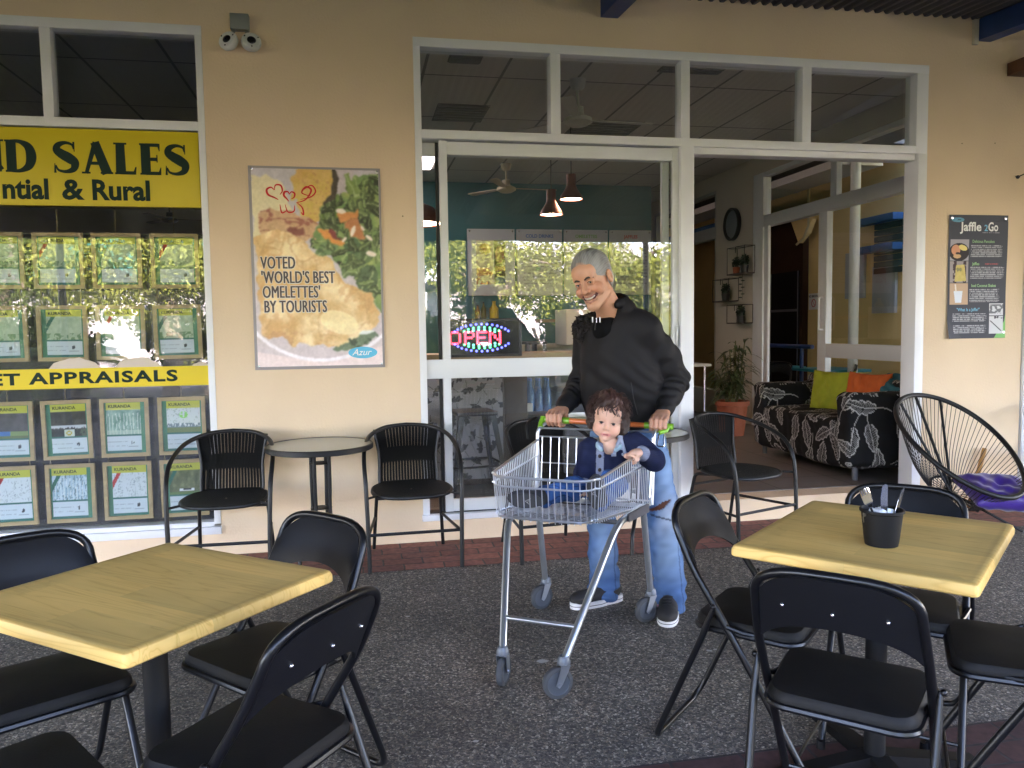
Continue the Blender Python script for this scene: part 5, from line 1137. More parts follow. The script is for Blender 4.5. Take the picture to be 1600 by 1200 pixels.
# ------------------------------------------------------------------ omelette poster
pv = VN(23)
def omelette(u, v):
    X = (60+u*700)/1.0; Y = 75+(1-v)*1035; n = pv(u*6, v*9); n2 = pv(u*22+3, v*34); n3 = pv(u*60, v*90, 2)
    wx = X+26*(pv(u*14+9, v*20, 3)-.5)*2; wy = Y+26*(pv(u*14, v*20+9, 3)-.5)*2
    img = np.zeros(u.shape+(3,)); img[:] = np.array([196, 182, 188]); img += (v[..., None]-.5)*np.array([-18, -10, -6])
    paint(img, inpoly(X, Y, [(0, 1020), (400, 1090), (800, 1000), (800, 1200), (0, 1200)]), (228, 205, 205)); 
    rim = np.abs(((X-420)/520)**2+((Y-560)/520)**2-1) < .035; paint(img, rim & (Y > 900), (238, 228, 236))
    # pale bread at top left
    m = inpoly(wx, wy, [(60, 120), (150, 90), (230, 150), (290, 300), (200, 400), (60, 420)]); c = np.stack([232-22*n2, 218-26*n2, 178-30*n2], -1); img[m] = c[m]
    # toast
    m = inpoly(wx, wy, [(320, 60), (520, 60), (520, 160), (450, 290), (400, 350), (330, 320), (285, 230), (290, 120)]); c = np.stack([228-30*n2, 182-55*n2*n, 112-60*n2], -1); img[m] = c[m]; paint(img, m & (n3 > .72), (170, 105, 55), .7)
    paint(img, inpoly(wx, wy, [(500, 80), (540, 90), (500, 250), (440, 310), (430, 290), (480, 200)]), (60, 48, 38))
    # bacon
    m = inpoly(wx, wy, [(90, 300), (280, 290), (420, 360), (400, 430), (320, 470), (90, 440)]); c = np.stack([226-50*n2, 178-50*n2, 136-50*n2], -1); img[m] = c[m]; paint(img, m & (np.abs(pv(u*10, v*34)-.5) < .05), (150, 70, 60), .8)
    paint(img, ellm(wx, wy, 300, 395, 50, 28), (120, 50, 45), .8)
    # salad
    m = inpoly(wx, wy, [(430, 270), (520, 220), (640, 100), (780, 80), (780, 860), (690, 730), (560, 600), (440, 480), (370, 470), (420, 380)])
    a = pv(u*11+5, v*16); c = np.stack([70+90*a*a*1.5, 88+95*a, 45+50*a], -1); img[m] = c[m]; paint(img, m & (a < .36), (38, 42, 30)); paint(img, m & (np.abs(pv(u*8, v*12+30)-.5) < .03), (150, 168, 100), .9)
    paint(img, inpoly(wx, wy, [(530, 60), (640, 70), (600, 190), (530, 210)]), (188, 172, 178))
    leafs = [((610, 165), 70, 26, 1.2, (116, 140, 66)), ((660, 240), 90, 24, 1.0, (105, 128, 60)), ((500, 330), 75, 30, .1, (112, 148, 50)), ((520, 255), 22, 55, .1, (92, 120, 48)), ((470, 470), 90, 34, -.75, (98, 128, 78)), ((640, 560), 120, 42, -.7, (84, 108, 62)), ((600, 470), 60, 40, .6, (70, 98, 58)), ((680, 660), 80, 60, -.9, (70, 92, 56))]
    for (cx, cy), rx, ry, an, cc in leafs:
        m = ellm(wx, wy, cx, cy, rx, ry, -an*-1); paint(img, m, cc); c_, s_ = math.cos(an), math.sin(an); d = np.abs(-(wx-cx)*s_+(wy-cy)*c_); paint(img, m & (d < 4), (165, 180, 120), .8); paint(img, m & (n2 < .38), tuple(x*.6 for x in cc), .6)
    salad = inpoly(X, Y, [(430, 270), (520, 220), (640, 100), (780, 80), (780, 860), (690, 730), (560, 600), (440, 480), (370, 470), (420, 380)])
    rl = random.Random(17)
    for k in range(95):
        cx, cy = rl.uniform(400, 760), rl.uniform(110, 760)
        if not bool(inpoly(np.array([[cx]]), np.array([[cy]]), [(430, 290), (520, 240), (640, 120), (780, 100), (780, 840), (700, 720), (570, 590), (450, 470), (390, 460)])[0, 0]): continue
        rx, ry, an = rl.uniform(28, 62), rl.uniform(9, 22), rl.uniform(-1.6, 1.6); b_ = rl.uniform(.35, 1.15); cc = (104*b_, 128*b_, 66*b_); c_, s_ = math.cos(an), math.sin(an)
        dd = ((wx-cx)*c_+(wy-cy)*s_)/rx; ee = (-(wx-cx)*s_+(wy-cy)*c_)/ry; rr_ = dd*dd+ee*ee
        paint(img, (rr_ < 1.35) & salad, (34, 40, 26), .75); paint(img, (rr_ < 1) & salad, cc); paint(img, (rr_ < .9) & (ee > .25) & salad, tuple(x*.72 for x in cc)); paint(img, (rr_ < .9) & (np.abs(ee) < .10) & salad, (170, 184, 128), .8)
    for P, cc in (([(420, 395), (460, 380), (560, 450), (545, 475), (440, 430)], (226, 140, 60)), ([(530, 310), (640, 280), (640, 330), (540, 350)], (214, 128, 60)), ([(560, 350), (640, 330), (680, 420), (600, 440)], (190, 110, 60))): paint(img, inpoly(wx, wy, P), cc)
    for cx, cy, rx, ry, an in ((545, 290, 28, 14, .1), (610, 395, 12, 32, .4), (560, 440, 8, 18, .8), (700, 430, 24, 10, .6), (710, 515, 30, 14, .2), (665, 380, 16, 8, 1)): paint(img, ellm(X, Y, cx, cy, rx, ry, an), (232, 214, 200))
    paint(img, ellm(wx, wy, 500, 405, 34, 16, .6), (130, 40, 40))
    # omelette
    om = inpoly(wx, wy, [(70, 420), (170, 395), (250, 400), (300, 440), (370, 480), (420, 520), (500, 550), (530, 640), (600, 700), (700, 740), (750, 830), (740, 880), (690, 920), (640, 930), (560, 990), (470, 1000), (300, 980), (250, 1010), (190, 960), (90, 940)])
    b = pv(u*4+2, v*5+8); lg = pv(u*7+1, v*10+6); rg = 1-np.abs(pv(wx/85., wy/60., 3)-.5)*5; sh2 = np.clip((lg-.34)*3-.55*np.clip(rg, 0, 1)*np.clip((n-.35)*3, 0, 1), 0, 1); c = np.stack([224+26*sh2-14*n2, 182+44*sh2-22*n2, 122+58*sh2-30*n2], -1); img[om] = c[om]
    paint(img, om & (b > .56) & (n2 > .42), (208, 146, 84), .45); paint(img, om & (np.abs(pv(u*5+7, v*8+2)-.52) < .018), (196, 140, 84), .5); paint(img, om & ellm(X, Y, 520, 880, 110, 60, .3), (255, 240, 185), .55)
    paint(img, om & (wx < 330) & (wy > 930) & (n > .4), (200, 140, 90), .7)
    m = ellm(wx, wy, 600, 980, 130, 38, -.25) & ~om; paint(img, m, (92, 112, 84)); paint(img, m & (n2 < .4), (52, 66, 48)); paint(img, ellm(wx, wy, 665, 935, 44, 12, -.1), (226, 226, 222))
    for _ in range(3): img[1:-1, 1:-1] = (img[1:-1, 1:-1]*2+img[:-2, 1:-1]+img[2:, 1:-1]+img[1:-1, :-2]+img[1:-1, 2:])/6
    g_ = img.mean(-1, keepdims=True); img = g_+(img-g_)*.92; img = img*1.05+(240-img)*.10+((n3-.5)*18)[..., None]+((n2-.5)*16)[..., None]
    return img
tp = thing('omelette_poster', 'tall food poster of an omelette with salad screwed to the cream wall', 'poster', (-.215, -.008, 1.14))
q = MB(); q.bbox(-.607, .168, -.011, -.001, 1.128, 2.345, .002); q.build('backing_board', mat('grey poster board', (.30, .27, .28), .5), tp)
grid_print('print', .745, 1.185, 190, 300, omelette, tp, (-.590, -.0125, 1.146), m=GLOSSPRINT)
GREYTX = mat('dark grey print', (.09, .065, .065), .5); PALE = mat('pale print', (.75, .68, .62), .5); REDP = mat('red print', (.62, .015, .015), .5); CYANP = mat('cyan print', (.08, .48, .72), .5); WHITEP = mat('white print', (.8, .8, .8), .5)
lines = [("VOTED", 1.737, .553), ("'WORLD'S BEST", 1.650, .553), ("OMELETTES'", 1.562, .548), ("BY TOURISTS", 1.474, .543)]
def multi(dx, dz, y, k=0): return [dict(s=s, size=.103, org=(-x+dx, y-.00004*n_-.0000, z+dz), sx=.575, space=1.06) for n_, (s, z, x) in enumerate(lines)]
text_obj('slogan_outline', [d for i_, (a, b) in enumerate(((-.0045, 0), (.0045, 0), (0, .0045), (0, -.0045), (-.0035, -.0035), (.0035, .0035), (.0035, -.0035), (-.0035, .0035))) for d in multi(a, b, -.0129-i_*.00008)], PALE, tp)
text_obj('slogan', [d for i_, a in enumerate((-.0022, 0, .0022)) for d in multi(a, 0, -.0138-i_*.00015)], GREYTX, tp)
q = MB()
def ribbon(pts, w, y=-.0136, o=(0, 0), s=1.0, ww=None):
    P = bez([(p[0], p[1], 0) for p in pts], 8); n = len(P); gstroke(q, [(p.x, p.y) for p in P], [w*(.35+.9*math.sin(PI*i/(n-1))) for i in range(n)], o, s, y)
def ht(cx, cz, s, a):
    c_, s_ = math.cos(a), math.sin(a)
    def T(p): return (cx+s*(p[0]*c_-p[1]*s_), cz+s*(p[0]*s_+p[1]*c_))
    ribbon([T(p) for p in ((0, .35), (-.25, .75), (-.75, .65), (-.8, .1), (-.3, -.4), (0, -.75))], .010); ribbon([T(p) for p in ((0, .35), (.3, .8), (.8, .6), (.75, .0), (.35, -.3))], .008)
ht(-.452, 2.185, .055, .35); ht(-.375, 2.165, .038, -.1); ribbon([(-.335, 2.13), (-.28, 2.15), (-.245, 2.205), (-.275, 2.225), (-.30, 2.19), (-.25, 2.17)], .009); ribbon([(-.30, 2.20), (-.245, 2.235), (-.22, 2.20), (-.25, 2.165), (-.31, 2.15)], .007)
ribbon([(-.43, 2.12), (-.42, 2.07), (-.39, 2.085)], .007); ribbon([(-.40, 2.12), (-.385, 2.075), (-.35, 2.08), (-.345, 2.115)], .007); ribbon([(-.33, 2.13), (-.30, 2.10), (-.295, 2.06), (-.31, 2.075)], .008)
q.build('red_emblem', REDP, tp, recalc=False)
q = MB(); n = 40; q.add([(.035+.088*math.cos(2*PI*k/n), -.0134, 1.222+.036*math.sin(2*PI*k/n)) for k in range(n)], [tuple(range(n))]); q.build('logo_oval', CYANP, tp, recalc=False)
text_obj('logo_lettering', [dict(s='Azur', size=.056, org=(-.030, -.0139, 1.206), bold=.004, sx=1.0, shear=.35)], WHITEP, tp)
q = MB()
for x, z in ((-.585, 2.325), (.148, 2.325), (-.585, 1.15), (.148, 1.15)): q.lathe([(.0001, -.004), (.006, -.003), (.007, 0)], (x, -.0125, z), 10, 'Y')
q.build('screw', mat('bright steel'), tp)
# ------------------------------------------------------------------ dark menu poster on the right
jv = VN(41)
def jaffle(u, v):
    X = 190+u*460; Y = 120+(1-v)*940; img = np.zeros(u.shape+(3,)); img[:] = np.array([66, 68, 78.]); n2 = jv(u*24, v*44); n1 = jv(u*9, v*16)
    m = inpoly(X, Y, [(650, 870), (640, 930), (560, 1060), (670, 1060), (670, 860)]); paint(img, m, (120, 185, 110))
    for (x0, y0, x1, y1, k) in ((207, 305, 350, 465, 0), (207, 470, 350, 633, 1), (207, 638, 350, 800, 2)):
        m = (X > x0) & (X < x1) & (Y > y0) & (Y < y1)
        if k == 0:
            paint(img, m, (165, 160, 170)); paint(img, m & ellm(X, Y, 275, 400, 78, 68), (44, 38, 40)); paint(img, m & ellm(X, Y, 250, 385, 34, 40), (214, 150, 118)); paint(img, m & ellm(X, Y, 305, 368, 34, 20, .4), (226, 205, 130)); paint(img, m & ellm(X, Y, 262, 432, 30, 16), (205, 165, 125)); paint(img, m & ellm(X, Y, 265, 410, 16, 9), (60, 40, 36))
        if k == 1:
            paint(img, m, (160, 150, 150)); paint(img, m & ((np.abs(X-245) < 14) | (np.abs(X-322) < 12)) & (n2 > .45), (70, 55, 62)); mm = m & inpoly(X, Y, [(255, 500), (320, 495), (335, 620), (245, 625)]); c = np.stack([190+30*n2, 170+30*n2, 90+40*n2], -1); img[mm] = c[mm]; paint(img, mm & (n1 > .55), (120, 120, 90), .7)
        if k == 2:
            paint(img, m, (196, 165, 140)); paint(img, m & inpoly(X, Y, [(238, 695), (308, 695), (298, 785), (250, 785)]), (215, 222, 235)); paint(img, m & inpoly(X, Y, [(245, 645), (256, 645), (262, 700), (250, 700)]), (225, 215, 210))
    m = (X > 520) & (X < 630) & (Y > 792) & (Y < 1025); paint(img, m, (205, 206, 212)); paint(img, m & (Y < 870) & (Y > 800) & (n2 > .52), (90, 92, 98), .8); paint(img, m & (np.abs(Y-888) < 3), (100, 100, 110)); paint(img, m & (np.abs((Y-935)-(X-540)*.9) < 5) & (Y > 925) & (Y < 1005), (70, 70, 80)); paint(img, m & (Y > 890) & (Y < 910) & (X > 560) & (n2 > .5), (80, 80, 90))
    # paragraphs of tiny print
    for y0, y1, x0, x1 in ((345, 440, 366, 600), (510, 605, 366, 620), (680, 780, 362, 590), (865, 930, 232, 490), (955, 1025, 240, 490)):
        m = (X > x0) & (X < x1+12*np.sin(Y*.5)) & (Y > y0) & (Y < y1) & (np.sin((Y-y0)*2*PI/13.5-PI/2) > -.35) & (jv(u*150, np.floor((Y-y0)/13.5)*3.1, 1) > .30); paint(img, m, (196, 196, 202), .75)
    paint(img, (np.abs(Y-254) < 2.5) & (X > 450) & (X < 585) & (jv(u*150, v*0, 1) > .3), (180, 180, 188), .8)
    m = ellm(X, Y, 258, 157, 50, 18); paint(img, m, (90, 150, 178)); paint(img, m & (np.abs(Y-158) < 4) & (np.abs(X-258) < 26) & (n2 > .4), (50, 70, 90))
    return img
tj = thing('menu_poster', 'dark charcoal menu poster with small food photos on the wall right of the doorway', 'poster', (4.4, -.004, 1.24))
def curl(u, v): return .0+np.clip(.16-u*.6-v, 0, 1)**1.2*.25+.003*np.sin(v*7+u*2)*(v < .95)+.002
JX = Vector((.4862, 0, .0)); 
jw, jh = .487, .882
grid_print('print', jw, jh, 230, 400, jaffle, tj, (4.155, -.004, 1.238), m=mat('matt print', attr=True, rough=.6, spec=.25), warp=curl)
def JP(x, y, dy=-.009): return (4.155+(x-190)/460*jw, dy, 1.238+jh-(y-120)/940*jh)
jw_ = mat('poster white', (.72, .72, .72), .5); jg = mat('poster green', (.25, .50, .22), .5); jb = mat('poster blue', (.12, .42, .62), .5); jr_ = mat('poster red', (.55, .08, .08), .5)
text_obj('heading', [dict(s='Jaffle', size=.088, org=JP(281, 240), bold=.022, sx=1.02), dict(s='2', size=.062, org=JP(462, 240), bold=.02, mat=jb), dict(s='Go', size=.088, org=JP(492, 240), bold=.022, sx=.74),
    dict(s='Delicious Pancakes', size=.030, org=JP(372, 330), bold=.01, mat=jg, sx=.80), dict(s='Jaffles', size=.030, org=JP(376, 500), bold=.02, mat=jg, sx=.85), dict(s='SWEET & SAVOURY', size=.014, org=JP(475, 496), bold=.02, mat=jr_, sx=.9),
    dict(s='Iced Coconut Shakes', size=.030, org=JP(372, 666), bold=.02, mat=jg, sx=.80), dict(s='"What Is a Jaffle?"', size=.032, org=JP(262, 850), bold=.015, mat=jb, sx=.84)], jw_, tj)
q = MB()
for x, y in ((212, 143), (628, 143), (636, 1018)): p = JP(x, y); q.lathe([(.0001, -.004), (.009, -.003), (.010, 0)], (p[0], -.009, p[2]), 12, 'Y')
q.build('screw', mat('bright steel'), tj)
# ------------------------------------------------------------------ twin security light on the wall
sc = thing('emergency_light', 'twin headed white emergency light with grey box high on the cream wall', 'light fitting', (-.62, 0, 3.05))
q = MB(); q.bbox(-.672, -.567, -.055, -.001, 3.115, 3.205, .004); q.tube([(-.65, -.03, 3.117), (-.66, -.05, 3.09)], .010, 8); q.tube([(-.585, -.03, 3.117), (-.575, -.05, 3.09)], .010, 8); q.build('housing', mat('grey junction box', (.22, .23, .22), .5), sc)
for cx, yaw in ((-.678, -.45), (-.556, .2)):
    q = MB(); M = Matrix.Translation((cx, -.062, 3.037)) @ Matrix.Rotation(yaw, 4, 'Z') @ Matrix.Rotation(-.35, 4, 'X'); q.M = M
    q.lathe([(.0001, .035), (.035, .03), (.053, .012), (.057, -.008), (.055, -.02), (.050, -.026), (.030, -.029), (.026, -.026), (.0001, -.026)], (0, 0, 0), 36, 'Y'); hd = q.build('lamp_head', mat('white plastic housing', (.62, .63, .62), .4), sc)
    q = MB(); q.M = M; q.sph((0, -.026, 0), .0255, 20, 10, (1, .35, 1)); q.build('lens', mat('dark lens', (.01, .01, .012), .1), hd)
    q = MB(); q.M = M
    for a in (0.5, 2.6, 4.7): q.lathe([(.0001, -.002), (.004, -.002), (.0045, 0)], (.043*math.cos(a), -.0275, .043*math.sin(a)), 8, 'Y')
    q.build('screw', mat('dark lens'), hd)
# ------------------------------------------------------------------ inside the cafe
def fan(label, x, y, zh, a0, s=.62, m=None, mb=None):
    t = thing('ceiling_fan', label, 'ceiling fan', (x, y, zh)); m = m or mat('off white enamel', (.5, .49, .45), .4)
    q = MB(); q.lathe([(.0001, 3.299), (.065, 3.299), (.055, 3.24), (.03, 3.215), (.0001, 3.215)], (x, y, 0), 24); q.lathe([(.012, 3.22), (.012, zh+.10)], (x, y, 0), 12); q.lathe([(.0001, zh+.10), (.045, zh+.09), (.05, zh+.03), (.11, zh+.0), (.115, zh-.03), (.07, zh-.055), (.0001, zh-.06)], (x, y, 0), 28); q.build('motor', m, t)
    for k in range(3):
        q = MB(); q.M = Matrix.Translation((x, y, zh-.005)) @ Matrix.Rotation(a0+k*2*PI/3, 4, 'Z') @ Matrix.Rotation(.12, 4, 'X')
        q.prism([(.11, -.02), (.18, -.035), (s-.05, -.055), (s, -.04), (s, .04), (s-.05, .05), (.18, .035), (.11, .02)], -.003, .003); q.build('blade', mb or m, t)
fan('off white ceiling fan seen through the upper cafe windows', 1.76, 1.16, 3.0, .12, .64)
fan('off white ceiling fan further back above the pendant lamps', 1.79, 4.37, 3.02, .1, .62, mat('cream enamel', (.55, .45, .3), .4))
fan('dark ceiling fan inside the left shop below the yellow sign', -2.60, 7.3, 3.0, .2, .6, mat('dark bronze', (.06, .055, .05), .3, .6))
def pendant(label, x, y, zb, big=False):
    t = thing('pendant_lamp', label, 'pendant lamp', (x, y, zb)); s = 2.0 if big else 1
    q = MB(); q.tube([(x, y, zb+.2), (x, y, 3.29)], .005, 6); q.build('cord', mat('black cable', (.02, .02, .02), .6), t)
    cop = mat('copper brown metal', (.16, .05, .03), .4, .5)
    if big: pr = [(.0001, zb+.17), (.04, zb+.165), (.12, zb+.13), (.185, zb+.06), (.2, zb)]
    else: pr = [(.0001, zb+.24), (.045, zb+.24), (.046, zb+.13), (.06, zb+.10), (.10, zb+.04), (.115, zb)]
    q = MB(); q.lathe(pr, (x, y, 0), 36); q.lathe([(r-.003, z-.002) for r, z in pr[1:]], (x, y, 0), 36); q.build('shade', cop, t)
    em = mat('warm lamp glow', (1, .85, .6), .5, emit=(1, .72, .42), es=5)
    q = MB(); q.sph((x, y, zb+.03), .035, 16, 10); q.build('bulb', em, t)
    q = MB(); rr = pr[-1][0]; q.lathe([(.0001, zb+.012), (rr-.012, zb+.006)], (x, y, 0), 32); q.build('diffuser', mat('lit shade lining', (1, .8, .6), .5, emit=(1, .66, .40), es=2.2 if not big else .3), t)
pendant('lit copper pendant lamp, lower left one of the pair above the menu boards', 1.87, 2.5, 2.44)
pendant('lit copper pendant lamp, higher right one of the pair above the menu boards', 2.07, 2.5, 2.59)
pendant('large brown dome pendant lamp at the left edge of the cafe window', .52, 1.5, 2.21, True)
pl_ = MB(); pl_.box(.35, .93, 3.6, 4.75, 3.285, 3.298); props(pl_.build('ceiling_light', mat('lit ceiling panel', (1, 1, 1), .5, emit=(1, .96, .88), es=.35)), 'bright rectangular ceiling light panel at the upper left of the cafe window', 'ceiling light')
for i, (x0, x1, y0, y1, lb) in enumerate(((.70, .94, .66, .88, 'small dark ceiling vent nearest the top left cafe window'), (.74, 1.2, 1.96, 2.52, 'larger dark ceiling vent further back at the left'), (2.3, 2.8, .55, .86, 'dark ceiling vent above the third upper window'), (2.1, 2.75, 2.3, 2.9, 'dark ceiling vent to the right of the nearer fan'))):
    t = thing('ceiling_vent', lb, 'vent', (x0, y0, 3.29), 0, 'dark ceiling vents'); q = MB(); q.box(x0, x1, y0, y1, 3.292, 3.299); q.build('backing', mat('dark vent', (.12, .12, .11), .7), t)
    q = MB()
    for k in range(7): yy = y0+(y1-y0)*(k+.5)/7; q.box(x0+.01, x1-.01, yy-.008, yy+.008, 3.284, 3.2915)
    q.build('slats', mat('vent slat', (.2, .2, .19), .5), t)
# menu boards on the teal wall
MW = mat('menu white board', (.62, .63, .64), .4)
BX = [(1.48, 2.12), (2.15, 2.78), (2.81, 3.43), (3.46, 4.06)]
def tinylines(seed, hue, pics=False):
    mv = VN(seed)
    def fn(u, v):
        img = np.zeros(u.shape+(3,)); img[:] = np.array([205, 207, 212.])
        if pics:
            a = (u > .16) & (u < .80) & (v > .16) & (v < .84); n1 = mv(u*8, v*12); n2 = mv(u*20, v*24)
            paint(img, a & (u < .55), (196, 178, 165)); paint(img, a & (u >= .56), (58, 30, 28)); paint(img, a & ellm(u, v, .36, .70, .13, .09) & (n2 > .3), (214, 170, 70)); paint(img, a & ellm(u, v, .36, .70, .05, .04), (190, 120, 50)); paint(img, a & (u < .55) & (v < .42) & (n1 > .5), (186, 86, 60))
            paint(img, a & (u > .58) & ellm(u, v, .68, .62, .1, .13), (165, 95, 80)); paint(img, a & (u > .58) & (v < .28), (60, 110, 150)); paint(img, a & (u > .58) & (v > .36) & (v < .44), (150, 70, 45)); paint(img, (u > .55) & (u < .56) & a, (210, 210, 210))
        else:
            t = (v < .82) & (v > .14) & (u > .12) & (u < .9) & (np.sin(v*2*PI*19) > .3) & (mv(u*60, np.floor(v*19)*2.7, 1) > .36); paint(img, t, (150, 152, 165), .75); paint(img, (np.abs(v-.84) < .004) & (u > .12) & (u < .9), hue, .8)
            paint(img, ellm(u, v, .45, .40, .07, .03) & (mv(u*20, v*20) > .4), (90, 170, 150), .5)
        return img
    return fn
for i, ((x0, x1), lb) in enumerate(zip(BX, ('white menu board with food photographs, leftmost on the teal wall', 'white menu board headed cold drinks on the teal wall', 'white menu board headed omelettes on the teal wall', 'white menu board headed jaffles, rightmost on the teal wall'))):
    t = thing('menu_board', lb, 'menu board', (x0, 5.59, 1.8), 0, 'white menu boards on the teal wall'); q = MB(); q.bbox(x0, x1, 5.56, 5.599, 1.80, 2.685, .003); q.build('board', MW, t)
    grid_print('print', x1-x0-.02, .865, 70, 110, tinylines(60+i, ((120, 150, 210), (120, 150, 210), (150, 200, 120), (220, 120, 110))[i], i == 0), t, (x0+.01, 5.558, 1.81))
    if i:
        s, c = (('COLD DRINKS', (.10, .20, .55)), ('OMELETTES', (.25, .50, .15)), ('JAFFLES', (.65, .10, .06)))[i-1]
        text_obj('heading', [dict(s=s, size=.062, org=((x0+x1)/2, 5.556, 2.575), bold=.03, align='CENTER', sx=.95)], mat('menu ink '+s.lower(), c, .5), t)
    q = MB()
    for cx in (x0+.03, x1-.03): q.cyl((cx, 5.545, 2.655), .012, .014, 10, 'Y')
    q.build('stud', mat('bright steel'), t)
# shelf and bottles below the boards
q = MB(); q.bbox(1.35, 3.6, 5.30, 5.595, 1.43, 1.47, .004); props(q.build('wall_shelf', mat('timber shelf', (.28, .17, .10), .6)), 'narrow timber wall shelf with yellow bottles under the menu boards', 'shelf')
def bottle(label, x, y, z, r, h, m, grp=None, cap=None):
    t = thing('bottle', label, 'bottle', (x, y, z), 0, grp); q = MB(); q.lathe([(.0001, z), (r, z), (r*1.02, z+h*.1), (r, z+h*.6), (r*.45, z+h*.78), (r*.36, z+h*.92), (.0001, z+h*.92)], (x, y, 0), 18); q.build('body', m, t)
    q = MB(); q.cyl((x, y, z+h*.92), r*.42, h*.08, 12); q.build('cap', cap or mat('black plastic'), t)
bottle('dark green sauce bottle on the shelf under the menu boards', 1.66, 5.42, 1.47, .035, .24, mat('olive glass', (.09, .10, .01), .2))
bottle('short amber bottle beside the dark green one on the shelf', 1.58, 5.42, 1.47, .035, .20, mat('amber glass', (.25, .13, .01), .2))
bottle('bright yellow squeeze bottle on the shelf under the menu boards', 1.80, 5.42, 1.47, .06, .25, mat('yellow plastic', (.62, .45, .02), .4), cap=mat('yellow plastic'))
# counter behind the window
q = MB(); q.bbox(1.3, 3.9, 4.3, 4.9, .165, 1.12, .006); q.bbox(1.25, 3.95, 4.2, 4.95, 1.121, 1.16, .005); props(q.build('service_counter', mat('pale counter', (.45, .42, .38), .5, var=.1)), 'long pale service counter in front of the teal wall', 'counter')
q = MB(); q.bbox(.44, 2.12, .13, .45, 1.155, 1.195, .004); props(q.build('window_ledge', mat('light brown ledge', (.42, .26, .15), .5, var=.2, vscale=5, stretch=(1, 8, 1))), 'light brown timber ledge inside the cafe window under the open sign', 'ledge')
q = MB(); q.bbox(2.3, 2.9, 3.6, 4.1, 1.161, 1.56, .01); props(q.build('coffee_machine', mat('white appliance', (.7, .7, .7), .35)), 'white appliance standing on the counter behind the man', 'appliance')
# black stools behind the ledge
def stool(label, x, y, z0, h, rz, w=.30, top=.26):
    t = thing('metal_stool', label, 'stool', (x, y, z0), rz); m = mat('black enamelled steel', (.018, .018, .02), .35)
    q = MB(); q.bbox(-top/2, top/2, -top/2, top/2, h-.03, h, .008); q.build('seat', m, t, False)
    for sx in (-1, 1):
        for sy in (-1, 1):
            q = MB(); a = (sx*top*.46, sy*top*.46, h-.03); b = (sx*w*.62, sy*w*.62, 0); V = []
            for (p, ww) in ((a, .042), (b, .022)):
                V += [(p[0]-sx*ww, p[1], p[2]), (p[0], p[1], p[2]), (p[0], p[1]-sy*ww, p[2]), (p[0]-sx*.006, p[1]-sy*ww, p[2]), (p[0]-sx*.006, p[1]-sy*.006, p[2]), (p[0]-sx*ww, p[1]-sy*.006, p[2])]
            q.add(V, [(0, 1, 2, 3, 4, 5)[::-1], (6, 7, 8, 9, 10, 11)]+[(i, (i+1) % 6, 6+(i+1) % 6, 6+i) for i in range(6)]); q.build('leg', m, t, False)
    q = MB(); z = h*.35; s = w*.56; q.tube([(-s, -s, z), (s, -s, z), (s, s, z), (-s, s, z)], .008, 6, True); q.build('foot_rail', m, t, False); return t
stool('black steel stool in front of the leaf printed panel inside the window', .82, .72, .165, .60, .1, .34, .30)
stool('black steel stool under the water bottle display inside the window', 1.42, 1.10, .165, .52, -.2, .32, .28)
st_ = stool('tall black stool beside the counter, seen through the glass right of the open sign', 1.83, 3.3, .165, 1.05, .3, .3, .26)
# ginkgo printed panel
gv = VN(77)
def ginkgo(u, v):
    img = np.zeros(u.shape+(3,)); img[:] = np.array([150, 148, 152.]); rs = random.Random(12); x = u*.78; y = v*.80
    for j in range(8):
        for i in range(7):
            cx = (i+.5*(j % 2))*.125+rs.uniform(-.025, .025); cy = j*.115+rs.uniform(-.02, .02); a = rs.uniform(0, 2*PI); dx = (x-cx)*math.cos(a)+(y-cy)*math.sin(a); dy = -(x-cx)*math.sin(a)+(y-cy)*math.cos(a)
            r = np.hypot(dx, dy); th = np.arctan2(dy, dx); edge = .052*(1+.10*np.sin(th*9))*(1-.35*np.exp(-(th/.12)**2)); m = (r < edge) & (np.abs(th) < 1.25) & (r > .008); paint(img, m, (38, 38, 42)); paint(img, m & (np.sin(th*34) > .85), (70, 70, 74), .7)
            st = (np.abs(dy+.12*dx) < .0022) & (dx < 0) & (dx > -.055); paint(img, st, (60, 60, 64))
    return img
gp = thing('printed_screen', 'grey counter front printed with dark ginkgo leaves behind the stool', 'counter front', (.75, .95, .165))
q = MB(); q.bbox(.30, 1.10, .955, 1.0, .165, 1.03, .003); q.bbox(1.101, 1.28, .955, 1.4, .165, 1.05, .004); q.build('panel', mat('dark walnut', (.07, .05, .04), .5, var=.3, vscale=4), gp)
grid_print('print', .78, .80, 200, 200, ginkgo, gp, (.305, .952, .21), m=mat('printed vinyl', attr=True, rough=.6))
# drink display fridge
fr = thing('display_fridge', 'glass fronted counter fridge with blue water bottles inside', 'fridge', (1.7, 1.7, .165)); sil = mat('brushed steel', (.5, .52, .54), .35, .9)
q = MB(); q.bbox(1.285, 1.31, 1.45, 2.1, .64, 1.02, .003); q.bbox(2.12, 2.15, 1.45, 2.1, .64, 1.02, .003); q.bbox(1.311, 2.119, 1.45, 2.1, .60, .64, .003); q.bbox(1.311, 2.119, 1.45, 2.1, .985, 1.02, .003); q.build('cabinet', sil, fr)
q = MB(); q.box(1.311, 2.119, 2.06, 2.09, .645, .98); q.build('back_panel', mat('cool white liner', (.25, .3, .33), .5), fr)
q = MB(); q.bbox(1.285, 2.15, 1.5, 2.1, .165, .599, .004); q.build('base', mat('black cabinet', (.02, .02, .022), .4), fr)
q = MB(); q.box(1.66, 2.119, 1.5, 2.05, .81, .815); q.build('shelf', sil, fr)
q = MB(); q.quad((1.311, 1.47, .64), (2.119, 1.47, .64), (2.119, 1.47, .985), (1.311, 1.47, .985)); q.build('pane', glass_mat('fridge glass', (.85, .92, .95), 1.0), fr, recalc=False)
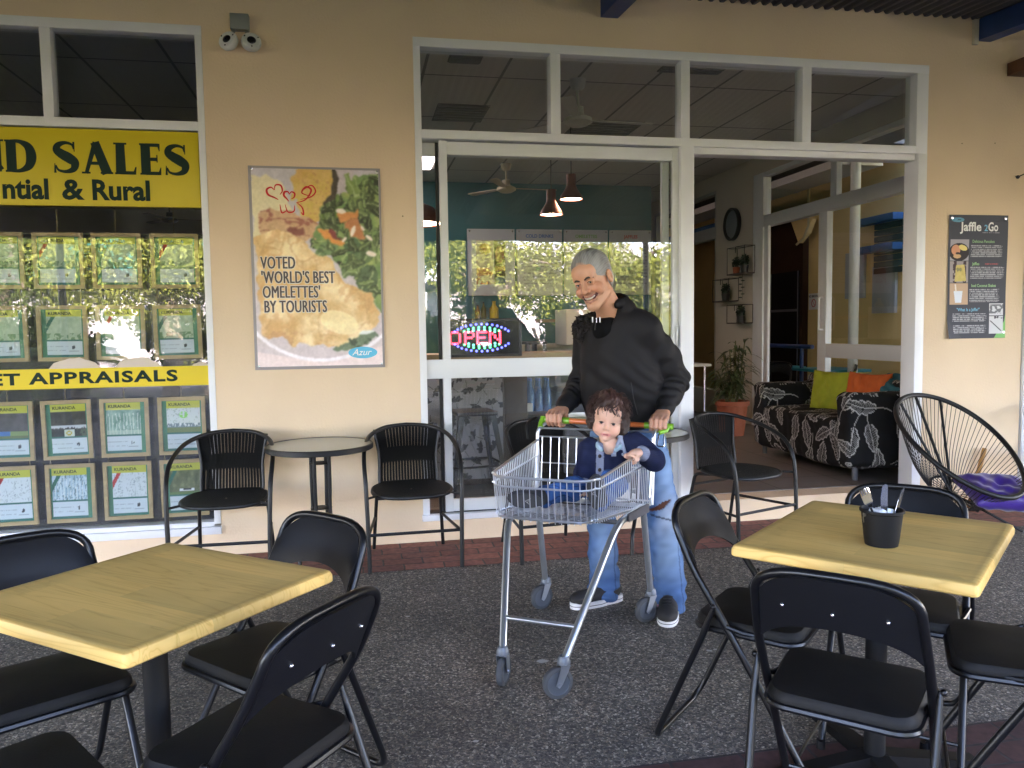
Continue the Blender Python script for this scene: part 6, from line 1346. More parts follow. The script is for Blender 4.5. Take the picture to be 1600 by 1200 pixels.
wat = mat('blue water bottle', (.16, .34, .62), .15, var=.4, vscale=30); wcap = mat('bottle cap blue', (.1, .25, .7), .4)
k = 0
for i in range(4):
    for j in range(2):
        x, y = 1.36+i*.075, 1.56+j*.08
        bottle('blue water bottle, %s in the %s of the fridge pack' % (('leftmost', 'second', 'third', 'rightmost')[i], ('front row', 'back row')[j]), x, y, .641, .033, .29, wat, 'blue water bottles in the fridge', wcap)
q = MB(); q.bbox(1.27, 1.38, 1.22, 1.27, .60, .75, .003); props(q.build('paper_box', mat('white card', (.7, .7, .7), .6)), 'small white box between the walnut panel and the fridge', 'box')
# ------------------------------------------------------------------ LED sign
ls = thing('open_sign', 'black LED sign with red open lettering in a green and blue dotted oval', 'sign', (.82, .14, 1.18))
q = MB(); q.bbox(.535, 1.068, .118, .150, 1.175, 1.425, .006); q.build('case', mat('black sign case', (.012, .012, .014), .35), ls)
q = MB(); q.box(.555, 1.048, .114, .1175, 1.193, 1.407); q.build('screen', mat('black screen', (.008, .008, .01), .2), ls)
def led(pts, name, col, es, r=.0042):
    q = MB()
    for x, z in pts: q.sph((x, .1125, z), r, 8, 5, (1, .5, 1))
    q.build(name, mat('led '+name, col, .4, emit=col, es=es), ls)
    q = MB()
    for k, (x, z) in enumerate(pts): q.lathe([(.0001, 0), (.0095, 0)], (x, .1138-.00002*(k % 7), z), 10, 'Y')
    q.build(name[:-1]+'_glow', mat('led glow '+name, col, .4, emit=col, es=.05), ls)
cx, cz = .800, 1.300; S_ = 1.0
def oval(rx, rz, a0, a1, n): return [(cx+rx*math.cos(a0+(a1-a0)*k/(n-1)), cz+rz*math.sin(a0+(a1-a0)*k/(n-1))) for k in range(n)]
led(oval(.200, .088, R(28), R(152), 13)+oval(.200, .088, R(208), R(332), 13), 'blue_leds', (.12, .16, 1.0), .45, .0036)
led(oval(.150, .068, R(40), R(140), 8)+oval(.150, .068, R(220), R(320), 8), 'green_leds', (.05, .9, .35), .3, .0036)
led(oval(.125, .053, R(46), R(134), 6)+oval(.125, .053, R(226), R(314), 6), 'cyan_leds', (.1, .85, .6), .3, .0036)
F5 = {'O': ['01110', '10001', '10001', '10001', '10001', '10001', '01110'], 'P': ['11110', '10001', '10001', '11110', '10000', '10000', '10000'], 'E': ['11111', '10000', '10000', '11110', '10000', '10000', '11111'], 'N': ['10001', '11001', '10101', '10101', '10011', '10001', '10001']}
pts = []; pts2 = []
for ch, x0, sx in (('O', .592, .016), ('P', .692, .0135), ('E', .772, .0145), ('N', .855, .0165)):
    for r_i, row in enumerate(F5[ch]):
        for c_i, b in enumerate(row):
            if b == '1': pts.append((x0+c_i*sx, cz+.036-r_i*.012)); pts2.append((x0+c_i*sx+.005, cz+.036-r_i*.012))
led(pts, 'red_lettering', (1.0, .07, .12), .40, .0040)
# ------------------------------------------------------------------ sofa
def leafmask(a, b, seed=3):
    """white line drawn leaves on a 1.1 m tile"""
    T = 1.05; rs = random.Random(seed); a = a % T; b = b % T; W = np.zeros(a.shape)
    pts = []
    for i in range(26):
        for tr_ in range(60):
            p = (rs.uniform(0, T), rs.uniform(0, T))
            if all(min(abs(p[0]-q_[0]), T-abs(p[0]-q_[0]))**2+min(abs(p[1]-q_[1]), T-abs(p[1]-q_[1]))**2 > .028 for q_ in pts): break
        pts.append(p)
    for (px, py) in pts:
        th = rs.uniform(0, 2*PI); L = rs.uniform(.18, .27); wd = rs.uniform(.036, .056); cu = rs.uniform(-.8, .8); c, s = math.cos(th), math.sin(th)
        dx = (a-px+T/2) % T-T/2; dy = (b-py+T/2) % T-T/2; t = (dx*c+dy*s)/L+.5; q_ = -dx*s+dy*c-cu*.12*(t-.5)**2*L*4
        inn = (t > 0) & (t < 1); w_ = wd*np.sin(PI*np.clip(t, 0, 1)**.8)**.7*(1+.10*np.sin(t*26)); aq = np.abs(q_)
        W = np.where(inn & (aq < w_), 0, W)                       # each leaf hides what it overlaps
        W = np.where(inn & (np.abs(aq-w_) < .0042), 1, W); W = np.where(inn & (aq < .0038) , .95, W)
        ve = inn & (aq < w_) & (np.sin((t*L-aq*.7)*2*PI/.014) > .15); W = np.where(ve & (aq > .006), np.maximum(W, np.clip(.25+.5*aq/wd, 0, .7)), W)
        st = (t < 0.02) & (t > -.55) & (np.abs(q_+.10*L*(t*3)**2*np.sign(cu)) < .0034); W = np.where(st, .9, W)
    return W
def sofa():
    X0, X1, ya, yb_, zf = 3.60, 4.46, .30, 1.80, .165
    t = thing('sofa', 'two seat sofa in a black cover with white line drawn leaves', 'sofa', (4.03, 1.05, .165)); v = Vol((3.5, .2, .2), (4.55, 1.9, 1.0), .0075)
    v.box((4.30, (ya+yb_)/2, .56), (.15, (yb_-ya)/2, .345), .06, None, .03)          # back
    for y in (ya+.10, yb_-.10): v.box((4.03, y, .545), (.43, .10, .285), .055, None, .02)
    v.box((3.98, (ya+yb_)/2, .42), (.375, (yb_-ya)/2-.06, .175), .06, None, .03)
    v.box((3.90, (ya+yb_)/2, .575), (.30, (yb_-ya)/2-.20, .05), .04, None, .02)
    V, F = v.mesh(); Nn = vnormals(V, F); V = V+Nn*(sn3(V, 14, 3)*.006+sn3(V, 34, 4)*.0025)[:, None]
    an = np.abs(Nn); A = np.where(an[:, 0] > .6, V[:, 1], np.where(an[:, 1] > .6, V[:, 0]+.4, V[:, 1])); Bc = np.where(an[:, 2] > .6, V[:, 0]*.9-3.0, V[:, 2]); W = leafmask(A, Bc)
    c = np.array([.008, .008, .009])[None]*(1-W[:, None])+np.array([.40, .39, .38])[None]*W[:, None]
    mesh_np('cover', V, F, mat('printed sofa cover', attr=True, rough=.8, spec=.2), t, True, c)
    for x in (3.70, 4.36):
        for y in (ya+.07, yb_-.07):
            q = MB(); q.lathe([(.0001, zf), (.02, zf), (.026, .30), (.0001, .30)], (x, y, 0), 14); q.build('leg', mat('grey timber leg', (.08, .08, .09), .5), t)
sofa()
cushion('green_cushion', 'lime green square cushion propped on the leaf patterned sofa', (4.02, 1.17, .77), (.40, -.90, .0), (.18, .06, 1), .20, .19, .065, mat('lime cloth', (.30, .32, .01), .8, var=.15, vscale=20, bump=.2, bscale=300), 1)
cushion('orange_cushion', 'orange square cushion behind the near arm of the sofa', (4.10, .80, .77), (.25, -.95, .0), (.22, -.08, 1), .21, .19, .065, mat('orange cloth', (.55, .10, .012), .8, var=.15, vscale=20, bump=.2, bscale=300), 2)
cushion('teal_cushion', 'dark teal cushion at the near end of the sofa back', (4.22, .55, .86), (.3, -.95, .0), (.5, .1, .5), .19, .12, .05, mat('teal cloth', (.01, .09, .12), .8, bump=.2, bscale=300), 3)
# ------------------------------------------------------------------ clock, wire shelves, plants
ck = thing('wall_clock', 'round wall clock with dark rim and plain grey face on the pier', 'clock', (4.6, 4.2, 2.6))
q = MB(); q.lathe([(.165, 0), (.20, -.005), (.20, -.05), (.185, -.055), (.165, -.03)], (4.618, 4.2, 2.6), 48, 'X'); q.build('rim', mat('dark clock rim', (.02, .02, .02), .4), ck)
q = MB(); q.lathe([(.0001, -.028), (.166, -.028)], (4.618, 4.2, 2.6), 48, 'X'); q.build('face', mat('grey clock face', (.16, .18, .19), .4), ck)
SUCC = mat('dark succulent green', (.02, .045, .025), .6, var=.3, vscale=30); TERR = mat('terracotta', (.38, .10, .045), .75, var=.15, vscale=8)
def wshelf(label, y0, y1, z0, z1, pots):
    t = thing('wire_shelf', label, 'wire shelf', (4.55, (y0+y1)/2, z0)); xw = 4.612; xf = 4.48; q = MB(); r = .004
    for x in (xw, xf): q.tube([(x, y0, z0), (x, y1, z0), (x, y1, z1), (x, y0, z1)], r, 6, True)
    for y in (y0, y1, (y0+y1)/2): q.tube([(xw, y, z1), (xf, y, z1)], r, 6)
    q.tube([(xf, (y0+y1)/2, z1), (xf, (y0+y1)/2, z1-.07)], r, 6); q.build('frame', mat('black cord'), t)
    q = MB(); q.box(xf-.005, xw, y0, y1, z0-.012, z0-.002); q.build('board', mat('dark walnut'), t)
    for i, (f, rr, hh, lb) in enumerate(pots):
        y = y0+(y1-y0)*f; x = 4.54; p = thing('potted_succulent', lb, 'pot plant', (x, y, z0)); q = MB(); q.lathe([(.0001, z0), (rr*.8, z0), (rr, z0+hh), (rr*.9, z0+hh), (.0001, z0+hh*.8)], (x, y, 0), 18); q.build('pot', TERR if 'terracotta' in lb else mat('dark glazed pot', (.03, .03, .03), .3), p)
        V, F = leafcloud([((x, y, z0+hh+.055), (.05, .055, .07))], 160, .045, 5+i, 0); mesh_np('foliage', V, F, SUCC, p, False)
wshelf('uppermost wire frame shelf under the clock', 3.66, 4.10, 1.975, 2.29, [(.25, .05, .09, 'dark round pot plant on the top wire shelf'), (.72, .045, .08, 'terracotta pot plant on the top wire shelf')])
wshelf('middle wire frame shelf set further left', 4.06, 4.50, 1.66, 1.93, [(.45, .055, .09, 'dark pot plant on the middle wire shelf')])
wshelf('lowest wire frame shelf above the palm', 3.70, 4.10, 1.385, 1.60, [(.4, .05, .08, 'dark pot plant on the lowest wire shelf')])
q = MB(); q.tube([(4.58, 3.90, 1.97), (4.58, 3.90, 1.66)], .002, 5)
for k in range(7): z = 1.93-.04*k; q.sph((4.57, 3.90+(-1)**k*.03, z), .022, 8, 5, (1, 1.4, .35))
props(q.build('hanging_planter', SUCC), 'thin string of dark green leaves hanging between the wire shelves', 'hanging plant')
pp = thing('potted_palm', 'leafy cane palm in a terracotta pot inside the cafe', 'pot plant', (3.98, 2.95, .165))
px_, py_ = 3.98, 2.95
q = MB(); q.lathe([(.0001, .165), (.125, .165), (.165, .49), (.183, .495), (.183, .54), (.168, .54), (.15, .50), (.0001, .50)], (px_, py_, 0), 36); q.build('pot', TERR, pp)
q = MB(); V = []; F = []; rs = random.Random(9)
for i in range(15):
    a = rs.uniform(0, 2*PI); r0 = rs.uniform(.01, .07); ln = rs.uniform(.30, .72); le = rs.uniform(.0, .14); b0_ = Vector((px_+r0*math.cos(a), py_+r0*math.sin(a), .50)); tp_ = b0_+Vector((le*math.cos(a), le*math.sin(a), ln)); q.tube([b0_, b0_.lerp(tp_, .5)+Vector((.01, 0, .0)), tp_], .006, 6)
    for j in range(20):
        s = rs.uniform(.2, 1.02); p = b0_.lerp(tp_, s); az = rs.uniform(0, 2*PI); L = rs.uniform(.13, .26); el = rs.uniform(.0, .9); d = Vector((math.cos(az)*math.cos(el), math.sin(az)*math.cos(el), math.sin(el))); side = Vector((-math.sin(az), math.cos(az), 0)); w_ = rs.uniform(.011, .019); base = len(V)
        for k in range(6):
            u = k/5; c = p+d*L*u+Vector((0, 0, -.55*L*u*u)); ww = w_*math.sin(PI*min(.08+u*.92, 1))+.0006; V += [tuple(c-side*ww), tuple(c+side*ww)]
        for k in range(5): F.append((base+2*k, base+2*k+1, base+2*k+3, base+2*k+2))
q.build('stem', mat('cane stem', (.12, .12, .04), .6), pp); mesh_np('foliage', V, F, mat('palm leaf', (.06, .09, .03), .5, var=.4, vscale=10), pp)
wt = thing('white_table', 'small white table with chrome legs at the far side of the doorway', 'table', (3.75, 3.9, .165))
q = MB(); q.bbox(3.40, 4.02, 3.55, 4.3, .885, .915, .004); q.build('tabletop', mat('white laminate', (.62, .60, .56), .4), wt)
for x in (3.45, 3.96):
    for y in (3.6, 4.25): q = MB(); q.tube([(x, y, .165), (x, y, .885)], .014, 8); q.build('leg', mat('chrome'), wt)
# passage furniture
for i, (x, y) in enumerate(((5.75, 5.35), (6.05, 4.35))):
    t = thing('teal_table', ('teal topped table outside the side door', 'teal topped table nearer the side window')[i], 'table', (x, y, .06)); q = MB(); q.bbox(x-.33, x+.33, y-.4, y+.4, .74, .775, .004); q.build('tabletop', mat('teal laminate', (.01, .22, .27), .4), t); q = MB(); q.tube([(x, y, .07), (x, y, .74)], .03, 10); q.build('column', PLB, t)
for i, (x, y, rz) in enumerate(((5.45, 4.72, 2.3), (5.85, 3.95, 1.2))):
    o = copy_tree(c0); o.location = (x, y, .06); o.rotation_euler = (0, 0, rz); o['label'] = ('black folding chair by the teal table outside, behind the sofa back', 'black folding chair outside the glass door beside the teal table')[i]; o['group'] = 'black folding chairs in the side passage'
# ------------------------------------------------------------------ people
SKIN = mat('skin', attr=True, rough=.48, spec=.4, sss=.12, bump=.10, bscale=260)
CLOTH = mat('dyed cloth', attr=True, rough=.85, spec=.2, bump=.25, bscale=420)
def frame(az, pitch, roll):
    F0 = Vector((math.cos(az), math.sin(az), 0)); Rt = Vector((F0.y, -F0.x, 0)); Z = Vector((0, 0, 1))
    F = F0*math.cos(pitch)-Z*math.sin(pitch); U = Z*math.cos(pitch)+F0*math.sin(pitch)
    U2 = U*math.cos(roll)+Rt*math.sin(roll); R2 = Rt*math.cos(roll)-U*math.sin(roll)
    return np.array([R2[:], F[:], U2[:]])                # rows: right, forward, up
class Head:
    def __init__(s, C, M, sc, kid=False): s.C = np.array(C, float); s.M = M; s.s = sc; s.kid = kid
    def p(s, x, y, z): return s.C+(np.array([x, y, z])*s.s) @ s.M
    def loc(s, V): return ((V-s.C) @ s.M.T)/s.s
    def cap(s, v, a, b, ra, rb=None, k=.01, op='add'): v.cap(s.p(*a), s.p(*b), ra*s.s, (ra if rb is None else rb)*s.s, k, op)
    def ell(s, v, c, r, k=.01, op='add', rot=0):
        M = s.M
        if rot:
            c_, s_ = math.cos(rot), math.sin(rot); M = np.array([M[0]*c_+M[2]*s_, M[1], -M[0]*s_+M[2]*c_])
        v.ell(s.p(*c), np.array(r)*s.s, M, k, op)
    def build(s, v, smile=True):
        kid = s.kid
        if not kid:
            s.ell(v, (0, -.012, .040), (.0765, .098, .085), .0); s.ell(v, (0, .020, -.030), (.064, .066, .080), .02)
            s.cap(v, (-.050, .0, -.070), (-.012, .072, -.108), .019, .017, .02); s.cap(v, (.050, .0, -.070), (.012, .072, -.108), .019, .017, .02)
            s.ell(v, (0, .068, -.106), (.022, .021, .019), .015)
            for x in (-1, 1): s.ell(v, (x*.043, .060, -.034), (.023, .021, .021), .014)
            s.cap(v, (-.038, .074, .020), (.038, .074, .020), .0125, None, .012)
            s.ell(v, (0, .060, .045), (.055, .030, .035), .02)
        else:
            s.ell(v, (0, -.008, .035), (.082, .096, .088), .0); s.ell(v, (0, .022, -.030), (.066, .062, .070), .025)
            for x in (-1, 1): s.ell(v, (x*.040, .050, -.045), (.030, .028, .028), .02)
            s.ell(v, (0, .064, -.088), (.022, .020, .017), .018); s.ell(v, (0, .060, .045), (.06, .032, .04), .02)
        ez = .0 if not kid else -.004; ex = .031 if not kid else .032; ey = .078 if not kid else .076
        for x in (-1, 1):
            s.ell(v, (x*ex, ey+.016, ez), (.019, .013, .012), .012, 'sub'); s.ell(v, (x*ex, ey-.001, ez), (.0165, .0125, .0125), .004)
            s.ell(v, (x*ex, ey+.012, ez-.0005), (.0130 if not kid else .0155, .010, .0045 if not kid else .0082), .002, 'sub', rot=-.06*x)
        # nose
        if not kid:
            s.cap(v, (0, .082, .012), (0, .104, -.028), .0085, .0115, .010); s.ell(v, (0, .108, -.033), (.012, .011, .0095), .006)
            for x in (-1, 1): s.ell(v, (x*.0150, .094, -.036), (.009, .010, .0085), .006); s.ell(v, (x*.008, .104, -.0435), (.004, .005, .003), .002, 'sub')
        else:
            s.cap(v, (0, .080, .0), (0, .092, -.026), .0065, .009, .012); s.ell(v, (0, .095, -.031), (.0105, .009, .008), .006)
            for x in (-1, 1): s.ell(v, (x*.0115, .086, -.033), (.007, .008, .006), .005)
        # mouth
        if smile:
            up = [(-.034, .064, -.0585), (-.019, .083, -.0610), (0, .090, -.0610), (.019, .083, -.0610), (.034, .064, -.0585)]
            lo = [(-.034, .064, -.0595), (-.019, .082, -.0765), (0, .087, -.0810), (.019, .082, -.0765), (.034, .064, -.0595)]
            md = [(-.033, .066, -.0590), (-.019, .085, -.0680), (0, .092, -.0705), (.019, .085, -.0680), (.033, .066, -.0590)]
            for i in range(4): s.cap(v, up[i], up[i+1], .0062, None, .004); s.cap(v, lo[i], lo[i+1], .0062, None, .004)
            for i in range(4): s.cap(v, (md[i][0], md[i][1]+.004, md[i][2]), (md[i+1][0], md[i+1][1]+.004, md[i+1][2]), [.0040, .0072, .0078, .0072][i], [.0072, .0078, .0072, .0040][i], .002, 'sub')
            for x in (-1, 1): s.cap(v, (x*.020, .090, -.040), (x*.043, .062, -.062), .0036, None, .009, 'sub'); s.ell(v, (x*.047, .052, -.050), (.014, .016, .014), .01)
        else:
            for a, b in (((-.021, .072, -.062), (0, .084, -.059)), ((0, .084, -.059), (.021, .072, -.062))): s.cap(v, a, b, .0058, None, .004)
            s.cap(v, (-.015, .076, -.071), (.015, .076, -.071), .0068, None, .004); s.cap(v, (-.017, .086, -.0655), (.017, .086, -.0655), .0028, None, .002, 'sub')
        # ears
        e = .080 if not kid else .083
        for x in (-1, 1):
            s.ell(v, (x*e, -.012, -.008), (.010, .019, .031), .006); s.ell(v, (x*(e+.010), -.006, -.004), (.007, .011, .018), .004, 'sub')
    def eyes(s, parent, iris, look=(0, 0, 0)):
        ez = .0 if not s.kid else -.004; ex = .031 if not s.kid else .032; ey = .0735 if not s.kid else .072
        for x in (-1, 1):
            c = s.p(x*ex, ey, ez); q = MB(); q.sph(tuple(c), .0125*s.s, 20, 14); e = q.build('eye', mat('child eye white', (.62, .60, .60), .25) if s.kid else mat('eye white', (.42, .37, .34), .3), parent)
            d = np.array([look[0], 1, look[2]]); d = d/np.linalg.norm(d); ic = s.p(x*ex+d[0]*.0062, ey+d[1]*.0062, ez+d[2]*.0062); q = MB(); q.sph(tuple(ic), (.0078 if not s.kid else .0092)*s.s, 14, 10); q.build('iris', mat('iris brown', iris, .15), e)
            q = MB(); P = bez([(x*(ex-.0145), ey+.0085, ez+.0005), (x*(ex-.006), ey+.0145, ez+(.0052 if s.kid else .0040)), (x*(ex+.005), ey+.0135, ez+(.0055 if s.kid else .0042)), (x*(ex+.0155), ey+.0035, ez-.0005)], 4); q.tube([tuple(s.p(*p)) for p in P], .0015*s.s, 6); q.build('eyelashes', mat('lash brown', (.03, .015, .01), .7), parent)
def skin_color(V, H, base, lip, kid=False):
    c = np.tile(np.array(base), (len(V), 1)); L = H.loc(V); near = (np.abs(L) < .16).all(1)
    c *= (1+.06*sn3(V, 40, 2))[:, None]
    def tint(m, col, a): c[:] = c*(1-(m*a)[:, None])+np.array(col)*(m*a)[:, None]
    ck = np.maximum(bumpg(L, (.043, .07, -.04), .028), bumpg(L, (-.043, .07, -.04), .028))*near; tint(ck, (base[0]*1.05, base[1]*.78, base[2]*.75), .6 if kid else .45)
    tint(bumpg(L, (0, .11, -.034), .016)*near, (base[0]*1.05, base[1]*.8, base[2]*.78), .4)
    if kid: P = [(-.020, .080, -.066), (0, .088, -.066), (.020, .080, -.066)]; r = .0085
    else: P = [(-.034, .068, -.060), (-.018, .086, -.081), (0, .091, -.0855), (.018, .086, -.081), (.034, .068, -.060), (.019, .088, -.057), (0, .094, -.057), (-.019, .088, -.057)]; r = .0060
    for i in range(len(P)-(1 if kid else 0)):
        a = np.array(P[i]); b = np.array(P[(i+1) % len(P)]); t = np.clip(((L-a) @ (b-a))/((b-a) @ (b-a)), 0, 1); d = np.linalg.norm(L-(a+t[:, None]*(b-a)), axis=1); tint(np.exp(-(d/r)**4)*near, lip, .75)
    if kid:
        gp_ = (np.abs(L[:, 2]+.0655) < .0022)*(np.abs(L[:, 0]) < .014)*(L[:, 1] > .068)*near; tint(gp_.astype(float), (.12, .02, .02), .9)
    if not kid:
        st = np.clip((-.045-L[:, 2])/.02, 0, 1)*np.clip((L[:, 1]-.02)/.03, 0, 1)*near*(np.abs(L[:, 2]+.07) < .062); tint(st, (base[0]*.80, base[1]*.92, base[2]*1.0), .45)
        MD = [(-.033, .070, -.0590), (-.019, .089, -.0680), (0, .096, -.0705), (.019, .089, -.0680), (.033, .070, -.0590)]; dm = np.full(len(L), 9.)
        for i in range(4): a = np.array(MD[i]); b = np.array(MD[i+1]); t = np.clip(((L-a) @ (b-a))/((b-a) @ (b-a)), 0, 1); dm = np.minimum(dm, np.linalg.norm(L-(a+t[:, None]*(b-a)), axis=1))
        tint((dm < .0074)*near*1.0, (.06, .012, .012), .95)
        for x in (-1, 1): tint(bumpg(L, (x*.009, .101, -.0445), .0052)*near, (.10, .03, .02), .9)
        ub = (np.abs(L[:, 2]+.050) < .007)*(np.abs(L[:, 0]) < .026)*(L[:, 1] > .07)*near; tint(ub.astype(float), (base[0]*.72, base[1]*.8, base[2]*.9), .5)
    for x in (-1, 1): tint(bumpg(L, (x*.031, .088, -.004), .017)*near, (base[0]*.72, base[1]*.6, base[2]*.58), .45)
    return np.clip(c, 0, 1)
def grip_hand(v, C, along, fwd, up, ts, wrist, s=1.0):
    C = np.array(C); A = np.array(along); Fd = np.array(fwd); U = np.array(up); W = np.array(wrist)
    P = lambda a, f, u: C+A*a*s+Fd*f*s+U*u*s
    for i in range(4):
        o = (-.0305+.0205*i)*-ts; ln = (1.0, 1.08, 1.03, .88)[i]; a0 = P(o, -.012, .036+.003*(i in (1, 2)))
        v.cap(W+A*o*.45*s, a0, .017*s, .0125*s, .012)
        v.chain([a0, P(o*1.02, .026*ln, .026), P(o*1.0, .031*ln, -.003), P(o*.95, .012, -.0225)], [.0115*s, .0103*s, .0095*s, .0085*s], .0025)
    t0 = P(ts*.030, -.052, .018); v.cap(W, t0, .018*s, .016*s, .012); v.chain([t0, P(ts*.044, -.024, -.004), P(ts*.036, -.002, -.0215), P(ts*.028, .016, -.026)], [.0155*s, .0125*s, .0108*s, .0085*s], .004)
def man():
    T = thing('person', 'smiling man with short grey hair in a black jacket and faded jeans pushing the trolley', 'person', (1.25, -1.45, 0))
    FB = np.array([-.80, -.60, 0]); LB_ = np.array([.60, -.80, 0]); MB_ = np.array([LB_, FB, [0, 0, 1]])
    neck = np.array([1.185, -1.385, 1.43]); HM = frame(R(-134), R(17), R(13)); H = Head((1.068, -1.485, 1.578), HM, 1.04)
    shL = np.array([1.325, -1.462, 1.350]); shR = np.array([1.135, -1.21, 1.350]); elL = np.array([1.515, -1.43, 1.105]); elR = np.array([1.125, -1.10, 1.09])
    hL = np.array(tw(-.45, -.292, .908)); hR = np.array(tw(-.45, .205, .919)); wL = hL+np.array([.050, .070, .058]); wR = hR+np.array([.058, .075, .045])
    v = Vol((.84, -1.76, .82), (1.64, -1.02, 1.74), .003)
    H.build(v)
    v.cap(H.p(0, -.025, -.05), neck, .056, .062, .02); v.cap(H.p(-.02, .02, -.085), neck+FB*.045, .022, .03, .02); v.cap(H.p(.02, .02, -.085), neck+FB*.045, .022, .03, .02)
    v.ell(np.array([1.23, -1.34, 1.24]), (.165, .105, .22), MB_, .03); v.ell(np.array([1.265, -1.32, 1.02]), (.16, .11, .2), MB_, .03)
    v.cap(neck, shL, .05, .05, .02); v.cap(neck, shR, .05, .05, .02)
    v.chain([shL, elL, wL], [.045, .036, .026], .01); v.chain([shR, elR, wR], [.045, .036, .026], .01)
    Uv = np.array(TU); Vv = np.array(TV); Zv = np.array([0, 0, 1.])
    grip_hand(v, hL, Vv, Uv, Zv, 1, wL); grip_hand(v, hR, Vv, Uv, Zv, -1, wR)
    V, F = v.mesh(); c = skin_color(V, H, (.56, .275, .165), (.42, .15, .13))
    for h_ in (hL, hR):
        d = np.linalg.norm(V-h_, axis=1); m = np.clip(1-(d-.05)/.04, 0, 1); c = c*(1-m[:, None])+np.array([.55, .275, .185])*m[:, None]*(1+.08*sn3(V, 90, 6))[:, None]
    mesh_np('body', V, F, SKIN, T, True, np.clip(c, 0, 1)); del v
    H.eyes(T, (.02, .01, .006), (-.25, 0, -.25))
    q = MB(); pth = [(-.024, .071, -.0605), (-.014, .0800, -.0645), (0, .0850, -.0660), (.014, .0800, -.0645), (.024, .071, -.0605)]; q.tube([tuple(H.p(*p)) for p in bez(pth, 4)], .0055, 8, rs=[.003]+[.0054]*(len(bez(pth, 4))-2)+[.003]); q.build('teeth', mat('teeth', (.62, .56, .47), .3), T)
    for x in (-1, 1):
        q = MB(); P = bez([(x*.012, .0895, .0165), (x*.030, .0885, .0225), (x*.050, .0745, .0155)], 5); q.tube([tuple(H.p(*p)) for p in P], .004, 8, rs=[.0032+.0015*math.sin(PI*i/(len(P)-1)) for i in range(len(P))]); q.build('eyebrow', mat('dark brow hair', (.035, .025, .02), .8), T)
    # hair : short, swept, grey
    v = Vol(H.C-.15, H.C+.16, .0026); H.ell(v, (0, -.017, .046), (.0825, .1035, .0885), 0); H.ell(v, (0, -.055, -.010), (.070, .055, .070), .01)
    H.ell(v, (0, .122, -.030), (.071, .088, .130), .006, 'sub'); H.ell(v, (0, .02, -.105), (.12, .10, .085), .004, 'sub')
    for x in (-1, 1): H.ell(v, (x*.088, -.010, -.012), (.020, .026, .034), .003, 'sub'); H.ell(v, (x*.085, .060, -.03), (.03, .030, .040), .004, 'sub')
    V, F = v.mesh(); L = H.loc(V); Nn = vnormals(V, F); an_ = np.arctan2(L[:, 0], L[:, 2]+.03); st = np.sin(an_*95+3*sn3(L, 22, 1))*.6+np.sin(an_*41+4*sn3(L, 30, 2))*.4; V = V+Nn*(st*.0007+sn3(L, 60, 3)*.0012)[:, None]
    g = .21+.05*sn3(L*np.array([3, .6, 1]), 45, 5)+.045*st; g = g+.10*np.clip((-L[:, 2]+.06)/.08, 0, 1)*(np.abs(L[:, 0]) > .045); hc = np.clip(np.stack([g*1.02, g*.98, g*.93], 1), .06, .6); kk = np.sqrt((L[:, 0]/.071)**2+((L[:, 1]-.122)/.088)**2+((L[:, 2]+.030)/.130)**2); bl = np.clip((1.13-kk)/.12+.25*sn3(L, 160, 8), 0, 1)*.75; hc = hc*(1-bl[:, None])+np.array([.56, .275, .165])*bl[:, None]; mesh_np('hair', V, F, mat('grey hair', attr=True, rough=.7), T, True, hc)
    # jacket
    v = Vol((.86, -1.80, .80), (1.70, -.96, 1.60), .005)
    v.ell((1.228, -1.342, 1.235), (.195, .145, .235), MB_, .0); v.ell((1.262, -1.325, 1.02), (.208, .152, .24), MB_, .06); v.ell((1.255, -1.335, 1.12), (.200, .150, .2), MB_, .05)
    v.cap(neck+np.array([.02, .0, -.045]), shL, .070, .070, .05); v.cap(neck+np.array([0, .02, -.045]), shR, .070, .070, .05)
    v.chain([shL, (shL+elL)/2+np.array([.006, 0, .0]), elL], [.073, .068, .060], .035); v.chain([elL, (elL+wL)/2, wL+(elL-wL)*.10], [.060, .054, .042], .02)
    v.chain([shR, elR], [.073, .060], .035); v.chain([elR, wR+(elR-wR)*.10], [.060, .043], .02)
    v.cap(wL+(elL-wL)*.20, wL+(elL-wL)*.02, .041, .038, .006); v.cap(wR+(elR-wR)*.20, wR+(elR-wR)*.02, .041, .038, .006)
    # stand collar and folded hood round the back of the neck
    for k in range(11):
        a0 = -2.15+4.3*k/11; a1 = -2.15+4.3*(k+1)/11
        def cp(a, rr=.078, dz=.0): d = -FB*math.cos(a)+LB_*math.sin(a); return neck+FB*.012+d*rr*.94+np.array([0, 0, .042+.022*math.cos(a)+dz])
        v.cap(cp(a0), cp(a1), .016, .016, .012)
        if abs(a0) < 1.3: v.cap(cp(a0, .088, -.03), cp(a1, .088, -.03), .026, .026, .03)
    v.cap(neck-np.array([0, 0, .06])+FB*.02, H.p(0, -.02, -.06), .060, .060, .008, 'sub'); v.ell(neck+FB*.085+np.array([0, 0, .045]), (.032, .045, .070), MB_, .008, 'sub')
    v.cut((1.25, -1.35, .885), (0, 0, -1))
    V, F = v.mesh(); Nn = vnormals(V, F)
    def seg(V, a, b): t = np.clip(((V-a) @ (b-a))/((b-a) @ (b-a)), 0, 1); return t, np.linalg.norm(V-(a+t[:, None]*(b-a)), axis=1)
    t, d = seg(V, elL, wL); cr = np.exp(-((d-.05)/.04)**2)*np.sin(t*34+6*sn3(V, 12, 2))*np.exp(-((t-.15)/.35)**2)
    t2, d2 = seg(V, elR, wR); cr2_ = np.exp(-((d2-.05)/.04)**2)*np.sin(t2*30+6*sn3(V, 12, 7))*np.exp(-((t2-.2)/.4)**2)
    t3, d3 = seg(V, shL, elL); cr3 = np.exp(-((d3-.065)/.05)**2)*np.sin(t3*16+4*sn3(V, 9, 9))
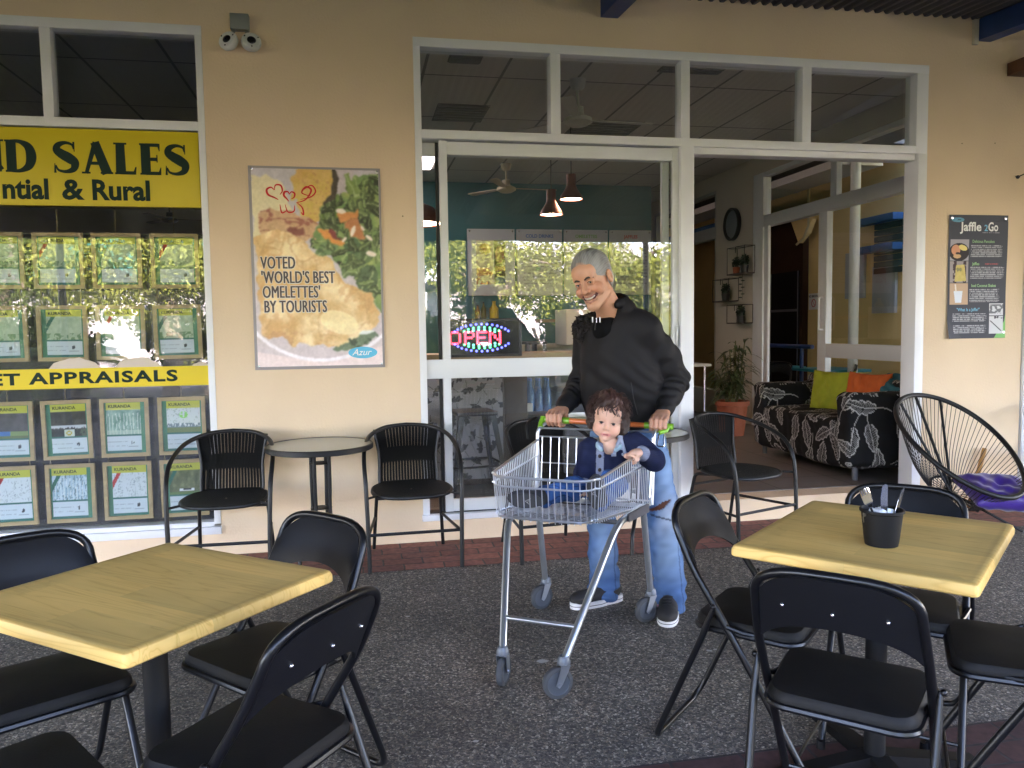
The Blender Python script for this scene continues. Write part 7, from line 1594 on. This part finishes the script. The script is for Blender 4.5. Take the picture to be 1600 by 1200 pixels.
    ga = np.exp(-((V[:, 2]-1.10)/.10)**2)*np.sin((V[:, 0]*.8+V[:, 1]*.3+V[:, 2]*1.4)*62+5*sn3(V, 8, 11))
    V = V+Nn*(.0065*sn3(V, 9, 21)+.0045*sn3(V, 20, 22)+.006*cr+.006*cr2_+.004*cr3+.0035*ga)[:, None]
    j = mesh_np('jacket', V, F, mat('black jacket cloth', (.0085, .0075, .0085), .7, spec=.25, bump=.12, bscale=500), T)
    # zip, pocket zip, drawcord toggles
    zp = [neck+FB*.098+np.array([0, 0, z]) for z in (.015, -.02)]; q = MB(); a = neck+FB*.105+np.array([0, 0, -.035]); q.tube([tuple(a+FB*.012), tuple(a+FB*.020+np.array([0, 0, -.05]))], .0025, 6); q.build('zip', mat('dark zip', (.012, .012, .012), .6, .0), T)
    q = MB(); a = np.array([1.243, -1.508, 1.10]); q.tube([tuple(a), tuple(a+np.array([.012, -.004, -.08])), tuple(a+np.array([.03, -.006, -.15]))], .0022, 6); q.build('pocket_zip', mat('dark zip'), T)
    # t-shirt in the neck opening, with its pale print
    q = MB(); c_ = neck+FB*.028+np.array([0, 0, -.02]); v2 = Vol(c_-.14, c_+.14, .004); v2.ell(c_-np.array([0, 0, .062]), (.074, .064, .07), MB_, 0); v2.cap(neck-np.array([0, 0, .05]), neck+np.array([0, 0, .1]), .052, .052, .004, 'sub'); V, F = v2.mesh(); sh_ = mesh_np('shirt', V, F, mat('black jersey', (.005, .005, .0055), .95, spec=.1), T)
    q = MB()
    for o, h_ in ((-.028, .026), (-.006, .022), (.014, .026)): p = c_+FB*.076+LB_*o+np.array([0, 0, -.03]); q.tube([tuple(p), tuple(p+np.array([0, 0, h_]))], .0032, 6)
    q.build('shirt_print', mat('white print'), sh_)
    # dark fur trim at the right shoulder
    V, F = leafcloud([(tuple(shR+FB*.085+np.array([0, 0, .0])+LB_*.02), (.050, .050, .065)), (tuple(shR+FB*.10+LB_*.085+np.array([0, 0, .03])), (.035, .03, .05))], 2200, .030, 3, .6); mesh_np('fur_trim', V, F, mat('dark fur', (.02, .015, .014), .9), T, False)
    # jeans
    hipL = np.array([1.345, -1.385, .88]); hipR = np.array([1.235, -1.235, .88]); knL = np.array([1.415, -1.465, .47]); knR = np.array([1.150, -1.315, .48]); anL = np.array([1.425, -1.515, .07]); anR = np.array([1.180, -1.305, .065])
    v = Vol((1.0, -1.68, .015), (1.58, -1.06, .96), .005); v.ell((1.285, -1.315, .87), (.165, .13, .11), MB_, 0)
    v.chain([hipL, knL], [.102, .078], .03); v.chain([hipR, knR], [.102, .078], .03); v.chain([knL, anL+np.array([0, 0, .02])], [.076, .070], .02); v.chain([knR, anR+np.array([0, 0, .03])], [.076, .072], .02)
    v.cap(anL+np.array([-.01, -.02, .02]), anL+np.array([-.005, -.01, -.015]), .068, .074, .01); v.cap(anR+np.array([-.02, 0, .03]), anR+np.array([-.02, 0, .0]), .070, .076, .01)
    v.cap(anL+np.array([0, -.01, -.08]), anL+np.array([0, -.01, .03]), .050, .050, .004, 'sub'); v.cap(anR+np.array([-.02, 0, -.08]), anR+np.array([-.02, 0, .04]), .050, .050, .004, 'sub')
    V, F = v.mesh(); Nn = vnormals(V, F); lo = np.clip((.35-V[:, 2])/.3, 0, 1)
    V = V+Nn*((.005+.004*lo)*sn3(V*np.array([1, 1, 1.9]), 13, 31)+.0035*sn3(V*np.array([1, 1, 2.6]), 26, 32)+.004*lo*np.sin(V[:, 2]*95+4*sn3(V, 10, 5)))[:, None]
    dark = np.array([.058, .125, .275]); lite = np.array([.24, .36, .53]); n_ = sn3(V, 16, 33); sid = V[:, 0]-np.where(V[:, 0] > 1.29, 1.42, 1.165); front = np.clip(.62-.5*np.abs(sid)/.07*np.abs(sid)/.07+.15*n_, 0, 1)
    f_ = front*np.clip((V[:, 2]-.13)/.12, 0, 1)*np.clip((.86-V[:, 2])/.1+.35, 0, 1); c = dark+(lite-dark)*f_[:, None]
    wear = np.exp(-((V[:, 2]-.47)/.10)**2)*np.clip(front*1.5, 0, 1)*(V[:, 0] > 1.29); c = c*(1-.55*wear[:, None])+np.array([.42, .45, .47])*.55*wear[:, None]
    seam = np.abs(sid-.052+.01*np.sin(V[:, 2]*6)) < .0035; c[seam & (V[:, 1] < -1.30)] *= .62; c *= (1+.10*sn3(V, 60, 34))[:, None]
    # torn knee
    kx = knL+np.array([-.030, -.075, .045]); d1 = (V-kx); rip = (np.abs(d1[:, 2]-.55*d1[:, 0]) < .016*np.clip(1-np.abs(d1[:, 0])/.055, 0, 1)**.6+.0) & (np.abs(d1[:, 0]) < .052) & (V[:, 1] < -1.48); c[rip] = (.09, .035, .022); V[rip] -= Nn[rip]*.010
    rip2 = (np.abs(d1[:, 2]+.055+.25*d1[:, 0]) < .0045) & (np.abs(d1[:, 0]) < .045) & (V[:, 1] < -1.48); c[rip2] *= .3
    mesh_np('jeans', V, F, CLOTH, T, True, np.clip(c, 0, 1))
    # shoes
    for nm, heel, toe in (('L', (1.445, -1.475), (1.340, -1.70)), ('R', (1.262, -1.300), (.985, -1.372))):
        h_ = Vector((*heel, 0)); t_ = Vector((*toe, 0)); d = (t_-h_).normalized(); s_ = Vector((-d.y, d.x, 0)); Lh = (t_-h_).length; Mx = np.array([d[:], s_[:], [0, 0, 1]]); ctr = (h_+t_)/2
        v = Vol(np.array(ctr)-.20, np.array(ctr)+.20, .0035); v.ell(np.array(h_+d*(Lh*.30))+np.array([0, 0, .060]), (.085, .040, .052), Mx, 0); v.ell(np.array(h_+d*(Lh*.66))+np.array([0, 0, .045]), (.100, .046, .036), Mx, .03); v.ell(np.array(h_+d*(Lh*.84))+np.array([0, 0, .040]), (.045, .044, .028), Mx, .02)
        v.cap(np.array(h_+d*.065)+np.array([0, 0, .06]), np.array(h_+d*.065)+np.array([0, 0, .14]), .037, .040, .02); v.cut((0, 0, .026), (0, 0, -1)); V, F = v.mesh(); so_ = mesh_np('shoe', V, F, mat('black canvas', (.016, .015, .017), .75, bump=.2, bscale=400), T)
        def sole(z0, z1, g, m, nm2):
            P = []
            for k in range(40):
                a = 2*PI*k/40; x = math.cos(a); y = math.sin(a); xx = Lh*.5+(Lh*.5+g)*math.copysign(abs(x)**.8, x); w_ = (.046 if x > 0 else .038)+g; yy = w_*math.copysign(abs(y)**.75, y)*(1 if x > 0 else .96); p = h_+d*xx+s_*yy; P.append((p.x, p.y))
            q = MB(); q.prism(P, z0, z1); q.build(nm2, m, so_)
        rub = mat('white rubber sole', (.66, .66, .68), .55); sole(.0, .0125, .004, rub, 'sole'); sole(.0126, .0155, .0045, mat('black foxing line', (.02, .02, .03), .5), 'foxing_stripe'); sole(.0156, .031, .004, rub, 'foxing')
        if nm == 'L':
            q = MB(); p = ctr+s_*-.046+d*.0+Vector((0, 0, .052)); q.sph(tuple(p), .009, 10, 6, (1, 1, .7)); q.build('badge', mat('pink badge', (.6, .12, .2), .4), so_)
            q = MB()
            for k in range(4): p = h_+d*(Lh*(.50+.07*k))+Vector((0, 0, .100-.008*k)); q.tube([p-s_*.022, p+Vector((0, 0, .004)), p+s_*.022], .003, 6)
            q.build('laces', mat('black cord'), so_)
man()
def child():
    T = thing('person', 'toddler with curly brown hair in a navy cardigan sitting in the shopping trolley', 'person', (1.05, -1.62, .60))
    FB = np.array([-.42, -.907, 0]); LB_ = np.array([.907, -.42, 0]); MB_ = np.array([LB_, FB, [0, 0, 1]])
    neck = np.array([1.088, -1.672, .845]); HM = frame(R(-108), R(4), R(-9)); H = Head((1.078, -1.665, .950), HM, .83, True)
    shL = np.array([1.190, -1.705, .838]); shR = np.array([1.005, -1.640, .812]); elL = np.array([1.240, -1.795, .785]); elR = np.array([.965, -1.675, .72]); hL = np.array(tw(-.105, -.252, .806)); wL = hL+np.array([.046, .030, .022]); wR = np.array([.945, -1.735, .665])
    v = Vol((.87, -1.98, .60), (1.32, -1.54, 1.06), .0028); H.build(v, False); v.cap(H.p(0, -.02, -.06), neck-np.array([0, 0, .02]), .036, .040, .015)
    v.ell((1.075, -1.650, .735), (.085, .065, .11), MB_, .02); v.cap(neck-np.array([0, 0, .02]), shL, .03, .03, .02); v.cap(neck-np.array([0, 0, .02]), shR, .03, .03, .02)
    v.chain([shL, elL, wL], [.03, .026, .018], .008); v.chain([shR, elR, wR], [.03, .026, .018], .008)
    Uv = np.array(TU); Vv = np.array(TV); grip_hand(v, hL, Uv, -Vv, np.array([0, 0, 1.]), -1, wL, .62); v.ell((hL+wL)/2+np.array([0, 0, .014]), (.026, .022, .016), MB_, .012); v.ell(wR+np.array([-.01, -.02, -.01]), (.018, .026, .014), MB_, .01)
    for i in range(4): v.cap(wR+np.array([-.012, -.03, -.012])+LB_*(.012*i-.018), wR+np.array([-.022, -.055, -.02])+LB_*(.014*i-.021), .0065, .0055, .003)
    v.cap(wR+LB_*.015, wR+LB_*.035+FB*.03, .008, .006, .004)
    V, F = v.mesh(); c = skin_color(V, H, (.65, .375, .275), (.56, .16, .16), True); mesh_np('body', V, F, SKIN, T, True, c)
    H.eyes(T, (.03, .015, .008), (.02, 0, -.02))
    for x in (-1, 1):
        q = MB(); P = bez([(x*.014, .0855, .020), (x*.030, .0855, .0255), (x*.050, .070, .021)], 4); q.tube([tuple(H.p(*p)) for p in P], .0017, 6); q.build('eyebrow', mat('light brow hair', (.12, .06, .04), .8), T)
    # hair
    v = Vol(H.C-.16, H.C+.16, .003); H.ell(v, (.004, -.020, .044), (.092, .104, .088), 0); H.ell(v, (0, -.045, -.02), (.098, .066, .075), .02); H.ell(v, (-.01, -.01, .115), (.06, .07, .035), .03); H.ell(v, (-.082, -.01, -.03), (.030, .055, .065), .02); H.ell(v, (.082, -.01, -.01), (.022, .05, .05), .02)
    H.ell(v, (.004, .126, -.016), (.070, .088, .112), .006, 'sub'); H.ell(v, (0, .05, -.12), (.13, .09, .08), .01, 'sub')
    for x in (-1, 1): H.ell(v, (x*.07, .085, -.03), (.035, .05, .06), .006, 'sub')
    V, F = v.mesh(); L = H.loc(V); Nn = vnormals(V, F); cu = np.sin(L @ np.array([210, 60, 150])+6*sn3(L, 26, 3)); V = V+Nn*(.0085*sn3(L, 36, 41)+.003*cu+.003*sn3(L, 85, 42))[:, None]
    b = 1+.35*cu*.5+.3*sn3(L, 50, 9); red = np.clip((L[:, 2]-.03)/.08, 0, 1)*np.clip(.4-L[:, 0]*6, 0, 1); col = np.stack([.032*b+.045*red, .015*b+.010*red, .011*b+.007*red], 1); HB = mat('brown hair', attr=True, rough=.6); kk = np.sqrt(((L[:, 0]-.004)/.070)**2+((L[:, 1]-.126)/.088)**2+((L[:, 2]+.016)/.112)**2); bl = np.clip((1.10-kk)/.10+.3*sn3(L, 140, 8), 0, 1)*.6; col = col*(1-bl[:, None])+np.array([.45, .24, .17])*bl[:, None]; hr = mesh_np('hair', V, F, HB, T, True, np.clip(col, .004, 1))
    rs = random.Random(8); q = MB()
    for k in range(420):
        a = rs.uniform(0, 2*PI); el = rs.uniform(-.35, 1.45); x = .094*math.cos(a)*math.cos(el); y = -.02+.102*math.sin(a)*math.cos(el); z = .04+.092*math.sin(el)
        if y > .045 and z < .075: continue
        d = Vector((x, y+.02, z-.04)).normalized(); tan = Vector((rs.uniform(-1, 1), rs.uniform(-1, 1), rs.uniform(-1.4, -.1))); tan = (tan-d*tan.dot(d)).normalized(); L_ = rs.uniform(.035, .075); P = []
        for i in range(6): u = i/5; p = Vector((x, y, z))+tan*L_*u+d*(.002+.018*math.sin(PI*u*.8)+.004*math.sin(u*9)); P.append(tuple(H.p(*p)))
        q.tube(P, .0011, 4, cap=False, rs=[.0016*(1-.75*i/5) for i in range(6)])
    for (x0, z0, x1, z1) in ((-.030, .088, -.008, .050), (-.010, .092, -.032, .046), (.012, .092, .020, .060), (-.045, .080, -.052, .040), (.04, .082, .056, .035), (.0, .090, .004, .062)):
        for j in range(5): o = rs.uniform(-.006, .006); P = bez([(x0+o, .078, z0), ((x0+x1)/2+o+.01, .098, (z0+z1)/2+.006), (x1+o, .091, z1)], 4); q.tube([tuple(H.p(*p)) for p in P], .0014, 4, cap=False)
    q.build('hair_strands', mat('brown strand', (.05, .02, .014), .6), hr)
    # cardigan
    v = Vol((.85, -1.98, .60), (1.36, -1.52, .92), .0035); v.ell((1.072, -1.655, .725), (.118, .092, .125), MB_, 0); v.ell((1.080, -1.660, .79), (.105, .078, .06), MB_, .03)
    v.cap(neck-np.array([0, 0, .035]), shL, .045, .052, .02); v.cap(neck-np.array([0, 0, .035]), shR, .045, .050, .02)
    v.chain([shL, (shL+elL)/2, elL], [.054, .052, .048], .02); v.chain([elL, wL+(elL-wL)*.15], [.046, .033], .015); v.chain([shR, elR, wR], [.052, .044, .030], .018)
    v.cap(neck-np.array([0, 0, .06]), H.p(0, 0, -.02), .042, .042, .006, 'sub'); v.ell(neck+FB*.05+np.array([0, 0, .0]), (.028, .035, .045), MB_, .006, 'sub')
    V, F = v.mesh(); Nn = vnormals(V, F); V = V+Nn*(.003*sn3(V, 28, 51)+.002*sn3(V, 60, 52))[:, None]
    CV = V.copy(); Lx = (V-np.array([1.075, -1.655, .74])) @ MB_.T; c = np.tile(np.array([.012, .016, .045]), (len(V), 1)); grey = np.array([.20, .22, .30]); fr_ = Lx[:, 1] > .02
    pk = fr_ & (np.abs(Lx[:, 0]+.018) < .017); c[pk] = grey; dn = np.linalg.norm(V-(neck+np.array([0, 0, -.012])), axis=1); c[(dn < .066) & (V[:, 2] > .805)] = grey
    dc = np.linalg.norm(V-wL, axis=1); c[dc < .040] = grey; dc = np.linalg.norm(V-wR, axis=1); c[dc < .045] = grey; c[(Lx[:, 2] < -.088) & (Lx[:, 2] > -.115)] = grey; c *= (1+.15*np.sin(Lx[:, 2]*700)*.5+.1*sn3(V, 90, 3))[:, None]
    cg = mesh_np('cardigan', V, F, mat('knitted wool', attr=True, rough=.9, spec=.15, bump=.35, bscale=500), T, True, np.clip(c, 0, 1))
    def onf(x, z, e=.004):      # point on the cardigan front
        y = .092*math.sqrt(max(1-(x/.118)**2-((z+.015)/.14)**2*.35, .05)); return np.array([1.075, -1.655, .74])+LB_*x+FB*(y+e)+np.array([0, 0, z])
    for i, z in enumerate((.060, .0, -.055)):
        c_ = onf(-.018, z, .004); q = MB(); q.sph(tuple(c_), .0085, 14, 8, (1, .7, 1)); b_ = q.build('button', mat('dark brown button', (.03, .015, .01), .35), T)
    CU = (CV-np.array([1.075, -1.655, 0])) @ LB_; CF = (CV-np.array([1.075, -1.655, 0])) @ FB
    def surf(u_, z_):
        m = (np.abs(CU-u_) < .007) & (np.abs(CV[:, 2]-z_) < .007); f_ = CF[m].max() if m.any() else .06
        return tuple(np.array([1.075, -1.655, 0])+LB_*u_+FB*(f_+.002)+np.array([0, 0, z_]))
    q = MB(); A = [[(-.022, 0), (.004, .062)], [(.004, .062), (.026, 0)], [(-.012, .022), (.017, .022)], [(-.032, 0), (-.012, 0)], [(.014, 0), (.038, 0)], [(-.006, .062), (.012, .062)]]
    for a, b in A:
        P = []
        for k in range(7): t = k/6; x = a[0]+(b[0]-a[0])*t; z = a[1]+(b[1]-a[1])*t; P.append(surf(x+.064, .806+z*1.15))
        q.tube(P, .0075, 6)
    q.build('letter', mat('pale blue felt', (.26, .29, .38), .9), T)
    # collar
    q = MB(); LBc = mat('light blue shirt cloth', (.30, .42, .50), .85); v = Vol(neck-.09, neck+.10, .003)
    for k in range(14):
        a0 = -2.6+5.2*k/14; a1 = -2.6+5.2*(k+1)/14
        def cp(a): d = -FB*math.cos(a)+LB_*math.sin(a); return neck+d*(.050+.012*abs(a)/2.6)+FB*.012+np.array([0, 0, .012+.010*math.cos(a)-.022*(abs(a)/2.6)**3])
        v.cap(cp(a0), cp(a1), .0095, .0095, .004)
    v.cap(neck-np.array([0, 0, .08]), H.p(0, 0, -.02), .040, .040, .003, 'sub'); V, F = v.mesh(); mesh_np('collar', V, F, LBc, T)
    # trousers
    hipL = np.array([1.115, -1.665, .655]); hipR = np.array([1.02, -1.625, .655]); knL = np.array([1.035, -1.850, .705]); knR = np.array([.900, -1.735, .668]); anL = np.array([.955, -1.950, .655]); anR = np.array([.755, -1.800, .650])
    v = Vol((.70, -2.08, .595), (1.26, -1.52, .80), .004); v.ell((1.07, -1.635, .665), (.10, .085, .06), MB_, 0); v.chain([hipL, knL, anL], [.058, .048, .038], .02); v.chain([hipR, knR, anR], [.058, .047, .040], .02)
    V, F = v.mesh(); Nn = vnormals(V, F); V = V+Nn*(.005*sn3(V, 24, 61)+.0035*sn3(V, 55, 62))[:, None]; n_ = sn3(V, 30, 63); c = np.array([.042, .12, .34])*(1+.45*n_)[:, None]; c[np.abs(sn3(V, 22, 64)) < .05] *= .45; mesh_np('trousers', V, F, CLOTH, T, True, np.clip(c, .004, 1))
    # shoes
    SH = mat('dark grey suede', (.045, .045, .055), .85, bump=.3, bscale=300); SO = mat('dark rubber sole', (.055, .055, .06), .7)
    for heel, toe, upv in (((.925, -1.985, .650), (.905, -2.030, .755), (.05, -.10, 0)), ((.715, -1.872, .650), (.602, -1.908, .672), (0, 0, 1))):
        h_ = Vector(heel); t_ = Vector(toe); d = (t_-h_).normalized(); an = Vector(anL if heel[0] > .85 else anR); n_ = (h_.lerp(t_, .3)-an); n_ = (n_-d*n_.dot(d)).normalized(); s_ = d.cross(n_); Mx = np.array([d[:], s_[:], n_[:]]); L_ = (t_-h_).length; ctr = np.array(h_.lerp(t_, .5))
        v = Vol(ctr-.13, ctr+.13, .003); v.ell(ctr-np.array(n_)*.018, (L_*.5+.018, .036, .030), Mx, 0); v.cap(np.array(h_+d*.022-n_*.02), np.array(an), .034, .036, .015); v.cut(ctr+np.array(n_)*.001, n_[:]); V, F = v.mesh(); so_ = mesh_np('shoe', V, F, SH, T)
        q = MB(); P = []
        for k in range(36):
            a = 2*PI*k/36; x = math.cos(a)*(L_*.5+.020); y = math.sin(a)*(.031+.006*math.cos(a)); P.append(Vector(ctr)+d*x+s_*y)
        V_ = [tuple(p+n_*.001) for p in P]+[tuple(p+n_*.011) for p in P]; q.add(V_, [tuple(range(35, -1, -1)), tuple(range(36, 72))]+[(i, (i+1) % 36, 36+(i+1) % 36, 36+i) for i in range(36)]); q.build('sole', SO, so_)
        q = MB(); c_ = Vector(ctr)+n_*.0125
        for a, b in (((-.012, -.010), (.0, .012)), ((.0, .012), (.012, -.010)), ((-.007, -.002), (.007, -.002))): q.tube([c_+s_*a[0]+d*a[1], c_+s_*b[0]+d*b[1]], .0016, 5)
        q.build('sole_mark', mat('pale rubber', (.4, .38, .38), .6), so_)
child()
